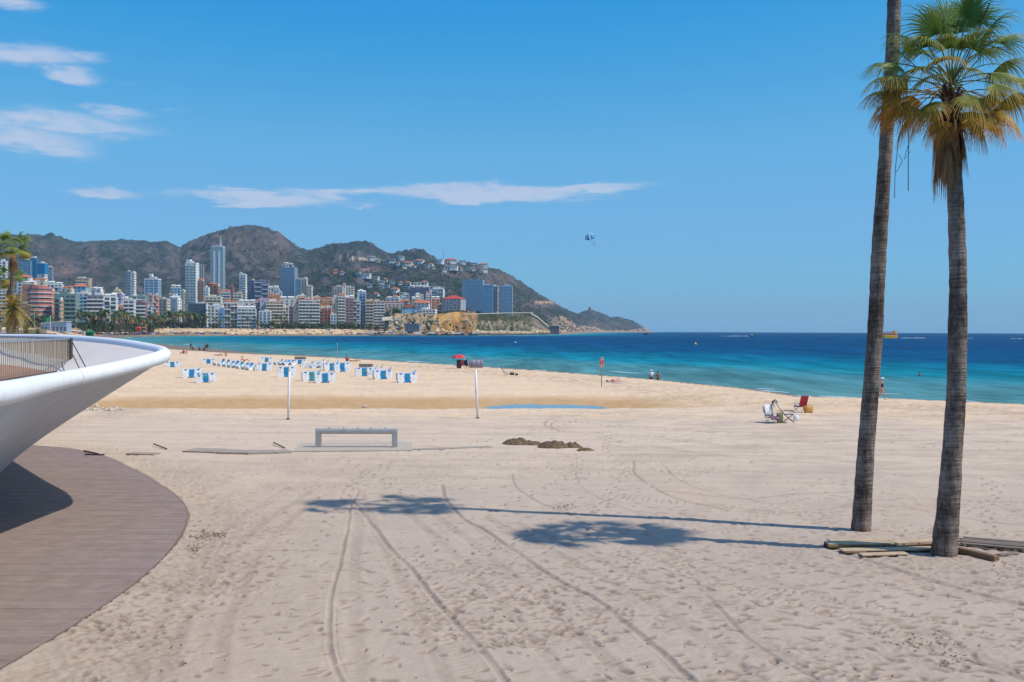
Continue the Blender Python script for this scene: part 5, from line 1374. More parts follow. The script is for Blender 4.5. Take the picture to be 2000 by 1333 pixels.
# ------------------------------------------------------------------ sunbeds
PLASTIC = mat('white_plastic', (236, 240, 242), rough=.4, var=.04); SLING = mat('blue_sling', (26, 134, 192), rough=.6, var=.10, scale=5); SLING2 = mat('teal_sling', (58, 150, 160), rough=.6, var=.1, scale=5)
def sunbed_meshes():
    out = {}
    mb = MB()
    for y in (-.33, .33): mb.box(-.96, .96, y-.02, y+.02, .345, .375)
    for x in (-.95, -.1, .9): mb.box(x-.02, x+.02, -.31, .31, .345, .375)
    out['frame'] = mb.mesh('frame', PLASTIC)
    # each leg moulding is an open V of two tapering arms on a short foot
    mb = MB()
    for s in (-1, 1):
        q = [(s*.37, .37), (s*.19, .0), (0, 0), (0, .13), (s*.22, .37)]; mb.prism(q if s < 0 else q[::-1], -.38, -.31)
    out['leg'] = mb.mesh('leg', PLASTIC)
    def sling(x0, x1, m, nm):
        mb = MB(); n = 9; vs = []
        for j in (0, 1):
            for i in range(n):
                f = i/(n-1); sag = .085*math.sin(PI*f); vs.append((x0+(x1-x0)*f, -.305, .365-sag-(0 if j else .02))); vs.append((x0+(x1-x0)*f, .305, .365-sag-(0 if j else .02)))
        k = 2*n
        fs = [(k+2*i, k+2*i+2, k+2*i+3, k+2*i+1) for i in range(n-1)]+[(2*i+1, 2*i+3, 2*i+2, 2*i) for i in range(n-1)]+[(2*i, 2*i+2, k+2*i+2, k+2*i) for i in range(n-1)]+[(2*i+3, 2*i+1, k+2*i+1, k+2*i+3) for i in range(n-1)]
        return mb.add(vs, fs).mesh(nm, m)
    for nm, m in (('blue', SLING), ('teal', SLING2)):
        out['sling_'+nm] = sling(-.95, .32, m, 'sling'); out['back_'+nm] = sling(0, .62, m, 'backrest')
        mb = MB(); mb.box(-.25, .25, -.372, -.35, .06, .34); mb.box(-.84, -.38, -.335, -.315, .10, .35); mb.box(.38, .84, -.335, -.315, .10, .35); out['panel_'+nm] = mb.mesh('side_panel', m)
    mb = MB()
    for y in (-.31, .31): mb.bar((0, y, .37), (.64, y, .37), .035)
    mb.bar((.64, -.32, .37), (.64, .32, .37), .035); out['backframe'] = mb.mesh('back_frame', PLASTIC)
    return out
SBM = sunbed_meshes()
def sunbed(label, group, tone, loc, rz, tilt=0.0, panel=True):
    t = thing('sunbed', label, 'sunbed', loc, rz, group)
    part('frame', SBM['frame'], t)
    for x in (-.61, .61):
        part('leg', SBM['leg'], t, loc=(x, 0, 0)); part('leg', SBM['leg'], t, loc=(x, .69, 0))
    part('sling', SBM['sling_'+tone], t)
    if panel: part('side_panel', SBM['panel_'+tone], t)
    bk = part('backrest', SBM['back_'+tone], t, loc=(.33, 0, .37-.37*math.cos(tilt)), rot=(0, -tilt, 0))
    bk.location = (.33+.37*math.sin(tilt), 0, .37-.37*math.cos(tilt))
    part('back_frame', SBM['backframe'], bk)
    return t
STACKS = [(337, 717.5, 3, .05, 'blue', 'half hidden behind the balcony rim', 0), (374, 738, 4, .10, 'blue', 'left of and behind the front left stack', .35), (401.5, 747.5, 4, .02, 'blue', 'frontmost at the left, beside the balcony', .1), (408, 711, 3, -.03, 'blue', 'at the head of the long diagonal row', 0),
          (516, 724.5, 4, .02, 'blue', 'at the right end of the long diagonal row', .15), (521, 707.5, 3, -.05, 'blue', 'furthest back, towards the water', 0), (559, 737, 5, .02, 'blue', 'behind the left white net post', .05), (608, 744, 4, .08, 'teal', 'at the left of the pair by the net post', .3),
          (634, 747.5, 4, .02, 'blue', 'frontmost, right of the left net post', .1), (585, 712.5, 3, .0, 'blue', 'in front of the tan grey locker in the middle', 0), (647, 724, 4, .12, 'blue', 'left of the pair below the thin pole', .4), (668, 726.5, 5, .02, 'blue', 'in front of the thin pole', .1),
          (711, 735, 4, -.02, 'blue', 'below the right hand locker', .05), (747, 741, 4, .05, 'blue', 'between the right hand locker and the last stack', .5), (794, 747.5, 4, .05, 'blue', 'at the far right end of the sunbeds', .45)]
for (px, py, n, rz, tone, where, tl) in STACKS:
    b = GS(px, py); rz += .24
    for k in range(n):
        lvl = ('bottom', 'second', 'third', 'fourth', 'fifth')[k] if k < n-1 else 'top'
        sunbed('%s sunbed of the stack %s' % (lvl, where), 'sunbeds in the stack ' + where, tone if k != n-2 else ('teal' if px % 2 else tone), b+Vector((random.uniform(-.03, .03), random.uniform(-.02, .02), k*.185-.02)), rz+random.uniform(-.025, .025), tl if k == n-1 else 0)
ROWS = [([(429+9.2*i, 713.5+1.35*i) for i in range(8)], .95, .75, 'long diagonal row'), ([(541+7.5*i, 712.5+.35*i) for i in range(4)], .75, .55, 'short row left of the middle locker'), ([(600, 717), (611, 719), (622, 719.5), (631, 714), (622, 711)], .3, .7, 'loose cluster left of the thin pole'), ([(724, 727), (735, 726)], .2, .8, 'pair behind the right hand stacks')]
for pts, rz, tl, where in ROWS:
    for i, (px, py) in enumerate(pts):
        sunbed('%s single sunbed from the left in the %s' % (('first', 'second', 'third', 'fourth', 'fifth', 'sixth', 'seventh', 'eighth')[i], where), 'single sunbeds of the ' + where, 'teal' if i % 3 == 1 else 'blue', GS(px, py), rz+random.uniform(-.12, .12), tl+random.uniform(-.15, .1), False)

# ------------------------------------------------------------------ on and over the sea
def on_sea(px, py):
    d = (5-SEA)*2000/(py-hor(px))
    for _ in range(5): d = (5-sea_z(d*d))*2000/(py-hor(px))
    p = P(px, py, d); return Vector((p.x, p.y, sea_z(d*d)))
YEL = mat('boat_yellow', (250, 190, 20), rough=.45, var=.06); BWHITE = mat('boat_white', (236, 236, 232), rough=.4); BGLASS = mat('dark_glass', (36, 44, 52), rough=.15, spec=.6); BRED = mat('boat_red', (198, 62, 50), rough=.5); BORN = mat('boat_orange', (232, 150, 60), rough=.5)
def hull(L_, W, H, m, parent, name='hull', sheer=.25, flip=1):
    st = [(-1, .82, 0), (-.6, .98, 0), (0, 1, .02), (.5, .86, .25), (.8, .5, .6), (1, .05, 1)]; vs = []; n = len(st)
    for x, w, s in st:
        for (yy, zz) in ((-1, 1), (-.78, 0), (.78, 0), (1, 1)): vs.append((flip*x*L_/2*(1 if zz else .94), yy*w*W/2, (zz*H+s*sheer*H*zz)-.15*(1-zz)))
    fs = []
    for i in range(n-1):
        for k in range(3): fs.append((i*4+k, i*4+k+1, (i+1)*4+k+1, (i+1)*4+k))
        fs.append((i*4+3, i*4, (i+1)*4, (i+1)*4+3))
    fs += [(0, 1, 2, 3), (n*4-1, n*4-2, n*4-3, n*4-4)]
    return MB().add(vs, fs).build(name, m, parent)
p = on_sea(1733, 661); root = thing('ferry', 'yellow excursion boat with an open upper deck, half hidden by the left palm trunk', 'boat', p, .42)
hull(22, 6, 2.4, YEL, root, flip=-1)
MB().box(-8.5, 9.5, -2.6, 2.6, 2.5, 4.4).build('cabin', BORN, root)
MB().box(-8.3, 7.4, -2.64, 2.64, 3.2, 4.0).build('window_band', BGLASS, root)
MB().box(-9, 10.4, -2.9, 2.9, 4.41, 4.6).build('upper_deck', BWHITE, root)
mb = MB()
for x in np.linspace(-8.8, 10.2, 14): mb.box(x-.05, x+.05, -2.85, -2.75, 4.6, 5.6); mb.box(x-.05, x+.05, 2.75, 2.85, 4.6, 5.6)
for y in (-2.8, 2.8): mb.box(-8.8, 10.2, y-.05, y+.05, 5.55, 5.65); mb.box(-8.8, 10.2, y-.04, y+.04, 5.1, 5.16)
mb.build('deck_rail', BRED, root)
MB().box(7.6, 9.4, -1.6, 1.6, 4.61, 6.6).build('wheelhouse', BORN, root)
mb = MB(); mb.box(8.3, 8.45, -.07, .07, 6.6, 8.2); mb.box(9.2, 9.3, -.9, -.8, 4.6, 7.4); mb.build('mast', BRED, root)
mb = MB()
for x in (-6, -3.4, 0, 2.2, 4.6): mb.box(x-.25, x+.25, -.3, .3, 4.6, 5.9); mb.ball((x, 0, 6.1), .22, 6, 5)
mb.build('deck_seats', mat('deck_dark', (70, 62, 74)), root)
def surf():
    mb = MB(); rr = random.Random(17); pts = np.array(SHORE[2:22])
    seg = list(zip(pts[:-1], pts[1:]))
    for k in range(46):
        (a, b) = seg[rr.randrange(len(seg))]; t = rr.random(); p = a+(b-a)*t; d = (b-a)/np.linalg.norm(b-a); nrm = np.array((d[1], -d[0])); nrm = nrm if shore_sd(p[0:1]+nrm[0]*5, p[1:2]+nrm[1]*5)[0] < 0 else -nrm
        off = rr.choice((rr.uniform(8.5, 11), rr.uniform(9, 24))); c = p+nrm*off; L_ = rr.uniform(.8, 3.6)*(1+c[1]/220); w = rr.uniform(.06, .16)*(1+c[1]/220); n = 9; vs = []
        for i in range(n):
            f = i/(n-1)*2-1; q = c+d*L_*f+nrm*(.5*math.sin(f*3+k)); ww = w*(1-f*f)*rr.uniform(.5, 1.3)
            vs += [(q[0]-nrm[0]*ww, q[1]-nrm[1]*ww, SEA+.02), (q[0], q[1], SEA+.06+.3*ww), (q[0]+nrm[0]*ww, q[1]+nrm[1]*ww, SEA+.02)]
        mb.add(vs, [(3*i+j, 3*i+j+1, 3*i+j+4, 3*i+j+3) for i in range(n-1) for j in (0, 1)])
    tag(mb.build('surf', mat('surf_foam', (170, 200, 206), rough=.9, var=.15), smooth=True), 'thin broken lines of surf along the beach', 'surf', kind='stuff')
surf()
FOAM = mat('sea_foam', (225, 234, 238), rough=.9, var=.1)
def foam(label, px0, px1, py, w, seed):
    a = on_sea(px0, py); b = on_sea(px1, py); mb = MB(); rr = random.Random(seed)
    for k in range(26):
        t = rr.random(); c = a.lerp(b, t); l_ = (b-a).length*rr.uniform(.03, .10); h = rr.uniform(.12, .5)*w
        mb.ball((c.x, c.y+rr.uniform(-1, 1)*w, c.z), (l_, w*rr.uniform(.4, 1.2), h), 8, 4, .25, rr)
    o = mb.build('foam', FOAM, smooth=True); tag(o, label, 'foam', kind='stuff')
foam('white wake trailing behind the yellow boat', 1760, 1803, 660.7, .55, 1); foam('white wake behind the small motor boat', 1410, 1466, 656.9, .6, 2); foam('white streak on the sea right of the right palm trunk', 1888, 1900, 661, .4, 3)
foam('short white streak of foam near the right edge of the sea', 1974, 1998, 662, .4, 4)
p = on_sea(1470, 657.5); root = thing('motor_boat', 'small dark motor boat towing a white wake, left of the palms', 'boat', p, .1)
hull(8, 2.6, 1.1, mat('boat_navy', (44, 56, 70), rough=.4), root); MB().box(-1.6, 1.0, -.9, .9, 1.0, 2.5).build('cabin', BWHITE, root); MB().box(-1.0, 1.03, -.93, .93, 1.6, 2.2).build('windscreen', BGLASS, root)
mb = MB(); mb.box(-2.6, -2.5, -.05, .05, 1, 4.4); mb.box(-3.3, -3.2, -.5, -.4, 1, 3.6); mb.build('tow_frame', ALU, root)
p = on_sea(1262, 654.4); root = thing('fishing_boat', 'tiny dark boat on the horizon right of the headland tip', 'boat', p, .4)
hull(9, 3, 1.2, DARKC, root); MB().box(-2, .5, -1, 1, 1.1, 2.6).build('cabin', DARKC, root)
p = on_sea(1358, 674); root = thing('marker_buoy', 'round yellow marker buoy floating on the sea', 'buoy', p); mb = MB(); mb.ball((0, 0, .35), (.55, .55, .6), 12, 8); mb.build('float', YEL, root, smooth=True); mb = MB(); mb.tube([Vector((0, 0, .8)), Vector((0, 0, 1.3))], .06, n=6); mb.build('spike', YEL, root)
p = on_sea(1006.5, 669.5); o = MB().ball((0, 0, .1), (.5, .4, .35), 8, 6).build('white_float', BWHITE, None, loc=p); tag(o, 'small white float on the water in front of the rocky headland', 'buoy')
# parasail
c = P(1152, 463, 820); root = thing('parasail', 'blue and white parasail with two riders flying above the sea', 'parasail', c, .3)
PB = [mat('sail_blue', (44, 128, 176), rough=.6), mat('sail_white', (232, 244, 244), rough=.6), mat('sail_teal', (110, 196, 214), rough=.6)]
ng = 14
for g in range(ng):
    vs = []; fs = []
    for j in range(6):
        ph = PI*.5*(1-j/5*.98); r_ = 4.0*math.cos(ph); z = 3.5*math.sin(ph)-.8
        for k in range(3): a = 2*PI*(g+k/2)/ng; q = 1+.05*math.sin(PI*k/2); vs.append((math.cos(a)*r_*q, math.sin(a)*r_*q, z))
    for j in range(5):
        if j == 3 and g % 2: continue
        for k in range(2): fs.append((j*3+k, (j+1)*3+k, (j+1)*3+k+1, j*3+k+1))
    o = MB().add(vs, fs).build('gore', PB[(0, 1, 0, 2)[g % 4]], root, smooth=True); o.modifiers.new('thick', 'SOLIDIFY').thickness = .05
root.rotation_euler = (.35, -.45, .3)
rider = P(1161, 479, 820)-c; inv = root.rotation_euler.to_matrix().inverted(); rv = inv @ rider
mb = MB()
for g in range(0, ng, 2): a = 2*PI*g/ng; mb.bar((math.cos(a)*4, math.sin(a)*4, -.7), rv+Vector((0, 0, 1)), .05)
mb.build('lines', mat('sail_line', (120, 150, 170)), root)
MB().box(rv.x-1.1, rv.x+1.1, rv.y-.08, rv.y+.08, rv.z+.9, rv.z+1.0).build('spreader_bar', DARKC, root)
for k, dx in enumerate((-.6, .6)): person('parasail rider hanging %s under the blue and white canopy' % ('at the left' if dx < 0 else 'at the right'), c+rider+Vector((dx, 0, -1.0)), .3, CHAIR, 0, 'dark', shirt=BLUEC if k else DARKC, shorts=DARKC)
# ------------------------------------------------------------------ the town across the bay
WALLS = dict(white=(226, 224, 218), cream=(224, 210, 184), pink=(196, 122, 112), salmon=(214, 180, 162), tan=(192, 168, 140), grey=(168, 170, 172), pale=(204, 206, 206), lilac=(186, 180, 196), yellow=(224, 206, 136), ochre=(204, 150, 84),
             brown=(160, 126, 108), navy=(84, 98, 120), blue=(110, 160, 200), brightblue=(24, 122, 168), slate=(136, 148, 162), green=(132, 156, 148), teal=(122, 148, 146), red=(190, 84, 74), maroon=(150, 104, 102), orange=(216, 140, 88), terra=(200, 132, 104), mauve=(158, 142, 156), skyblue=(140, 190, 214), beige=(208, 192, 168), purple=(132, 128, 152), dark=(96, 96, 104))
def wm(c): return mat('wall_'+c, WALLS[c], rough=.85, var=.08, scale=.25)
GLASSD = mat('window_dark', (84, 90, 98), rough=.25, var=.3, scale=.4, spec=.5); GLASSB = mat('window_blue', (112, 150, 176), rough=.2, var=.25, scale=.3, spec=.6); GLASSG = mat('window_green', (128, 164, 166), rough=.2, var=.25, scale=.3, spec=.6)
RT = mat('roof_terracotta', (196, 112, 74), rough=.85, var=.2, scale=.6); RR_ = mat('roof_red', (190, 66, 50), rough=.8, var=.12, scale=.5); RG = mat('roof_grey', (150, 148, 146), rough=.9, var=.15, scale=.4)
TOWN = 'buildings of the town across the bay'
bnum = [0]
def block(x0, x1, ytop, row, style, wall, acc='white', yaw=None, roof='flat', label='', name='apartment_block', dpt=None, glass=None, fl=3.3, cat='building'):
    rnd = random.Random(bnum[0]*13+5); bnum[0] += 1
    pm = (x0+x1)/2; d = ds(pm)+row
    X = (pm-1000)/2000*d; z = lz(X, d)-1.0
    zt = 5+(hor(pm)-ytop)/2000*d; H = max(zt-z, 4); W = (x1-x0)/2000*d
    if yaw is None: yaw = rnd.choice((4, 10, 16, 22))
    th = R(yaw); rel = th+math.atan2(X, d)
    D = dpt or min(16, max(7, .6*W)); w = max((W-D*abs(math.sin(rel)))/math.cos(rel), .45*W)
    root = thing(name, label, cat, (X, d+D/2, z), th, TOWN)
    g = glass or GLASSD
    nf = max(2, min(46, int(round(H/fl)))); fh = H/nf
    MB().box(-w/2, w/2, -D/2, D/2, 0, H).build('wall', wm(wall), root)
    win = MB(); y0 = -D/2
    def side_windows(nw=2, hh=.42):
        for k in range(nf):
            for s in (-1, 1):
                for j in range(nw):
                    yy = -D/2 + D*(j+.5)/nw
                    if rnd.random() < .8: win.box(s*w/2-.06, s*w/2+.06, yy-.8, yy+.8, k*fh+fh*.32, k*fh+fh*(.32+hh))
    if style in ('bands', 'bands2', 'stag'):
        ng = max(2, int(w/3.6)); pg = (w-.5)/ng
        for k in range(nf):
            for j in range(ng):
                xx = -w/2+.25+pg*(j+.5)
                if rnd.random() < .95: win.box(xx-pg*.36, xx+pg*.36, y0-.06, y0+.05, k*fh+fh*.12, k*fh+fh*.84)
        nb = 1 if style == 'bands' else 2
        b = MB(); seg = w/nb
        b.box(-seg/2+.12, seg/2-.12, -1.35, -.07, -.13, .12); b.box(-seg/2+.12, seg/2-.12, -1.4, -1.22, .12, 1.15)
        for s in (-1, 1): b.box(s*(seg/2-.21)-.09, s*(seg/2-.21)+.09, -1.22, -.07, .12, 1.15 if style == 'bands' else fh-.2)
        nd = max(1, int(seg/7))
        for j in range(1, nd): xx = -seg/2+seg*j/nd; b.box(xx-.1, xx+.1, -1.2, -.07, .12, fh-.18)
        bme = b.mesh('balcony', wm(acc))
        for k in range(1, nf):
            for j in range(nb):
                if style == 'stag' and (k+j) % 2: continue
                part('balcony', bme, root, loc=(-w/2+seg*(j+.5), y0, k*fh))
        side_windows(2)
    elif style in ('grid', 'small'):
        pit = 3.4 if style == 'grid' else 4.6
        nw = max(2, int(w/pit)); ww = .56 if style == 'grid' else .36; p_ = w/nw
        for k in range(nf):
            for j in range(nw):
                xx = -w/2+p_*(j+.5)
                if rnd.random() < .93: win.box(xx-p_*ww/2, xx+p_*ww/2, y0-.06, y0+.05, k*fh+fh*.25, k*fh+fh*.78)
        fr = MB()
        for k in range(1, nf): fr.box(-w/2-.08, w/2+.08, y0-.16, y0-.001, k*fh-.12, k*fh+.14)
        fr.build('floor_bands', wm(acc), root)
        side_windows(3)
    elif style in ('glass', 'hglass'):
        win.box(-w/2+.15, w/2-.15, y0-.05, y0+.04, .5, H-.8)
        for s in (-1, 1): win.box(s*w/2-.05, s*w/2+.05, -D/2+.3, D/2-.3, .5, H-.8)
        fr = MB(); nm = max(2, int(w/4.2)) if style == 'glass' else 1
        for k in range(1, nf+1): fr.box(-w/2-.1, w/2+.1, y0-.28, D/2+.05, k*fh-.42, k*fh)
        fr.build('floor_bands', wm(acc), root)
        fr = MB()
        for j in range(nm+1): xx = -w/2+w*j/nm; fr.box(xx-.16, xx+.16, y0-.34, y0-.052, 0, H-.5)
        fr.build('mullions', wm(acc), root)
    elif style == 'fins':
        win.box(-w/2+.15, w/2-.15, y0-.05, y0+.04, .5, H-.8)
        nm = max(3, int(w/4)); fr = MB()
        for j in range(nm+1): xx = -w/2+w*j/nm; fr.box(xx-.45, xx+.45, y0-.5, y0-.052, 0, H)
        fr.build('fins', wm(acc), root); side_windows(2)
    else:   # plain
        for k in range(nf):
            if rnd.random() < .6: xx = rnd.uniform(-w*.3, w*.3); win.box(xx-.7, xx+.7, y0-.06, y0+.05, k*fh+fh*.3, k*fh+fh*.75)
        side_windows(2)
    if win.v: win.build('windows', g, root, kind='stuff')
    r_ = MB()
    if roof == 'flat':
        for a in ((-w/2-.05, w/2+.05, -D/2-.05, -D/2+.25), (-w/2-.05, w/2+.05, D/2-.25, D/2+.05)): r_.box(*a, H+.001, H+1.0)
        for s in (-1, 1): r_.box(s*(w/2-.1)-.15, s*(w/2-.1)+.15, -D/2+.26, D/2-.26, H+.001, H+1.0)
        r_.build('parapet', wm(wall), root)
        pw = w*rnd.uniform(.25, .45); px_ = rnd.uniform(-w*.2, w*.2)
        p_ = MB(); p_.box(px_-pw/2, px_+pw/2, -D*.25, D*.3, H+.002, H+rnd.uniform(2.2, 3.4)); p_.build('penthouse', wm(rnd.choice((wall, 'white', 'cream'))), root)
        c_ = MB()
        for q in range(rnd.randint(2, 5)):
            xx = rnd.uniform(-w*.42, w*.42); yy = rnd.uniform(-D*.4, -D*.27); c_.box(xx-.5, xx+.5, yy-.4, yy+.4, H+.003, H+rnd.uniform(.9, 1.9))
        xx = rnd.uniform(-w*.4, w*.4); c_.box(xx-.05, xx+.05, D*.35, D*.35+.1, H+.003, H+rnd.uniform(3, 5)); c_.build('roof_plant', wm('pale'), root)
    elif roof in ('terrace', 'terrace_o'):
        m_ = RT if roof == 'terrace_o' else wm('white')
        n = max(2, int(w/6))
        for q in range(n):
            xx = -w/2+w*(q+.5)/n; hh = rnd.uniform(1.8, 3.4); s = w/n*.42
            p_ = MB(); p_.box(xx-s*.8, xx+s*.8, -D*.3, D*.35, H+.001, H+hh); p_.build('penthouse', wm(rnd.choice((wall, 'white', 'cream', 'orange' if roof == 'terrace_o' else 'pale'))), root)
            p_ = MB(); p_.add([(xx-s, -D*.45, H+hh*.85), (xx+s, -D*.45, H+hh*.85), (xx+s, D*.4, H+hh+.9), (xx-s, D*.4, H+hh+.9), (xx-s, -D*.45, H+hh*.85+.25), (xx+s, -D*.45, H+hh*.85+.25), (xx+s, D*.4, H+hh+1.15), (xx-s, D*.4, H+hh+1.15)],
                             [(3, 2, 1, 0), (4, 5, 6, 7), (0, 1, 5, 4), (1, 2, 6, 5), (2, 3, 7, 6), (3, 0, 4, 7)]); p_.build('awning_roof', m_, root)
        for a in ((-w/2-.05, w/2+.05, -D/2-.05, -D/2+.2),): r_.box(*a, H+.001, H+1.0)
        r_.build('parapet', wm(acc), root)
    elif roof in ('gable', 'hip', 'hipred'):
        m_ = RR_ if roof == 'hipred' else RT; o_ = .6; rh = min(4.5, D*.28)
        i = D*.5 if roof != 'gable' else -.0
        i = min(i, w*.45)
        vs = [(-w/2-o_, -D/2-o_, H), (w/2+o_, -D/2-o_, H), (w/2+o_, D/2+o_, H), (-w/2-o_, D/2+o_, H), (-w/2-o_+i, 0, H+rh), (w/2+o_-i, 0, H+rh)]
        if roof == 'gable': vs = [(-w/2-o_, -D/2-o_, H), (w/2+o_, -D/2-o_, H), (w/2+o_, D/2+o_, H), (-w/2-o_, D/2+o_, H), (0, -D/2-o_, H+min(w*.25, 7)), (0, D/2+o_, H+min(w*.25, 7))]; fs = [(0, 1, 4), (1, 2, 5, 4), (2, 3, 5), (3, 0, 4, 5), (3, 2, 1, 0)]
        else: fs = [(0, 1, 5, 4), (1, 2, 5), (2, 3, 4, 5), (3, 0, 4), (3, 2, 1, 0)]
        MB().add(vs, fs).build('roof', m_, root)
    return root, w, D, H
B = block
L1, L2, L3, L4, L5 = 95, 165, 260, 380, 560
# ---- far left
B(37, 59, 510, L5, 'glass', 'brightblue', 'navy', 6, 'flat', 'bright blue glass block, left end of the blue group at the hill foot', glass=GLASSB)
B(57, 73, 506, L5+12, 'plain', 'brightblue', 'brightblue', 0, 'flat', 'plain bright blue slab in the middle of the blue group')
r, w, D, H = B(71, 90, 516, L5-20, 'grid', 'white', 'white', -6, 'flat', 'white block with dark windows and a blue top, right in the blue group')
MB().box(-w/2-.3, w/2+.3, -D/2-.3, D/2+.3, H*.80, H+.6).build('blue_crown', wm('brightblue'), r)
B(87, 102, 523, L5, 'plain', 'slate', 'white', 8, 'flat', 'dark slate slab right beside the white block with a blue top')
B(30, 59, 541, L3, 'small', 'white', 'white', 0, 'hip', 'low white house with a pitched roof below the blue group', 'house')
B(-6, 12, 512, L4, 'stag', 'pale', 'white', 10, 'flat', 'pale block behind the two beachside palms at the left edge')
B(-8, 34, 568, L3, 'bands', 'cream', 'white', 10, 'flat', 'long cream block partly behind the beachside palms')
B(60, 88, 551, L3, 'small', 'cream', 'salmon', 8, 'terrace_o', 'cream house with orange roof terraces above the rounded pink block')
B(40, 70, 556, L2+40, 'plain', 'terra', 'white', 0, 'terrace', 'terracotta coloured block peeping over the rounded pink block')
# rounded pink block
def pink_block():
    pm = 68; d = ds(pm)+L1; X = (pm-1000)/2000*d; z = lz(X, d)-1; W = 40/2000*d; H = 5+(hor(pm)-564)/2000*d-z
    root = thing('apartment_block', 'rounded pink apartment block with white bands behind the small palms', 'building', (X, d+8, z), .1, TOWN)
    pl = [(-W/2, 8), (-W/2, -5), (-W/4, -8), (W/8, -8.4), (W*.34, -6.5), (W/2, -2), (W/2, 8)]
    def ring(s, z0, z1):
        mb = MB(); n = len(pl); vs = [(x*s, y*s, z0) for x, y in pl]+[(x*s, y*s, z1) for x, y in pl]
        return mb.add(vs, [tuple(range(n-1, -1, -1)), tuple(range(n, 2*n))]+[(i, (i+1) % n, (i+1) % n+n, i+n) for i in range(n)])
    ring(.93, 0, H).build('wall', GLASSD, root)
    n = int(H/3.6); fh = H/n
    bm1 = ring(1.0, 0, fh*.46).mesh('pink_band', wm('pink')); bm2 = ring(1.02, 0, fh*.16).mesh('white_band', wm('white'))
    for k in range(n): part('pink_band', bm1, root, loc=(0, 0, k*fh+fh*.17)); part('white_band', bm2, root, loc=(0, 0, k*fh))
    ring(.8, H, H+2.6).build('penthouse', wm('pink'), root)
pink_block()
B(90, 104, 571, L1+30, 'stag', 'orange', 'cream', 6, 'flat', 'narrow orange block between the pink one and the green glazed one')
B(102, 149, 577, L1, 'bands', 'teal', 'green', 6, 'flat', 'grey green block with long glazed balconies and a tan stair column')
B(112, 120, 588, L1-9, 'plain', 'tan', 'tan', 6, 'flat', 'tan stair tower standing against the grey green glazed block', 'stair_tower')
B(88, 120, 556, L4, 'stag', 'white', 'white', 12, 'terrace', 'jagged white block with roof terraces left of the tan hilltop block')
B(118, 142, 565, L3, 'small', 'cream', 'cream', -6, 'terrace_o', 'cream block with red roofs behind the grey green glazed one')
B(145, 175, 545, L5-30, 'bands', 'tan', 'cream', 4, 'flat', 'tan block with wide bands standing alone against the hill')
B(139, 170, 560, L4, 'small', 'skyblue', 'white', 0, 'hip', 'pale blue building with a dark rounded roof before the tan hill block')
B(148, 174, 574, L2, 'bands', 'white', 'skyblue', 8, 'flat', 'white block with pale blue balconies behind the left of the palm grove')
B(167, 202, 579, L1+20, 'bands', 'mauve', 'white', 8, 'flat', 'mauve block with white balcony bands behind the palm grove')
B(200, 227, 581, L1+10, 'stag', 'white', 'white', 10, 'terrace', 'white block with staggered balconies behind the palm grove')
B(176, 200, 567, L3, 'small', 'white', 'pale', -6, 'terrace', 'white block with a stepped top above the mauve block')
B(221, 233, 567, L4, 'small', 'yellow', 'yellow', 4, 'flat', 'small yellow block peeping over the white roofs')
B(225, 241, 575, L2+30, 'plain', 'lilac', 'white', -6, 'flat', 'lilac block right of the small yellow one')
B(238, 262, 588, L1+25, 'bands', 'pale', 'white', 8, 'flat', 'low pale block behind the palms, below the slim grey tower')
B(244, 256, 532, L5, 'small', 'slate', 'pale', 2, 'flat', 'slim grey blue tower left of the rounded glass one', 'tower_block')
B(254, 264, 534, L5+6, 'grid', 'white', 'white', -4, 'flat', 'white half of the slim grey tower pair', 'tower_block')
B(248, 283, 580, L1+40, 'bands', 'green', 'white', 10, 'flat', 'green grey block with pale balconies below the slim tower')
r, w, D, H = B(280, 311, 546, L4, 'glass', 'white', 'white', 0, 'flat', 'white tower with curved blue glass floors and a slanted chimney top', 'tower_block', glass=GLASSB)
mb = MB(); mb.add([(-3, -2, H), (1, -2, H), (1, 2, H), (-3, 2, H), (-4.6, -2, H+7), (-.6, -2, H+7), (-.6, 2, H+7), (-4.6, 2, H+7)], [(3, 2, 1, 0), (4, 5, 6, 7), (0, 1, 5, 4), (1, 2, 6, 5), (2, 3, 7, 6), (3, 0, 4, 7)]); mb.build('slanted_chimney', wm('white'), r)
B(280, 301, 578, L2+20, 'small', 'salmon', 'white', -4, 'flat', 'pale pink plain block under the rounded glass tower')
B(299, 309, 579, L2, 'stag', 'terra', 'white', 6, 'flat', 'narrow terracotta block beside the pale pink one')
B(262, 284, 592, L1, 'bands', 'maroon', 'white', 8, 'flat', 'low maroon and white block just over the palm crowns')
B(306, 330, 586, L2, 'small', 'beige', 'beige', -10, 'flat', 'beige blank walled block behind the right of the palm grove')
B(328, 352, 585, L2-10, 'plain', 'white', 'white', -14, 'terrace', 'plain white block behind the right of the palm grove')
B(332, 352, 563, L4, 'grid', 'skyblue', 'white', 10, 'terrace', 'blue and white block left of the tall white tower')
B(351, 362, 569, L4, 'small', 'cream', 'white', -8, 'flat', 'narrow cream block touching the tall white tower')
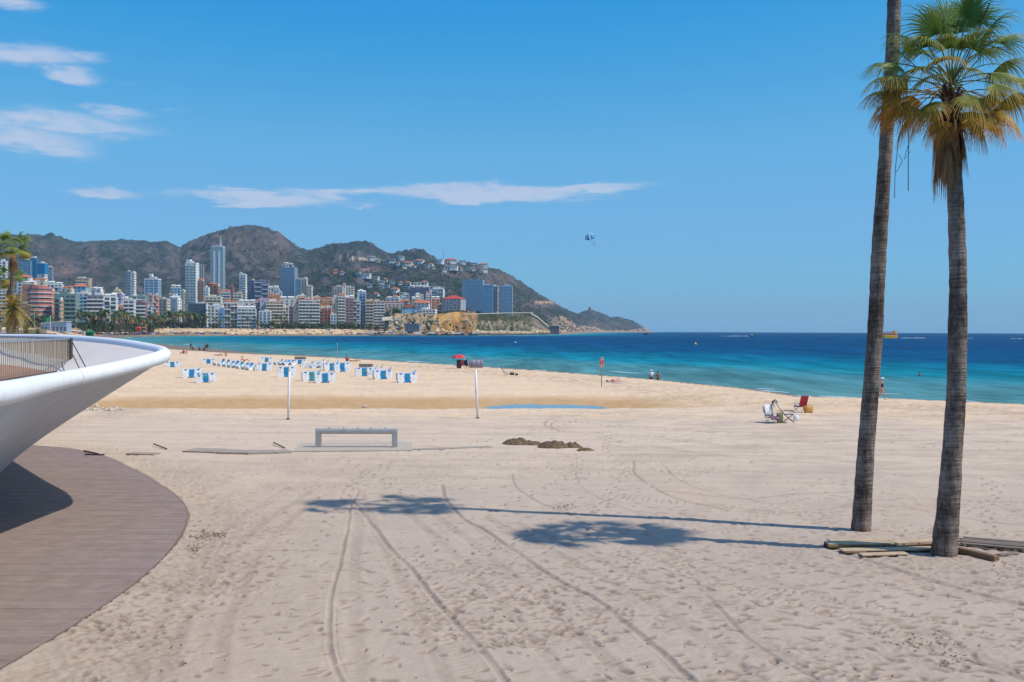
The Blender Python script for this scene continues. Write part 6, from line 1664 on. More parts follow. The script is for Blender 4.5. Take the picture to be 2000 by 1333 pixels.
# ---- centre
r, w, D, H = B(361, 386, 515, L3+40, 'bands2', 'white', 'white', -4, 'flat', 'tall white tower with a box on its roof, left of the glass skyscraper', 'tower_block', glass=GLASSG)
MB().box(-w/2, -w*.12, -D*.3, D*.3, H+1.1, H+5).build('roof_box', wm('white'), r)
B(386, 399, 520, L5+60, 'fins', 'dark', 'white', -6, 'flat', 'dark tower with white vertical stripes right behind the tall white one', 'tower_block')
B(384, 398, 551, L3, 'small', 'brown', 'terra', 6, 'terrace_o', 'red brown block between the white tower and the glass skyscraper')
B(396, 408, 563, L3-30, 'small', 'white', 'white', 0, 'flat', 'small white block with a rounded front below the glass skyscraper')
r, w, D, H = B(410, 437, 484, L5+260, 'glass', 'green', 'pale', 0, 'flat', 'tallest tower, a pale green glass skyscraper with a spire', 'tower_block', glass=GLASSG)
for s in (-.22, .2): MB().box(s*w-1.8, s*w+1.8, -D/2-.7, -D/2-.36, 0, H*.93).build('white_strip', wm('white'), r)
mb = MB(); mb.tube([Vector((w*.22, 0, H)), Vector((w*.22, 0, H+12)), Vector((w*.22, 0, H+22))], [1.6, .8, .15], n=6); mb.build('spire', wm('pale'), r)
mb = MB()
for k in range(9): mb.box(-w/2+w*k/9+.3, -w/2+w*(k+1)/9-.3, -D/2, D/2, H+.5, H+2+2.5*math.sin(PI*(k+.5)/9)); 
mb.build('crown', wm('pale'), r)
B(404, 429, 559, L3+10, 'small', 'brown', 'orange', -6, 'terrace_o', 'brown block with an orange pavilion roof below the glass skyscraper')
B(398, 431, 581, L2, 'bands', 'cream', 'cream', 8, 'flat', 'cream block with ochre bays above the blue and white one')
B(428, 449, 573, L3, 'bands', 'green', 'white', 8, 'terrace_o', 'pale green banded block with orange roof terraces')
B(447, 456, 561, L3+20, 'plain', 'maroon', 'maroon', 0, 'flat', 'narrow dark red stair tower between two pale blocks')
B(454, 472, 574, L3-20, 'bands', 'beige', 'white', 8, 'flat', 'beige block right of the dark red stair tower')
B(365, 403, 595, L1-10, 'glass', 'navy', 'navy', 8, 'flat', 'navy glass block with a white corner at the end of the palm grove')
B(400, 404.5, 597, L1-16, 'plain', 'white', 'white', 8, 'flat', 'slim white corner pier of the navy glass block', 'stair_tower')
B(402, 434, 598, L1, 'grid', 'white', 'white', 8, 'flat', 'white block with blue windows and a blue side wall by the beach')
B(429, 437, 604, L1-4, 'plain', 'blue', 'blue', 8, 'flat', 'narrow blue block against the side of the white one', 'stair_tower')
B(466, 474, 536, L4, 'plain', 'white', 'white', 0, 'flat', 'blank white shaft of the slim banded tower', 'tower_block')
B(472, 481, 538, L4-4, 'bands', 'white', 'white', 0, 'flat', 'slim white tower with close set balcony bands', 'tower_block')
B(434, 463, 593, L1+10, 'stag', 'salmon', 'white', 10, 'terrace_o', 'pink block with rust coloured roofs right of the blue and white one')
B(461, 498, 604, L1, 'bands', 'pale', 'white', 10, 'terrace', 'pale block with pink upper floor and grey balconies by the beach')
B(463, 497, 592, L2, 'small', 'white', 'cream', 8, 'terrace', 'white block with wide roof terraces behind the pale beach block')
B(483, 498, 549, L5, 'grid', 'purple', 'slate', -6, 'flat', 'dark purple tower block at the left of the gridded pair', 'tower_block')
B(496, 524, 549, L5-20, 'stag', 'purple', 'pale', 8, 'flat', 'purple block with a busy grid of pale balconies', 'tower_block')
B(522, 544, 563, L5-60, 'stag', 'white', 'white', 10, 'terrace', 'white stepped block with pointed roof terraces')
B(495, 509, 591, L1+25, 'stag', 'orange', 'white', 6, 'terrace_o', 'narrow orange block right of the pale beach block')
B(506, 518, 586, L1+15, 'plain', 'lilac', 'lilac', 12, 'flat', 'tall blank lilac wall beside the narrow orange block')
B(504, 528, 609, L1-14, 'grid', 'white', 'blue', 8, 'flat', 'low white and blue block at the foot of the lilac wall')
B(517, 551, 590, L1, 'bands', 'salmon', 'cream', 14, 'flat', 'block with dark balconies, cream bands and a pink side wall')
B(522, 545, 580, L2, 'small', 'orange', 'orange', 8, 'terrace_o', 'orange roofed block behind the one with cream bands')
B(545, 579, 524, L5+20, 'grid', 'slate', 'pale', -6, 'flat', 'broad dark glass tower with a stepped top and pale grid', 'tower_block', glass=GLASSB)
B(550, 573, 518, L5+26, 'fins', 'slate', 'pale', -6, 'terrace', 'upper tier of the broad dark glass tower', 'tower_block')
B(576, 591, 547, L5, 'glass', 'slate', 'slate', 4, 'flat', 'blue glass slab right of the broad dark tower', glass=GLASSB, name='tower_block')
B(588, 600, 545, L5-15, 'fins', 'cream', 'cream', -6, 'flat', 'cream striped tower right of the blue glass slab', 'tower_block')
B(597, 610, 560, L5-30, 'small', 'cream', 'white', -6, 'flat', 'plain cream block lowest of the central tower group', 'tower_block')
B(544, 574, 586, L2, 'small', 'white', 'white', 8, 'terrace', 'white terraced block above the cream one by the trees')
B(549, 563, 601, L1, 'stag', 'cream', 'cream', 10, 'flat', 'cream block with a blank end wall behind the trees')
B(560, 577, 601, L1+20, 'small', 'mauve', 'white', -6, 'flat', 'mauve block next to the big beige balcony block')
B(571, 584, 583, L1+2, 'plain', 'beige', 'beige', 10, 'flat', 'blank beige end wall of the big balcony block', 'stair_tower')
B(581, 622, 588, L1-8, 'bands2', 'tan', 'white', 10, 'terrace_o', 'big block with dark recesses, white balconies and orange penthouses')
B(620, 650, 587, L2, 'small', 'orange', 'cream', 6, 'terrace_o', 'cluster of orange roofed flats right of the big balcony block')
B(620, 633, 602, L1, 'stag', 'white', 'orange', 8, 'flat', 'narrow white and orange block right of the big balcony block')
r, w, D, H = B(631, 647, 601, L1-6, 'bands', 'cream', 'red', 8, 'flat', 'small cream block with red awnings')
B(644, 656, 615, L1-12, 'grid', 'white', 'blue', 8, 'flat', 'small blue and white house left of the beige gable wall')
B(648, 661, 582, L1, 'plain', 'beige', 'beige', 12, 'flat', 'tall blank beige gable wall left of the four attached blocks', 'stair_tower')
B(659, 674, 581, L1-6, 'bands', 'tan', 'white', 6, 'terrace_o', 'tan block with white balconies, first of the four attached blocks')
B(673, 690, 583, L1-6, 'grid', 'maroon', 'white', 6, 'terrace', 'maroon windowed block, second of the four attached blocks')
B(688, 703, 589, L1-4, 'stag', 'pale', 'white', 6, 'flat', 'pale grey block with zigzag balconies beside the maroon windowed one')
B(701, 714, 573, L1+8, 'bands', 'white', 'blue', 6, 'terrace', 'tall narrow white and blue block with a stepped top')
B(713, 729, 590, L1-6, 'bands', 'ochre', 'pale', 6, 'flat', 'ochre block with grey balconies right of the tall narrow one')
B(727, 751, 590, L1-8, 'bands', 'salmon', 'white', 6, 'flat', 'white and salmon banded block at the right end of the beach front')
B(647, 669, 561, L5, 'grid', 'salmon', 'pale', 0, 'flat', 'left wing of the pale pink twin winged hotel', 'hotel')
B(668, 675, 555, L5-2, 'plain', 'white', 'white', 0, 'hip', 'white pointed stair tower between the pink hotel wings', 'hotel')
B(674, 691, 562, L5, 'grid', 'cream', 'white', 0, 'flat', 'right wing of the pale pink twin winged hotel', 'hotel')
B(697, 712, 572, L3, 'small', 'white', 'white', 10, 'terrace', 'white terraced top rising behind the tall narrow block')
# ---- right
B(748, 787, 594, L2, 'small', 'salmon', 'white', 6, 'terrace_o', 'low pink flats with mixed roofs right of the beach front blocks')
B(752, 782, 584, L3, 'small', 'pale', 'white', -6, 'terrace', 'low grey and white flats above the pink ones')
B(780, 800, 588, L2+20, 'small', 'salmon', 'cream', -8, 'hip', 'house with a brown hipped roof above the pale gabled one', 'house')
B(783, 814, 601, L1, 'plain', 'skyblue', 'white', 6, 'gable', 'big pale blue gabled house with an orange roof', 'house')
B(806, 842, 592, L1+35, 'small', 'white', 'white', -10, 'hip', 'white house with a broad orange roof right of the gabled one', 'house')
B(818, 853, 606, L1-20, 'grid', 'white', 'white', -6, 'flat', 'low white villa with dark windows on the cliff edge', 'villa')
B(797, 841, 563, L4, 'grid', 'purple', 'mauve', -6, 'terrace', 'long dark purple apartment block behind the red mast')
B(842, 868, 566, L5, 'stag', 'white', 'white', -8, 'terrace', 'white terraced villa block above the red roofed one')
B(853, 866, 597, L2, 'bands', 'brown', 'white', 6, 'flat', 'narrow brown block with white balconies left of the red roof')
B(862, 909, 584, L2-30, 'small', 'grey', 'pale', -16, 'hipred', 'big grey block with a bright red roof and white end wall', dpt=20)
B(903, 945, 548, L4, 'hglass', 'slate', 'pale', -6, 'flat', 'wide blue grey tower with long horizontal balcony lines', 'tower_block', glass=GLASSB, dpt=14)
B(941, 963, 559, L3+30, 'glass', 'brightblue', 'skyblue', -4, 'flat', 'bright blue glass tower left of the white banded shaft', 'tower_block', glass=GLASSB)
B(962, 973, 560, L3+26, 'stag', 'white', 'brown', -4, 'flat', 'slim white and brown shaft between two blue towers', 'tower_block')
B(976, 1001, 560, L3+20, 'glass', 'blue', 'pale', -4, 'flat', 'blue glass tower with a pale grid at the right end of the town', 'tower_block', glass=GLASSB)
LANDMARKS = [(118, 'grey green glazed block'), (172, 'mauve block'), (205, 'staggered white block'), (240, 'low pale block'), (262, 'green grey block'), (293, 'rounded glass tower'), (330, 'plain white block'), (374, 'tall white tower'), (388, 'navy glass block'), (420, 'blue windowed white block'), (452, 'dark red stair tower'), (474, 'slim banded tower'), (488, 'pale beach block'), (512, 'lilac wall'), (536, 'cream banded block'), (562, 'broad dark glass tower'), (598, 'big balcony block'), (632, 'orange roofed flats'), (654, 'beige gable wall'), (672, 'tan balcony block'), (694, 'maroon windowed block'), (708, 'tall narrow block'), (722, 'ochre block'), (738, 'salmon banded block'), (768, 'low pink flats'), (798, 'gabled house'), (830, 'white cliff villa'), (858, 'narrow brown block'), (885, 'red roofed grey block'), (924, 'wide blue grey tower'), (952, 'bright blue glass tower')]
def near_mark(px): return min(LANDMARKS, key=lambda q: abs(q[0]-px))
ORD = ('first', 'second', 'third', 'fourth', 'fifth', 'sixth', 'seventh', 'eighth', 'ninth', 'tenth', 'eleventh', 'twelfth')
CNT = {}
def nth(kind, px):
    m_ = near_mark(px)[1]; i = CNT[kind, m_] = CNT.get((kind, m_), -1)+1
    return ORD[min(i, 11)], m_
# low infill between the named blocks, each its own building
INF = ['white', 'cream', 'salmon', 'pale', 'beige', 'orange', 'lilac', 'skyblue', 'tan']
rr = random.Random(21)
for i in range(58):
    px = 100+ i*13.6 + rr.uniform(-5, 5); row = rr.choice((L2+20, L3, L3+40, L4)); w_ = rr.uniform(10, 20); col = INF[(i*5) % 9]
    yt = 612 - row*.085 + rr.uniform(-9, 7)
    if px > 760: yt -= 4; row = min(row, L3+40)
    if px > 855: continue
    B(px-w_/2, px+w_/2, yt, row, rr.choice(('small', 'stag', 'bands', 'grid')), col, 'white', None, rr.choice(('flat', 'terrace', 'terrace_o', 'flat')), 'small %s block wedged in behind the %s' % ({'skyblue': 'pale blue', 'pale': 'pale grey'}.get(col, col), near_mark(px)[1]))

# ------------------------------------------------------------------ villas on the hillside
def villa(px, py, wpx, col, roof, label, group=None, tall=1.0):
    p = hit(px, py+3); d = p.y; rnd = random.Random(int(px*3+py)); W = wpx/2000*d; root = thing('villa', label, 'villa', p-Vector((0, 0, 2)), rnd.uniform(-.4, .3), group or 'villas on the hillside')
    H = (5.5 if wpx < 12 else 8.5)*tall*d/2200+2; D = max(8, W*.5)
    MB().box(-W/2, W/2, -D/2, D/2, 0, H).build('wall', wm(col), root)
    if wpx > 11: MB().box(-W*.1, W*.42, -D/2-4, -D/2-.002, 0, H*.55).build('terrace', wm('white'), root)
    w_ = MB(); n = max(2, int(W/5))
    for f in range(2 if H > 8 else 1):
        for k in range(n): x = -W/2+W*(k+.5)/n; w_.box(x-W/n*.3, x+W/n*.3, -D/2-.08, -D/2+.05, H*(.5 if f == 0 else .15)+H*.08, H*(.5 if f == 0 else .15)+H*.34)
    w_.build('windows', GLASSD, root, kind='stuff')
    if roof == 'flat': MB().box(-W/2-.6, W/2+.6, -D/2-1, D/2+.3, H+.001, H+.7).build('roof', wm('white'), root)
    else:
        rh = D*.25; i = min(D*.45, W*.4); o_ = .8
        MB().add([(-W/2-o_, -D/2-o_, H), (W/2+o_, -D/2-o_, H), (W/2+o_, D/2+o_, H), (-W/2-o_, D/2+o_, H), (-W/2+i, 0, H+rh), (W/2-i, 0, H+rh)], [(0, 1, 5, 4), (1, 2, 5), (2, 3, 4, 5), (3, 0, 4), (3, 2, 1, 0)]).build('roof', RR_ if roof == 'red' else RT, root)
    return root
for v in ((725, 508, 15, 'cream', 'flat', 'cream villa at the end of the pale hill track'), (737, 510, 9, 'cream', 'flat', 'small cream house right beside the villa on the hill track'), (763, 512, 17, 'slate', 'flat', 'blue grey framed villa in the dark pines below the rounded crag'),
          (783, 506, 12, 'white', 'flat', 'white villa directly under the rounded crag'), (797, 519, 18, 'beige', 'hip', 'beige villa with a tiled roof and terraces below the crag'), (820, 514, 17, 'white', 'hip', 'long white villa right of the rounded crag'),
          (858, 515, 17, 'white', 'flat', 'white villa with a slanted roof left of the thin mast'), (880, 514, 22, 'salmon', 'red', 'large villa with a dark red roof just below the ridge'), (882, 525, 24, 'white', 'flat', 'wide white glazed villa beneath the dark red roof'),
          (903, 514, 13, 'white', 'flat', 'white cube villa on the skyline right of the red roof'), (925, 516, 11, 'white', 'flat', 'white villa with a dark top further along the skyline'), (945, 521, 15, 'cream', 'hip', 'cream villa at the right end of the skyline row'),
          (944, 530, 16, 'salmon', 'flat', 'pinkish villa below the cream one at the right end'), (712, 541, 24, 'pale', 'flat', 'unfinished white framed building on the bare slope'), (655, 531, 10, 'orange', 'hip', 'small orange roofed house low on the central slope'),
          (850, 566, 18, 'white', 'flat', 'white villa high above the red roofed block'), (772, 569, 15, 'cream', 'hip', 'cream house at the left of the lower villa terraces'), (722, 558, 9, 'white', 'flat', 'lone white villa in the pines above the pink hotel')): villa(*v)
for i, (px, py, w_) in enumerate(sorted(((735, 545, 10), (745, 552, 11), (765, 552, 11), (783, 554, 9), (798, 554, 9), (815, 558, 14), (830, 557, 12), (745, 562, 9), (785, 575, 11), (700, 537, 8), (668, 534, 8), (753, 548, 7), (806, 560, 8), (757, 560, 7), (795, 563, 9), (735, 576, 9)))):
    villa(px, py, w_, ('white', 'white', 'cream', 'pale')[i % 4], 'flat' if i % 3 else 'hip', '%s small villa from the left, on the slope above the %s' % nth('villa', px), 'small villas on the lower slope')
for i, (px, py, w_) in enumerate(sorted(((790, 523, 9), (833, 521, 10), (808, 522, 8), (842, 519, 8), (915, 526, 10), (926, 528, 9), (846, 524, 7), (868, 530, 8), (900, 527, 7), (935, 519, 7), (870, 520, 7), (777, 518, 7)))):
    villa(px, py, w_, ('white', 'cream', 'white', 'beige')[i % 4], 'flat' if i % 2 else 'hip', '%s small villa from the left under the ridge, above the %s' % nth('ridge', px), 'small villas of the upper row')
p = hit(866, 513); root = thing('radio_mast', 'thin radio mast on the ridge right of the rounded crag', 'mast', p); mb = MB(); mb.tube([Vector((0, 0, -2)), Vector((0, 0, (513-490)/2000*p.y))], [.7, .4], n=5); mb.build('mast_shaft', mat('mast_steel', (110, 116, 128))); mb2 = bpy.data.objects['mast_shaft']; mb2.parent = root
d = ds(841)+L1+10; root = thing('red_mast', 'red and white lattice mast standing before the purple block', 'mast', ((841-1000)/2000*d, d, lz((841-1000)/2000*d, d)-1)); zt = 5+(hor(841)-566)/2000*d-root.location.z
for k in range(6):
    mb = MB(); mb.box(-.55, .55, -.5, .5, zt*k/6, zt*(k+1)/6-.01); mb.build('mast_segment', wm('red') if k < 5 else wm('white'), root)
mb = MB(); mb.box(.5, 1.3, -.3, .3, 0, zt*.97); mb.build('ladder_rail', wm('white'), root)

# ------------------------------------------------------------------ greenery of the far shore
FOL = mat('foliage', (80, 96, 56), rough=.8, var=.25, scale=.35, attr='col'); TRK = mat('tree_bark', (104, 88, 72), rough=.95, var=.25)
def far_palm_mesh(seed, n=26):
    rnd = random.Random(seed); mb = MB()
    for k in range(n):
        a = 2*PI*k/n+rnd.uniform(-.2, .2); e = rnd.uniform(-.9, 1.25); L_ = rnd.uniform(.8, 1.1); p = Vector((0, 0, 0)); d = Vector((math.cos(a)*math.cos(e), math.sin(a)*math.cos(e), math.sin(e)))
        sd = Vector((-math.sin(a), math.cos(a), 0)); col = lin((72+rnd.randint(-14, 24), 90+rnd.randint(-12, 16), 50)) if e > -.5 else lin((134, 110, 66)); prev = None
        for s in range(5):
            f = s/4; q = p+d*L_*f+Vector((0, 0, -.62*f*f*L_)); w = .15*(.35+1.6*f*(1-f))*(1 if s < 4 else .2); mb.cur = col
            vs = [q-sd*w-Vector((0, 0, w*.6)), q, q+sd*w-Vector((0, 0, w*.6))]; o_ = len(mb.v); mb.add(vs, [])
            if s: mb.f += [(o_-3, o_-2, o_+1, o_), (o_-2, o_-1, o_+2, o_+1)]
    return mb.mesh('crown', FOL)
def clump_mesh(seed, n, lobes, size, cols, nm='crown'):
    rnd = random.Random(seed); mb = MB()
    L_ = [(Vector((rnd.gauss(0, .33), rnd.gauss(0, .33), rnd.uniform(.25, .8))), rnd.uniform(.28, .5)) for _ in range(lobes)]
    for k in range(n):
        c, r_ = rnd.choice(L_); v = Vector((rnd.gauss(0, 1), rnd.gauss(0, 1), rnd.gauss(0, 1))).normalized()*r_*rnd.uniform(.55, 1.05)
        q = c+v*Vector((1, 1, .8)).length/1.6; u = Vector((rnd.gauss(0, 1), rnd.gauss(0, 1), rnd.gauss(0, 1))).normalized(); t = u.cross(Vector((rnd.gauss(0, 1), rnd.gauss(0, 1), rnd.gauss(0, 1)))).normalized(); s = size*rnd.uniform(.6, 1.3)
        col = lin(rnd.choice(cols)); kf = rnd.uniform(.75, 1.2); mb.cur = tuple(x*kf for x in col); mb.add([q-u*s-t*s*.6, q+u*s-t*s*.7, q+u*s*.9+t*s*.7, q-u*s*.8+t*s*.6], [(0, 1, 2, 3)])
    return mb.mesh(nm, FOL)
PCROWN = [far_palm_mesh(s) for s in (1, 2, 3, 4)]
tm = MB(); tm.tube([Vector((0, 0, 0)), Vector((.0, 0, .5)), Vector((.0, 0, 1))], [.022, .018, .015], n=6); PTRUNK = tm.mesh('trunk', TRK)
GREENS = [(66, 86, 48), (82, 98, 54), (54, 74, 44), (98, 108, 62)]
TCROWN = [clump_mesh(10+s, 230, 7, .10, GREENS) for s in range(4)]
tm = MB(); tm.tube([Vector((0, 0, -.1)), Vector((.01, 0, .3)), Vector((0, .02, .55))], [.05, .04, .02], n=6); tm.tube([Vector((.01, 0, .28)), Vector((.2, .05, .6))], [.025, .012], n=5); tm.tube([Vector((.0, 0, .3)), Vector((-.18, -.08, .62))], [.025, .012], n=5); TTRUNK = tm.mesh('trunk', TRK)
def palm_far(px, ytop, ybase_off, label, rnd, group, r=None):
    d = ds(px)+ybase_off; X = (px-1000)/2000*d; z = lz(X, d)-.3; H = 5+(hor(px)-ytop)/2000*d-z; cr = r or rnd.uniform(4.0, 5.4)
    root = thing('palm_tree', label, 'palm tree', (X, d, z), rnd.uniform(0, 6), group); h = max(H-cr*.55, 3)
    part('trunk', PTRUNK, root, scl=(14, 14, h)); part('crown', rnd.choice(PCROWN), root, loc=(0, 0, h), rot=(rnd.uniform(-.12, .12), rnd.uniform(-.12, .12), 0), scl=(cr, cr, cr))
rr = random.Random(5)
UNDER = []
GROVE = 'palms of the dense beachfront grove'
for i, px in enumerate(np.linspace(152, 208, 13)): palm_far(px+rr.uniform(-2, 2), rr.uniform(600, 613), rr.uniform(66, 84), '%s palm from the left of those before the %s' % nth('palm', px), rr, GROVE)
for i, px in enumerate(np.linspace(222, 398, 52)):
    yt = 612-10*math.exp(-((px-238)/12)**2)-10*math.exp(-((px-352)/26)**2)+rr.uniform(-4, 7); palm_far(px+rr.uniform(-2, 2), yt, rr.uniform(64, 92), '%s palm from the left of those before the %s' % nth('palm', px), rr, GROVE)
for px in np.linspace(154, 398, 34):
    if 210 < px < 220: continue
    UNDER.append((px+rr.uniform(-2, 2), rr.uniform(619, 629), rr.uniform(11, 17)))
for px, yt, lb in ((404, 616, 'single palm at the right end of the grove by the navy block'), (420, 619, 'palm before the blue windowed white block'), (431, 622, 'left of two palms before the pink block'), (437, 617, 'right of two palms before the pink block'), (447, 621, 'small palm before the pink block with rust roofs'), (474, 622, 'left palm before the pale beach block'),
                   (483, 618, 'tallest palm before the pale beach block'), (489, 621, 'right palm before the pale beach block'), (502, 623, 'palm before the low white and blue block'), (540, 612, 'palm rising over the trees before the cream banded block'), (548, 616, 'second palm over the trees right of the cream banded block'), (557, 618, 'palm over the trees before the blank cream end wall'),
                   (606, 612, 'palm standing before the big balcony block'), (710, 618, 'golden palm before the ochre block'), (789, 598, 'palm left of the pale blue gabled house'), (808, 596, 'tall palm before the pale blue gabled house'), (812, 616, 'left cliff top palm below the white villa'), (824, 617, 'right cliff top palm below the white villa')): palm_far(px, yt, 62 if px < 760 else 84, lb, rr, 'scattered palms of the far shore', rr.uniform(2.6, 3.6))
def tree_far(px, ytop, off, w, label, group, rnd, squash=1.0):
    d = ds(px)+off; X = (px-1000)/2000*d; z = lz(X, d)-.4; H = max(5+(hor(px)-ytop)/2000*d-z, 3); W = w/2000*d
    root = thing('tree', label, 'tree', (X, d, z), rnd.uniform(0, 6), group)
    part('trunk', TTRUNK, root, scl=(W*.9, W*.9, H)); part('crown', rnd.choice(TCROWN), root, scl=(W*.62, W*.62, H*.82))
rr = random.Random(8)
TREES = ((205, 622, 14), (165, 628, 12), (180, 630, 12), (192, 628, 12), (415, 630, 12), (425, 629, 14), (456, 630, 10), (512, 628, 12), (522, 630, 14), (531, 624, 14), (538, 628, 16), (547, 630, 14), (555, 626, 16), (565, 624, 18), (574, 628, 16), (583, 627, 16), (592, 629, 18), (601, 628, 16), (612, 630, 16), (621, 629, 18), (631, 626, 18), (641, 629, 16), (650, 630, 14), (667, 627, 20), (678, 629, 20), (689, 628, 18), (700, 630, 14), (708, 631, 12), (722, 630, 12), (735, 632, 12))
byl = {}
for t in sorted(TREES): byl.setdefault(near_mark(t[0])[1], []).append(t)
for nm, ts in byl.items():
    names = {1: ['bushy green tree'], 2: ['left of two bushy trees', 'right of two bushy trees'], 3: ['left of three bushy trees', 'middle of three bushy trees', 'right of three bushy trees']}.get(len(ts), ['leftmost bushy tree', 'second bushy tree from the left', 'third bushy tree from the left', 'fourth bushy tree from the left', 'fifth bushy tree from the left'])
    for (px, yt, w), q in zip(ts, names): tree_far(px, yt, 60+rr.uniform(0, 12), w, q+' at the foot of the '+nm, 'trees along the foot of the beach front', rr)
for px, yt, w in UNDER: tree_far(px, yt, rr.uniform(76, 94), w, '%s bushy tree under the palms before the %s' % nth('under', px), 'bushy trees under the palm grove', rr)
for px, yt, w, lb in ((770, 597, 22, 'big dark tree left of the pale blue gabled house'), (779, 602, 14, 'dark tree touching the gabled house'), (757, 600, 12, 'slim dark tree right of the salmon banded block'), (868, 616, 14, 'cliff top shrub tree left of the dark pine clump'), (880, 610, 20, 'broad dark pine on the cliff edge'), (892, 608, 20, 'second dark pine on the cliff edge below the grey block'), (857, 618, 16, 'green shrub on the cliff edge below the brown block'), (905, 613, 12, 'small pine at the top of the golden cliff')):
    tree_far(px, yt, 78, w, lb, 'trees on the cliff edge', rr)
for px, yt, w, off, lb in ((60, 612, 30, 40, 'dark broad tree before the rounded pink block'), (75, 610, 26, 45, 'dark broad tree right of the rounded pink block'), (88, 618, 20, 42, 'dark tree behind the green flag'), (108, 614, 16, 60, 'dark tree at the foot of the green glazed block'), (20, 618, 30, 40, 'dark tree behind the beachside palms')):
    tree_far(px, yt, off, w, lb, 'dark trees at the left end of the far beach', rr)
# hillside scrub and cliff shrubs, too many to count
def scatter(name, label, n, gen, seed, cols):
    rnd = random.Random(seed); mb = MB(); xs = []; ys = []; sz = []
    for k in range(n): x, y, s = gen(rnd); xs.append(x); ys.append(y); sz.append(s)
    zs = land_z(np.array(xs), np.array(ys))
    for x, y, z, s in zip(xs, ys, zs, sz):
        if z < 2: continue
        c = lin(rnd.choice(cols)); k = rnd.uniform(.8, 1.2); mb.cur = tuple(v*k for v in c); o_ = len(mb.v)
        a = rnd.uniform(0, 1.5); vs = [(x, y, z+s*rnd.uniform(.8, 1.2))]
        for j in range(5): t = a+j*1.2566; vs.append((x+math.cos(t)*s*rnd.uniform(.5, .9), y+math.sin(t)*s*.8, z+s*rnd.uniform(.15, .5)))
        for j in range(5): t = a+j*1.2566; vs.append((x+math.cos(t)*s*.6, y+math.sin(t)*s*.6, z-.6))
        mb.add(vs, [(0, 1+j, 1+(j+1) % 5) for j in range(5)]+[(1+j, 6+j, 6+(j+1) % 5, 1+(j+1) % 5) for j in range(5)])
    o = mb.build(name, FOL); tag(o, label, 'scrub', kind='stuff'); return o
def gen_hill(rnd):
    while True:
        px = rnd.uniform(-60, 1260); b = (px-1000)/2000; t = rnd.random()**1.3; d0 = float(np.interp(px, *D0P)); dr = float(np.interp(px, *DRP)); y = d0+(dr-d0)*t*1.03; x = b*y
        v = float(vnoise(x/70, y/110, 402)); v2 = float(vnoise(x/210, y/260, 403))
        dens = .25+1.3*max(0, v-.35)+.9*(v2-.4)
        if 620 < px < 900 and t < .6: dens += .5
        if rnd.random() < dens: return x, y, rnd.uniform(1.2, 3.6)*(1.25 if 620 < px < 900 else 1)
scatter('scrub', 'dark scrub and small pines scattered over the hillsides', 9000, gen_hill, 4, [(52, 66, 46), (44, 58, 44), (64, 74, 50), (74, 80, 56)])
def gen_cliff(rnd):
    while True:
        px = rnd.uniform(932, 1040); d = ds(px)+rnd.uniform(14, 46); x = (px-1000)/2000*d
        if float(vnoise(x/9, d/9, 77)) > .38: return x, d, rnd.uniform(.9, 2.9)
scatter('cliff_scrub', 'green shrubs covering the slope of the rocky headland', 2400, gen_cliff, 6, [(58, 84, 40), (48, 72, 38), (84, 104, 52), (70, 80, 46)])
def gen_cliff2(rnd):
    while True:
        px = rnd.uniform(735, 925); d = ds(px)+rnd.uniform(10, 50); x = (px-1000)/2000*d
        if float(vnoise(x/7, d/7, 79)) > .62: return x, d, rnd.uniform(.8, 2.2)
scatter('cliff_scrub', 'tufts of shrub clinging to the golden and tan cliff', 320, gen_cliff2, 7, [(70, 84, 44), (96, 92, 52), (58, 70, 40)])
def gen_rock(rnd):
    while True:
        px = rnd.uniform(930, 1050) if rnd.random() < .7 else rnd.uniform(760, 925); d = ds(px)+rnd.uniform(10, 34); x = (px-1000)/2000*d
        if float(vnoise(x/8, d/8, 81)) > .42: return x, d, rnd.uniform(1.1, 3.4)
o = scatter('cliff_rocks', 'pale rock outcrops on the cliffs of the headland', 620, gen_rock, 9, [(196, 178, 152), (176, 158, 134), (206, 186, 156), (160, 146, 128)]); o['category'] = 'rocks'
# shore rocks of the headland
mb = MB(); rr = random.Random(9); xs = []; ys = []; ss = []
for k in range(420):
    px = rr.uniform(925, 1104); d = ds(px)+rr.uniform(1, 16 if px < 1035 else 60); xs.append((px-1000)/2000*d); ys.append(d); ss.append(rr.uniform(.8, 2.6)*(1.4 if px > 1040 else 1))
for x, y, z, s in zip(xs, ys, land_z(np.array(xs), np.array(ys)), ss): mb.ball((x, y, max(z, -1)+s*.25), (s*1.2, s, s*.8), 6, 4, .3, rr)
tag(mb.build('shore_rocks', mat('shore_rock', (196, 170, 138), rough=.95, var=.3, scale=.5)), 'pale boulders along the waterline of the headland', 'rocks', kind='stuff')
def wall_line(name, label, pts, off, h, m, th=1.0):
    mb = MB(); prev = None
    for px, y in pts:
        d = ds(px)+off(px); q = P(px, y, d)
        if prev is not None: mb.bar(prev-Vector((0, 0, h/2)), q-Vector((0, 0, h/2)), th, h)
        prev = q
    o = mb.build(name, m); return tag(o, label, 'wall')
wall_line('parapet_wall', 'long white parapet wall along the top of the headland', [(905, 613.5), (935, 612.5), (990, 611), (1040, 610.5)], lambda px: 56, .8, wm('beige'))
wall_line('ramp_wall', 'white sloping wall of the stairway coming down the tip of the headland', [(1036, 611), (1050, 619), (1064, 631), (1079, 643)], lambda px: 52, 1.7, wm('beige'), 1.2)
wall_line('retaining_wall', 'long pale retaining wall with a balustrade below the gabled house', [(746, 619.5), (800, 617.5), (850, 616)], lambda px: 50, 4.0, wm('cream'))
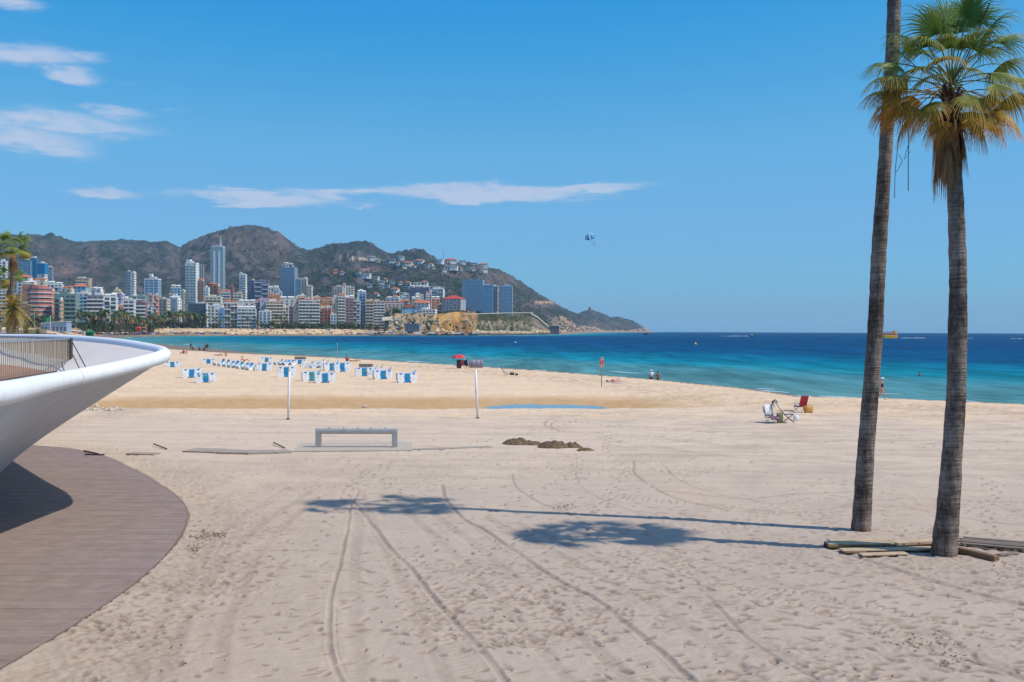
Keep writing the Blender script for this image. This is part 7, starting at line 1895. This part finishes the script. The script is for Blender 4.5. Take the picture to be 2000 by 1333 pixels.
def hall():
    d = ds(790)+22; X = (790-1000)/2000*d; z = lz(X, d)-1; W = 58/2000*d; H = 5+(hor(790)-633)/2000*d-z
    root = thing('boathouse', 'long low dark building under the retaining wall', 'building', (X, d+4, z))
    MB().box(-W/2, W/2, -4, 4, 0, H).build('wall', wm('slate'), root); mb = MB()
    for k in range(9): mb.box(-W/2+W*(k+.12)/9, -W/2+W*(k+.88)/9, -4.08, -3.95, .8, H*.75)
    mb.build('windows', GLASSD, root); MB().box(-W/2-.5, W/2+.5, -4.6, 4.3, H+.001, H+.5).build('roof', wm('dark'), root)
    d = ds(1067)+30; X = (1082-1000)/2000*d; z = lz(X, d)-1; root = thing('beach_hut', 'dark hut with a flat roof beyond the sloping wall', 'building', (X, d, z)); W = 20/2000*d; H = 5+(hor(1082)-637)/2000*d-z
    MB().box(-W/2, W/2, -4, 4, 0, H).build('wall', wm('dark'), root); MB().box(-W/2-1, W/2+1, -4.8, 4.5, H+.001, H+.6).build('roof', wm('pale'), root)
    # ruined lookout on the far knoll
    p = hit(1152, 607); root = thing('lookout_tower', 'ruined stone lookout tower on the small knoll at the end of the hills', 'tower', p-Vector((0, 0, 3))); mb = MB(); mb.tube([Vector((0, 0, 0)), Vector((0, 0, 14)), Vector((1, 0, 19))], [7.5, 6.2, 3.2], n=9); mb.build('wall', mat('ruin_stone', (130, 112, 98), var=.3)  , root)
hall()
# boats drawn up along the little harbour strip
rr = random.Random(12)
HULLS = [mat('hull_white', (232, 234, 234), rough=.4), mat('hull_blue', (70, 120, 170), rough=.4), mat('hull_red', (176, 70, 60), rough=.5), mat('hull_dark', (60, 56, 60), rough=.5), mat('hull_teal', (90, 150, 160), rough=.5)]
def small_boat(loc, rz, m, L_, label, group):
    root = thing('small_boat', label, 'boat', loc, rz, group); hull(L_, L_*.36, L_*.16, m, root)
    MB().box(-L_*.16, L_*.12, -L_*.11, L_*.11, L_*.15, L_*.32).build('cabin', HULLS[0] if rr.random() < .7 else HULLS[3], root)
    return root
for k in range(52):
    px = 700+k*4.9+rr.uniform(-2, 2); off = rr.uniform(1, 15); d = ds(px)+off; x = (px-1000)/2000*d; z = max(lz(x, d), SEA)+.1; i = rr.choice((0, 0, 0, 1, 2, 3, 4)); small_boat((x, d, z), rr.uniform(-.5, 3.6), HULLS[i], rr.uniform(4, 6.5), '%s boat from the left, %s, drawn up below the %s' % (nth('boat', px)[0], ('white', 'blue', 'red', 'dark', 'teal')[i], near_mark(px)[1]), 'boats on the harbour strip')
for px in (845, 872, 897, 925): d = ds(px)-14; x = (px-1000)/2000*d; small_boat((x, d, SEA-.1), .1, HULLS[3], 11, '%s dark boat from the left moored off the strip under the golden cliff' % ORD[(845, 872, 897, 925).index(px)], 'dark boats moored off the strip')
# people, parasols and stalls too far to tell apart
def crowd():
    mb = MB(); rnd = random.Random(31); pts = []
    for k in range(620):
        u = rnd.random()
        if u < .62: px = rnd.uniform(140, 440); off = rnd.choice((rnd.uniform(14, 30), rnd.uniform(24, 34)))
        elif u < .85: px = rnd.uniform(440, 700); off = rnd.uniform(16, 58)
        else: px = rnd.uniform(150, 700); off = rnd.uniform(60, 66)
        d = ds(px)+off; pts.append(((px-1000)/2000*d, d, off))
    zs = land_z(np.array([p[0] for p in pts]), np.array([p[1] for p in pts]))
    for (x, y, off), z in zip(pts, zs):
        mb.cur = lin(rnd.choice([(60, 110, 160), (230, 230, 226), (190, 60, 60), (50, 52, 60), (196, 150, 116), (120, 160, 190), (226, 200, 120), (90, 70, 110)])); t = rnd.random()
        if t < .45: w = rnd.uniform(.8, 1.9); mb.box(x-w, x+w, y-.4, y+.4, z, z+rnd.uniform(.5, 1.0))
        elif t < .8: mb.box(x-.25, x+.25, y-.2, y+.2, z, z+1.7)
        else:
            mb.box(x-.05, x+.05, y-.05, y+.05, z, z+2); n = 6; c = Vector((x, y, z+2.3)); mb.add([c]+[Vector((x+math.cos(6.283*j/n)*1.5, y+math.sin(6.283*j/n)*1.5, z+1.8)) for j in range(n)], [(0, 1+j, 1+(j+1) % n) for j in range(n)])
    tag(mb.build('beach_crowd', mat('crowd_colours', (200, 200, 200), attr='col', var=.05)), 'bathers, sunbeds and parasols packed along the far beach', 'crowd', kind='stuff')
crowd()
d = 526; X = (175.5-1000)/2000*d; root = thing('lifeguard_hut', 'green lifeguard hut standing on the beach behind the balcony rim', 'hut', (X, d, 0), .1); GR = mat('hut_green', (34, 122, 74), rough=.6, var=.1)
MB().box(-1.7, 1.7, -1.4, 1.4, -.3, 3.1).build('cabin', GR, root); MB().add([(-2.1, -1.8, 3.1), (2.1, -1.8, 3.1), (2.1, 1.8, 3.1), (-2.1, 1.8, 3.1), (0, 0, 4.6)], [(0, 1, 4), (1, 2, 4), (2, 3, 4), (3, 0, 4), (3, 2, 1, 0)]).build('roof', GR, root); MB().box(-.9, .9, -1.46, -1.38, .5, 2.3).build('door', mat('hut_dark', (24, 78, 56)), root)
d = ds(271)+30; X = (271-1000)/2000*d; z = lz(X, d); root = thing('lifeguard_tower', 'red lifeguard tower on the far beach before the palm grove', 'hut', (X, d, z)); mb = MB()
for sx in (-1, 1):
    for sy in (-1, 1): mb.bar((sx*1.6, sy*1.6, -.3), (sx*.9, sy*.9, 3.4), .2)
mb.build('stilts', wm('red'), root); MB().box(-1.5, 1.5, -1.5, 1.5, 3.4, 5.6).build('cabin', mat('tower_red', (214, 56, 44)), root); MB().add([(-2, -2, 5.6), (2, -2, 5.6), (2, 2, 5.6), (-2, 2, 5.6), (0, 0, 7)], [(0, 1, 4), (1, 2, 4), (2, 3, 4), (3, 0, 4), (3, 2, 1, 0)]).build('roof', mat('tower_red', (214, 56, 44)), root)
d = 745; X = (109-1000)/2000*d; z = lz(X, d); root = thing('beach_pavilion', 'blue grey beach pavilion with a sloping roof left of the green hut', 'building', (X, d, z), .05); W = 50/2000*d
mb = MB(); mb.prism([(-W/2, -.5), (W/2, -.5), (W/2, 7.2), (0, 6.8), (-W/2, 5.6)], -4, 5); mb.build('wall', mat('pavilion_blue', (142, 166, 190), var=.08, scale=.3), root); mb = MB(); mb.prism([(-W/2-.6, 5.5), (0, 6.75), (W/2+.6, 7.2), (W/2+.6, 7.6), (0, 7.15), (-W/2-.6, 5.9)], -5, 5.5); mb.build('roof', wm('pale'), root); mb = MB()
for k in range(7): mb.box(-W/2+W*(k+.2)/7, -W/2+W*(k+.8)/7, -4.08, -3.95, .5, 3.4)
mb.build('windows', GLASSD, root)

# ------------------------------------------------------------------ left promenade: palms, flag, lamps
def pinnate(rnd, L_, e, az, droop, cols, nl=34):
    mb = MB(); d = Vector((math.cos(az)*math.cos(e), math.sin(az)*math.cos(e), math.sin(e))); sd = Vector((-math.sin(az), math.cos(az), 0)); pts = [d*L_*f+Vector((0, 0, -droop*L_*f**2.2)) for f in np.linspace(0, 1, 8)]
    mb.cur = lin((120, 116, 66))
    for a, b in zip(pts[:-1], pts[1:]): mb.bar(a, b, .05, .03)
    for k in range(nl):
        f = .12+.86*k/nl; i = min(6, int(f*7)); q = pts[i].lerp(pts[i+1], f*7-i); t = (pts[i+1]-pts[i]).normalized(); l_ = L_*.20*(1-abs(f-.45)*.9)
        for s in (-1, 1):
            tip = q+(t*.75+sd*s*.8+Vector((0, 0, .1-.5*rnd.random()))).normalized()*l_*rnd.uniform(.8, 1.15); w = .035*L_/3; c = lin(rnd.choice(cols)); mb.cur = tuple(x*rnd.uniform(.8, 1.2) for x in c); mb.add([q-t*w, q+t*w, tip], [(0, 1, 2)])
    return mb
def date_palm(label, px, ybase, ycen, d, L_, n, seed, cols, trunk_r, group='palms on the promenade at the left'):
    rnd = random.Random(seed); b = P(px, ybase, d); c = P(px, ycen, d); root = thing('date_palm', label, 'palm tree', b, 0, group); H = (c-b).z
    mb = MB(); zz = np.linspace(-.3, H, 26); mb.tube([Vector((0, 0, z)) for z in zz], [trunk_r*(1.1 if i % 2 else .92)*(1.25 if i > 21 else 1) for i in range(26)], n=10); mb.build('trunk', BARK, root)
    for k in range(n):
        az = k*2.399+rnd.uniform(-.2, .2); e = 1.35-2.1*(k/n)**.9
        part('frond', pinnate(rnd, L_*rnd.uniform(.85, 1.1), e, az, rnd.uniform(.3, .55), cols).mesh('frond', LEAF), root, loc=(0, 0, H))
    return root
GOLD = [(196, 160, 72), (166, 146, 66), (120, 122, 56), (212, 172, 90)]; LG = [(120, 132, 62), (150, 148, 70), (90, 108, 52)]
date_palm('stout golden green date palm on the promenade, before the tall thin one', 27, 655, 604, 92, 2.5, 46, 3, GOLD, .42)
date_palm('small bushy palm on the promenade right of the stout date palm', 52, 657, 646, 96, 1.05, 26, 4, LG, .14)
date_palm('smallest bushy palm at the right end of the promenade palms', 74, 656, 648, 100, .8, 22, 5, LG, .12)
def promenade_fan_palm(label, px, ybase, ycen, d, scale, seed, nfr):
    rnd = random.Random(seed); b = P(px, ybase, d); c = P(px+3, ycen, d); root = thing('fan_palm', label, 'palm tree', b, 0, 'palms on the promenade at the left'); t = c-b
    mb = MB(); mb.tube([t*f for f in np.linspace(-.02, 1, 20)], [.24*(1-.25*f) for f in np.linspace(0, 1, 20)], n=10); mb.build('trunk', BARK, root)
    for k in range(nfr):
        a = k*2.399; e = rnd.uniform(-.6, 1.3); h = Vector((math.cos(a)*math.cos(e), math.sin(a)*math.cos(e), math.sin(e)))*1.0*scale
        age = .05 if e > 0 else rnd.uniform(.12, .36); part('frond', fan_frond((0, 0, 0), h, .85*scale, age, rnd, nl=22, grav=1.0).mesh('frond', LEAF), root, loc=t)
    for k in range(16):
        a = rnd.uniform(0, 6.28); part('dead_frond', fan_frond((0, 0, -.2), (math.cos(a)*.28, math.sin(a)*.28, -1.0*scale), 1.0*scale, .95, rnd, spread=26, nl=10, grav=2).mesh('dead_frond', LEAF), root, loc=t)
promenade_fan_palm('tall thin fan palm on the promenade with a small crown against the hills', 22, 655, 484, 104, 1.25, 21, 26)
promenade_fan_palm('lower fan palm hidden behind the trunk of the tall thin one', 17, 655, 547, 112, 1.1, 22, 24)
b = P(97, 652, 300); root = thing('flag', 'green flag on a thin pole left of the far beach', 'flag', b); top = P(98.5, 617, 300)-b
mb = MB(); mb.tube([Vector((0, 0, -3)), top], .1, n=6); mb.build('pole', wm('pale'), root); n = 8; vs = []
for j in range(2):
    for k in range(n): f = k/(n-1); vs.append((top.x-f*1.35, .12*math.sin(f*6), top.z-.1-j*1.3-f*.75))
o = MB().add(vs, [(k, k+1, n+k+1, n+k) for k in range(n-1)]).build('cloth', mat('flag_green', (30, 150, 96), rough=.7), root); o.modifiers.new('thick', 'SOLIDIFY').thickness = .02
for i, (px, yt, yb) in enumerate(((46, 592, 655), (67, 604, 655))):
    d = 140+20*i; b = P(px, yb, d); root = thing('lamp_post', ('pale lamp post right of the stout date palm', 'pale lamp post before the rounded pink block')[i], 'lamp post', b, 0, 'lamp posts of the promenade'); h = (P(px, yt, d)-b).z
    mb = MB(); mb.tube([Vector((0, 0, -.2)), Vector((0, 0, h))], [.08, .05], n=6); mb.build('pole', wm('green'), root); MB().box(-.1, .5, -.08, .08, h-.06, h+.05).build('lamp_head', wm('pale'), root)
b = P(60, 653.5, 70); 
rl = [P(px, 652.5, 78) for px in (-40, 10, 60, 110)]; root = thing('promenade_rail', 'low railing along the promenade behind the balcony', 'railing', rl[0]); mb = MB()
for a, b in zip(rl[:-1], rl[1:]): mb.bar(a-rl[0], b-rl[0], .05)
mb.build('top_rail', RAILD, root); pm = MB(); pm.box(-.02, .02, -.02, .02, -.9, 0); pme = pm.mesh('rail_post', RAILD)
for a, b in zip(rl[:-1], rl[1:]):
    for k in range(4): part('rail_post', pme, root, loc=a.lerp(b, k/4)-rl[0])
# ------------------------------------------------------------------ air
def haze():
    mb = MB(); mb.box(-17000, 20000, -60, 16600, -60, 470)
    mt = bpy.data.materials.new('sea_air'); mt.use_nodes = True
    nt = mt.node_tree; N = nt.nodes; L = nt.links
    for n in list(N): N.remove(n)
    out = N.new('ShaderNodeOutputMaterial'); v = N.new('ShaderNodeVolumePrincipled')
    v.inputs['Color'].default_value = (.52, .82, 1.0, 1); v.inputs['Density'].default_value = HAZE
    v.inputs['Anisotropy'].default_value = 0.0
    L.new(v.outputs[0], out.inputs['Volume'])
    o = mb.build('haze', mt); tag(o, kind='stuff')
HAZE = 6.5e-5
haze()
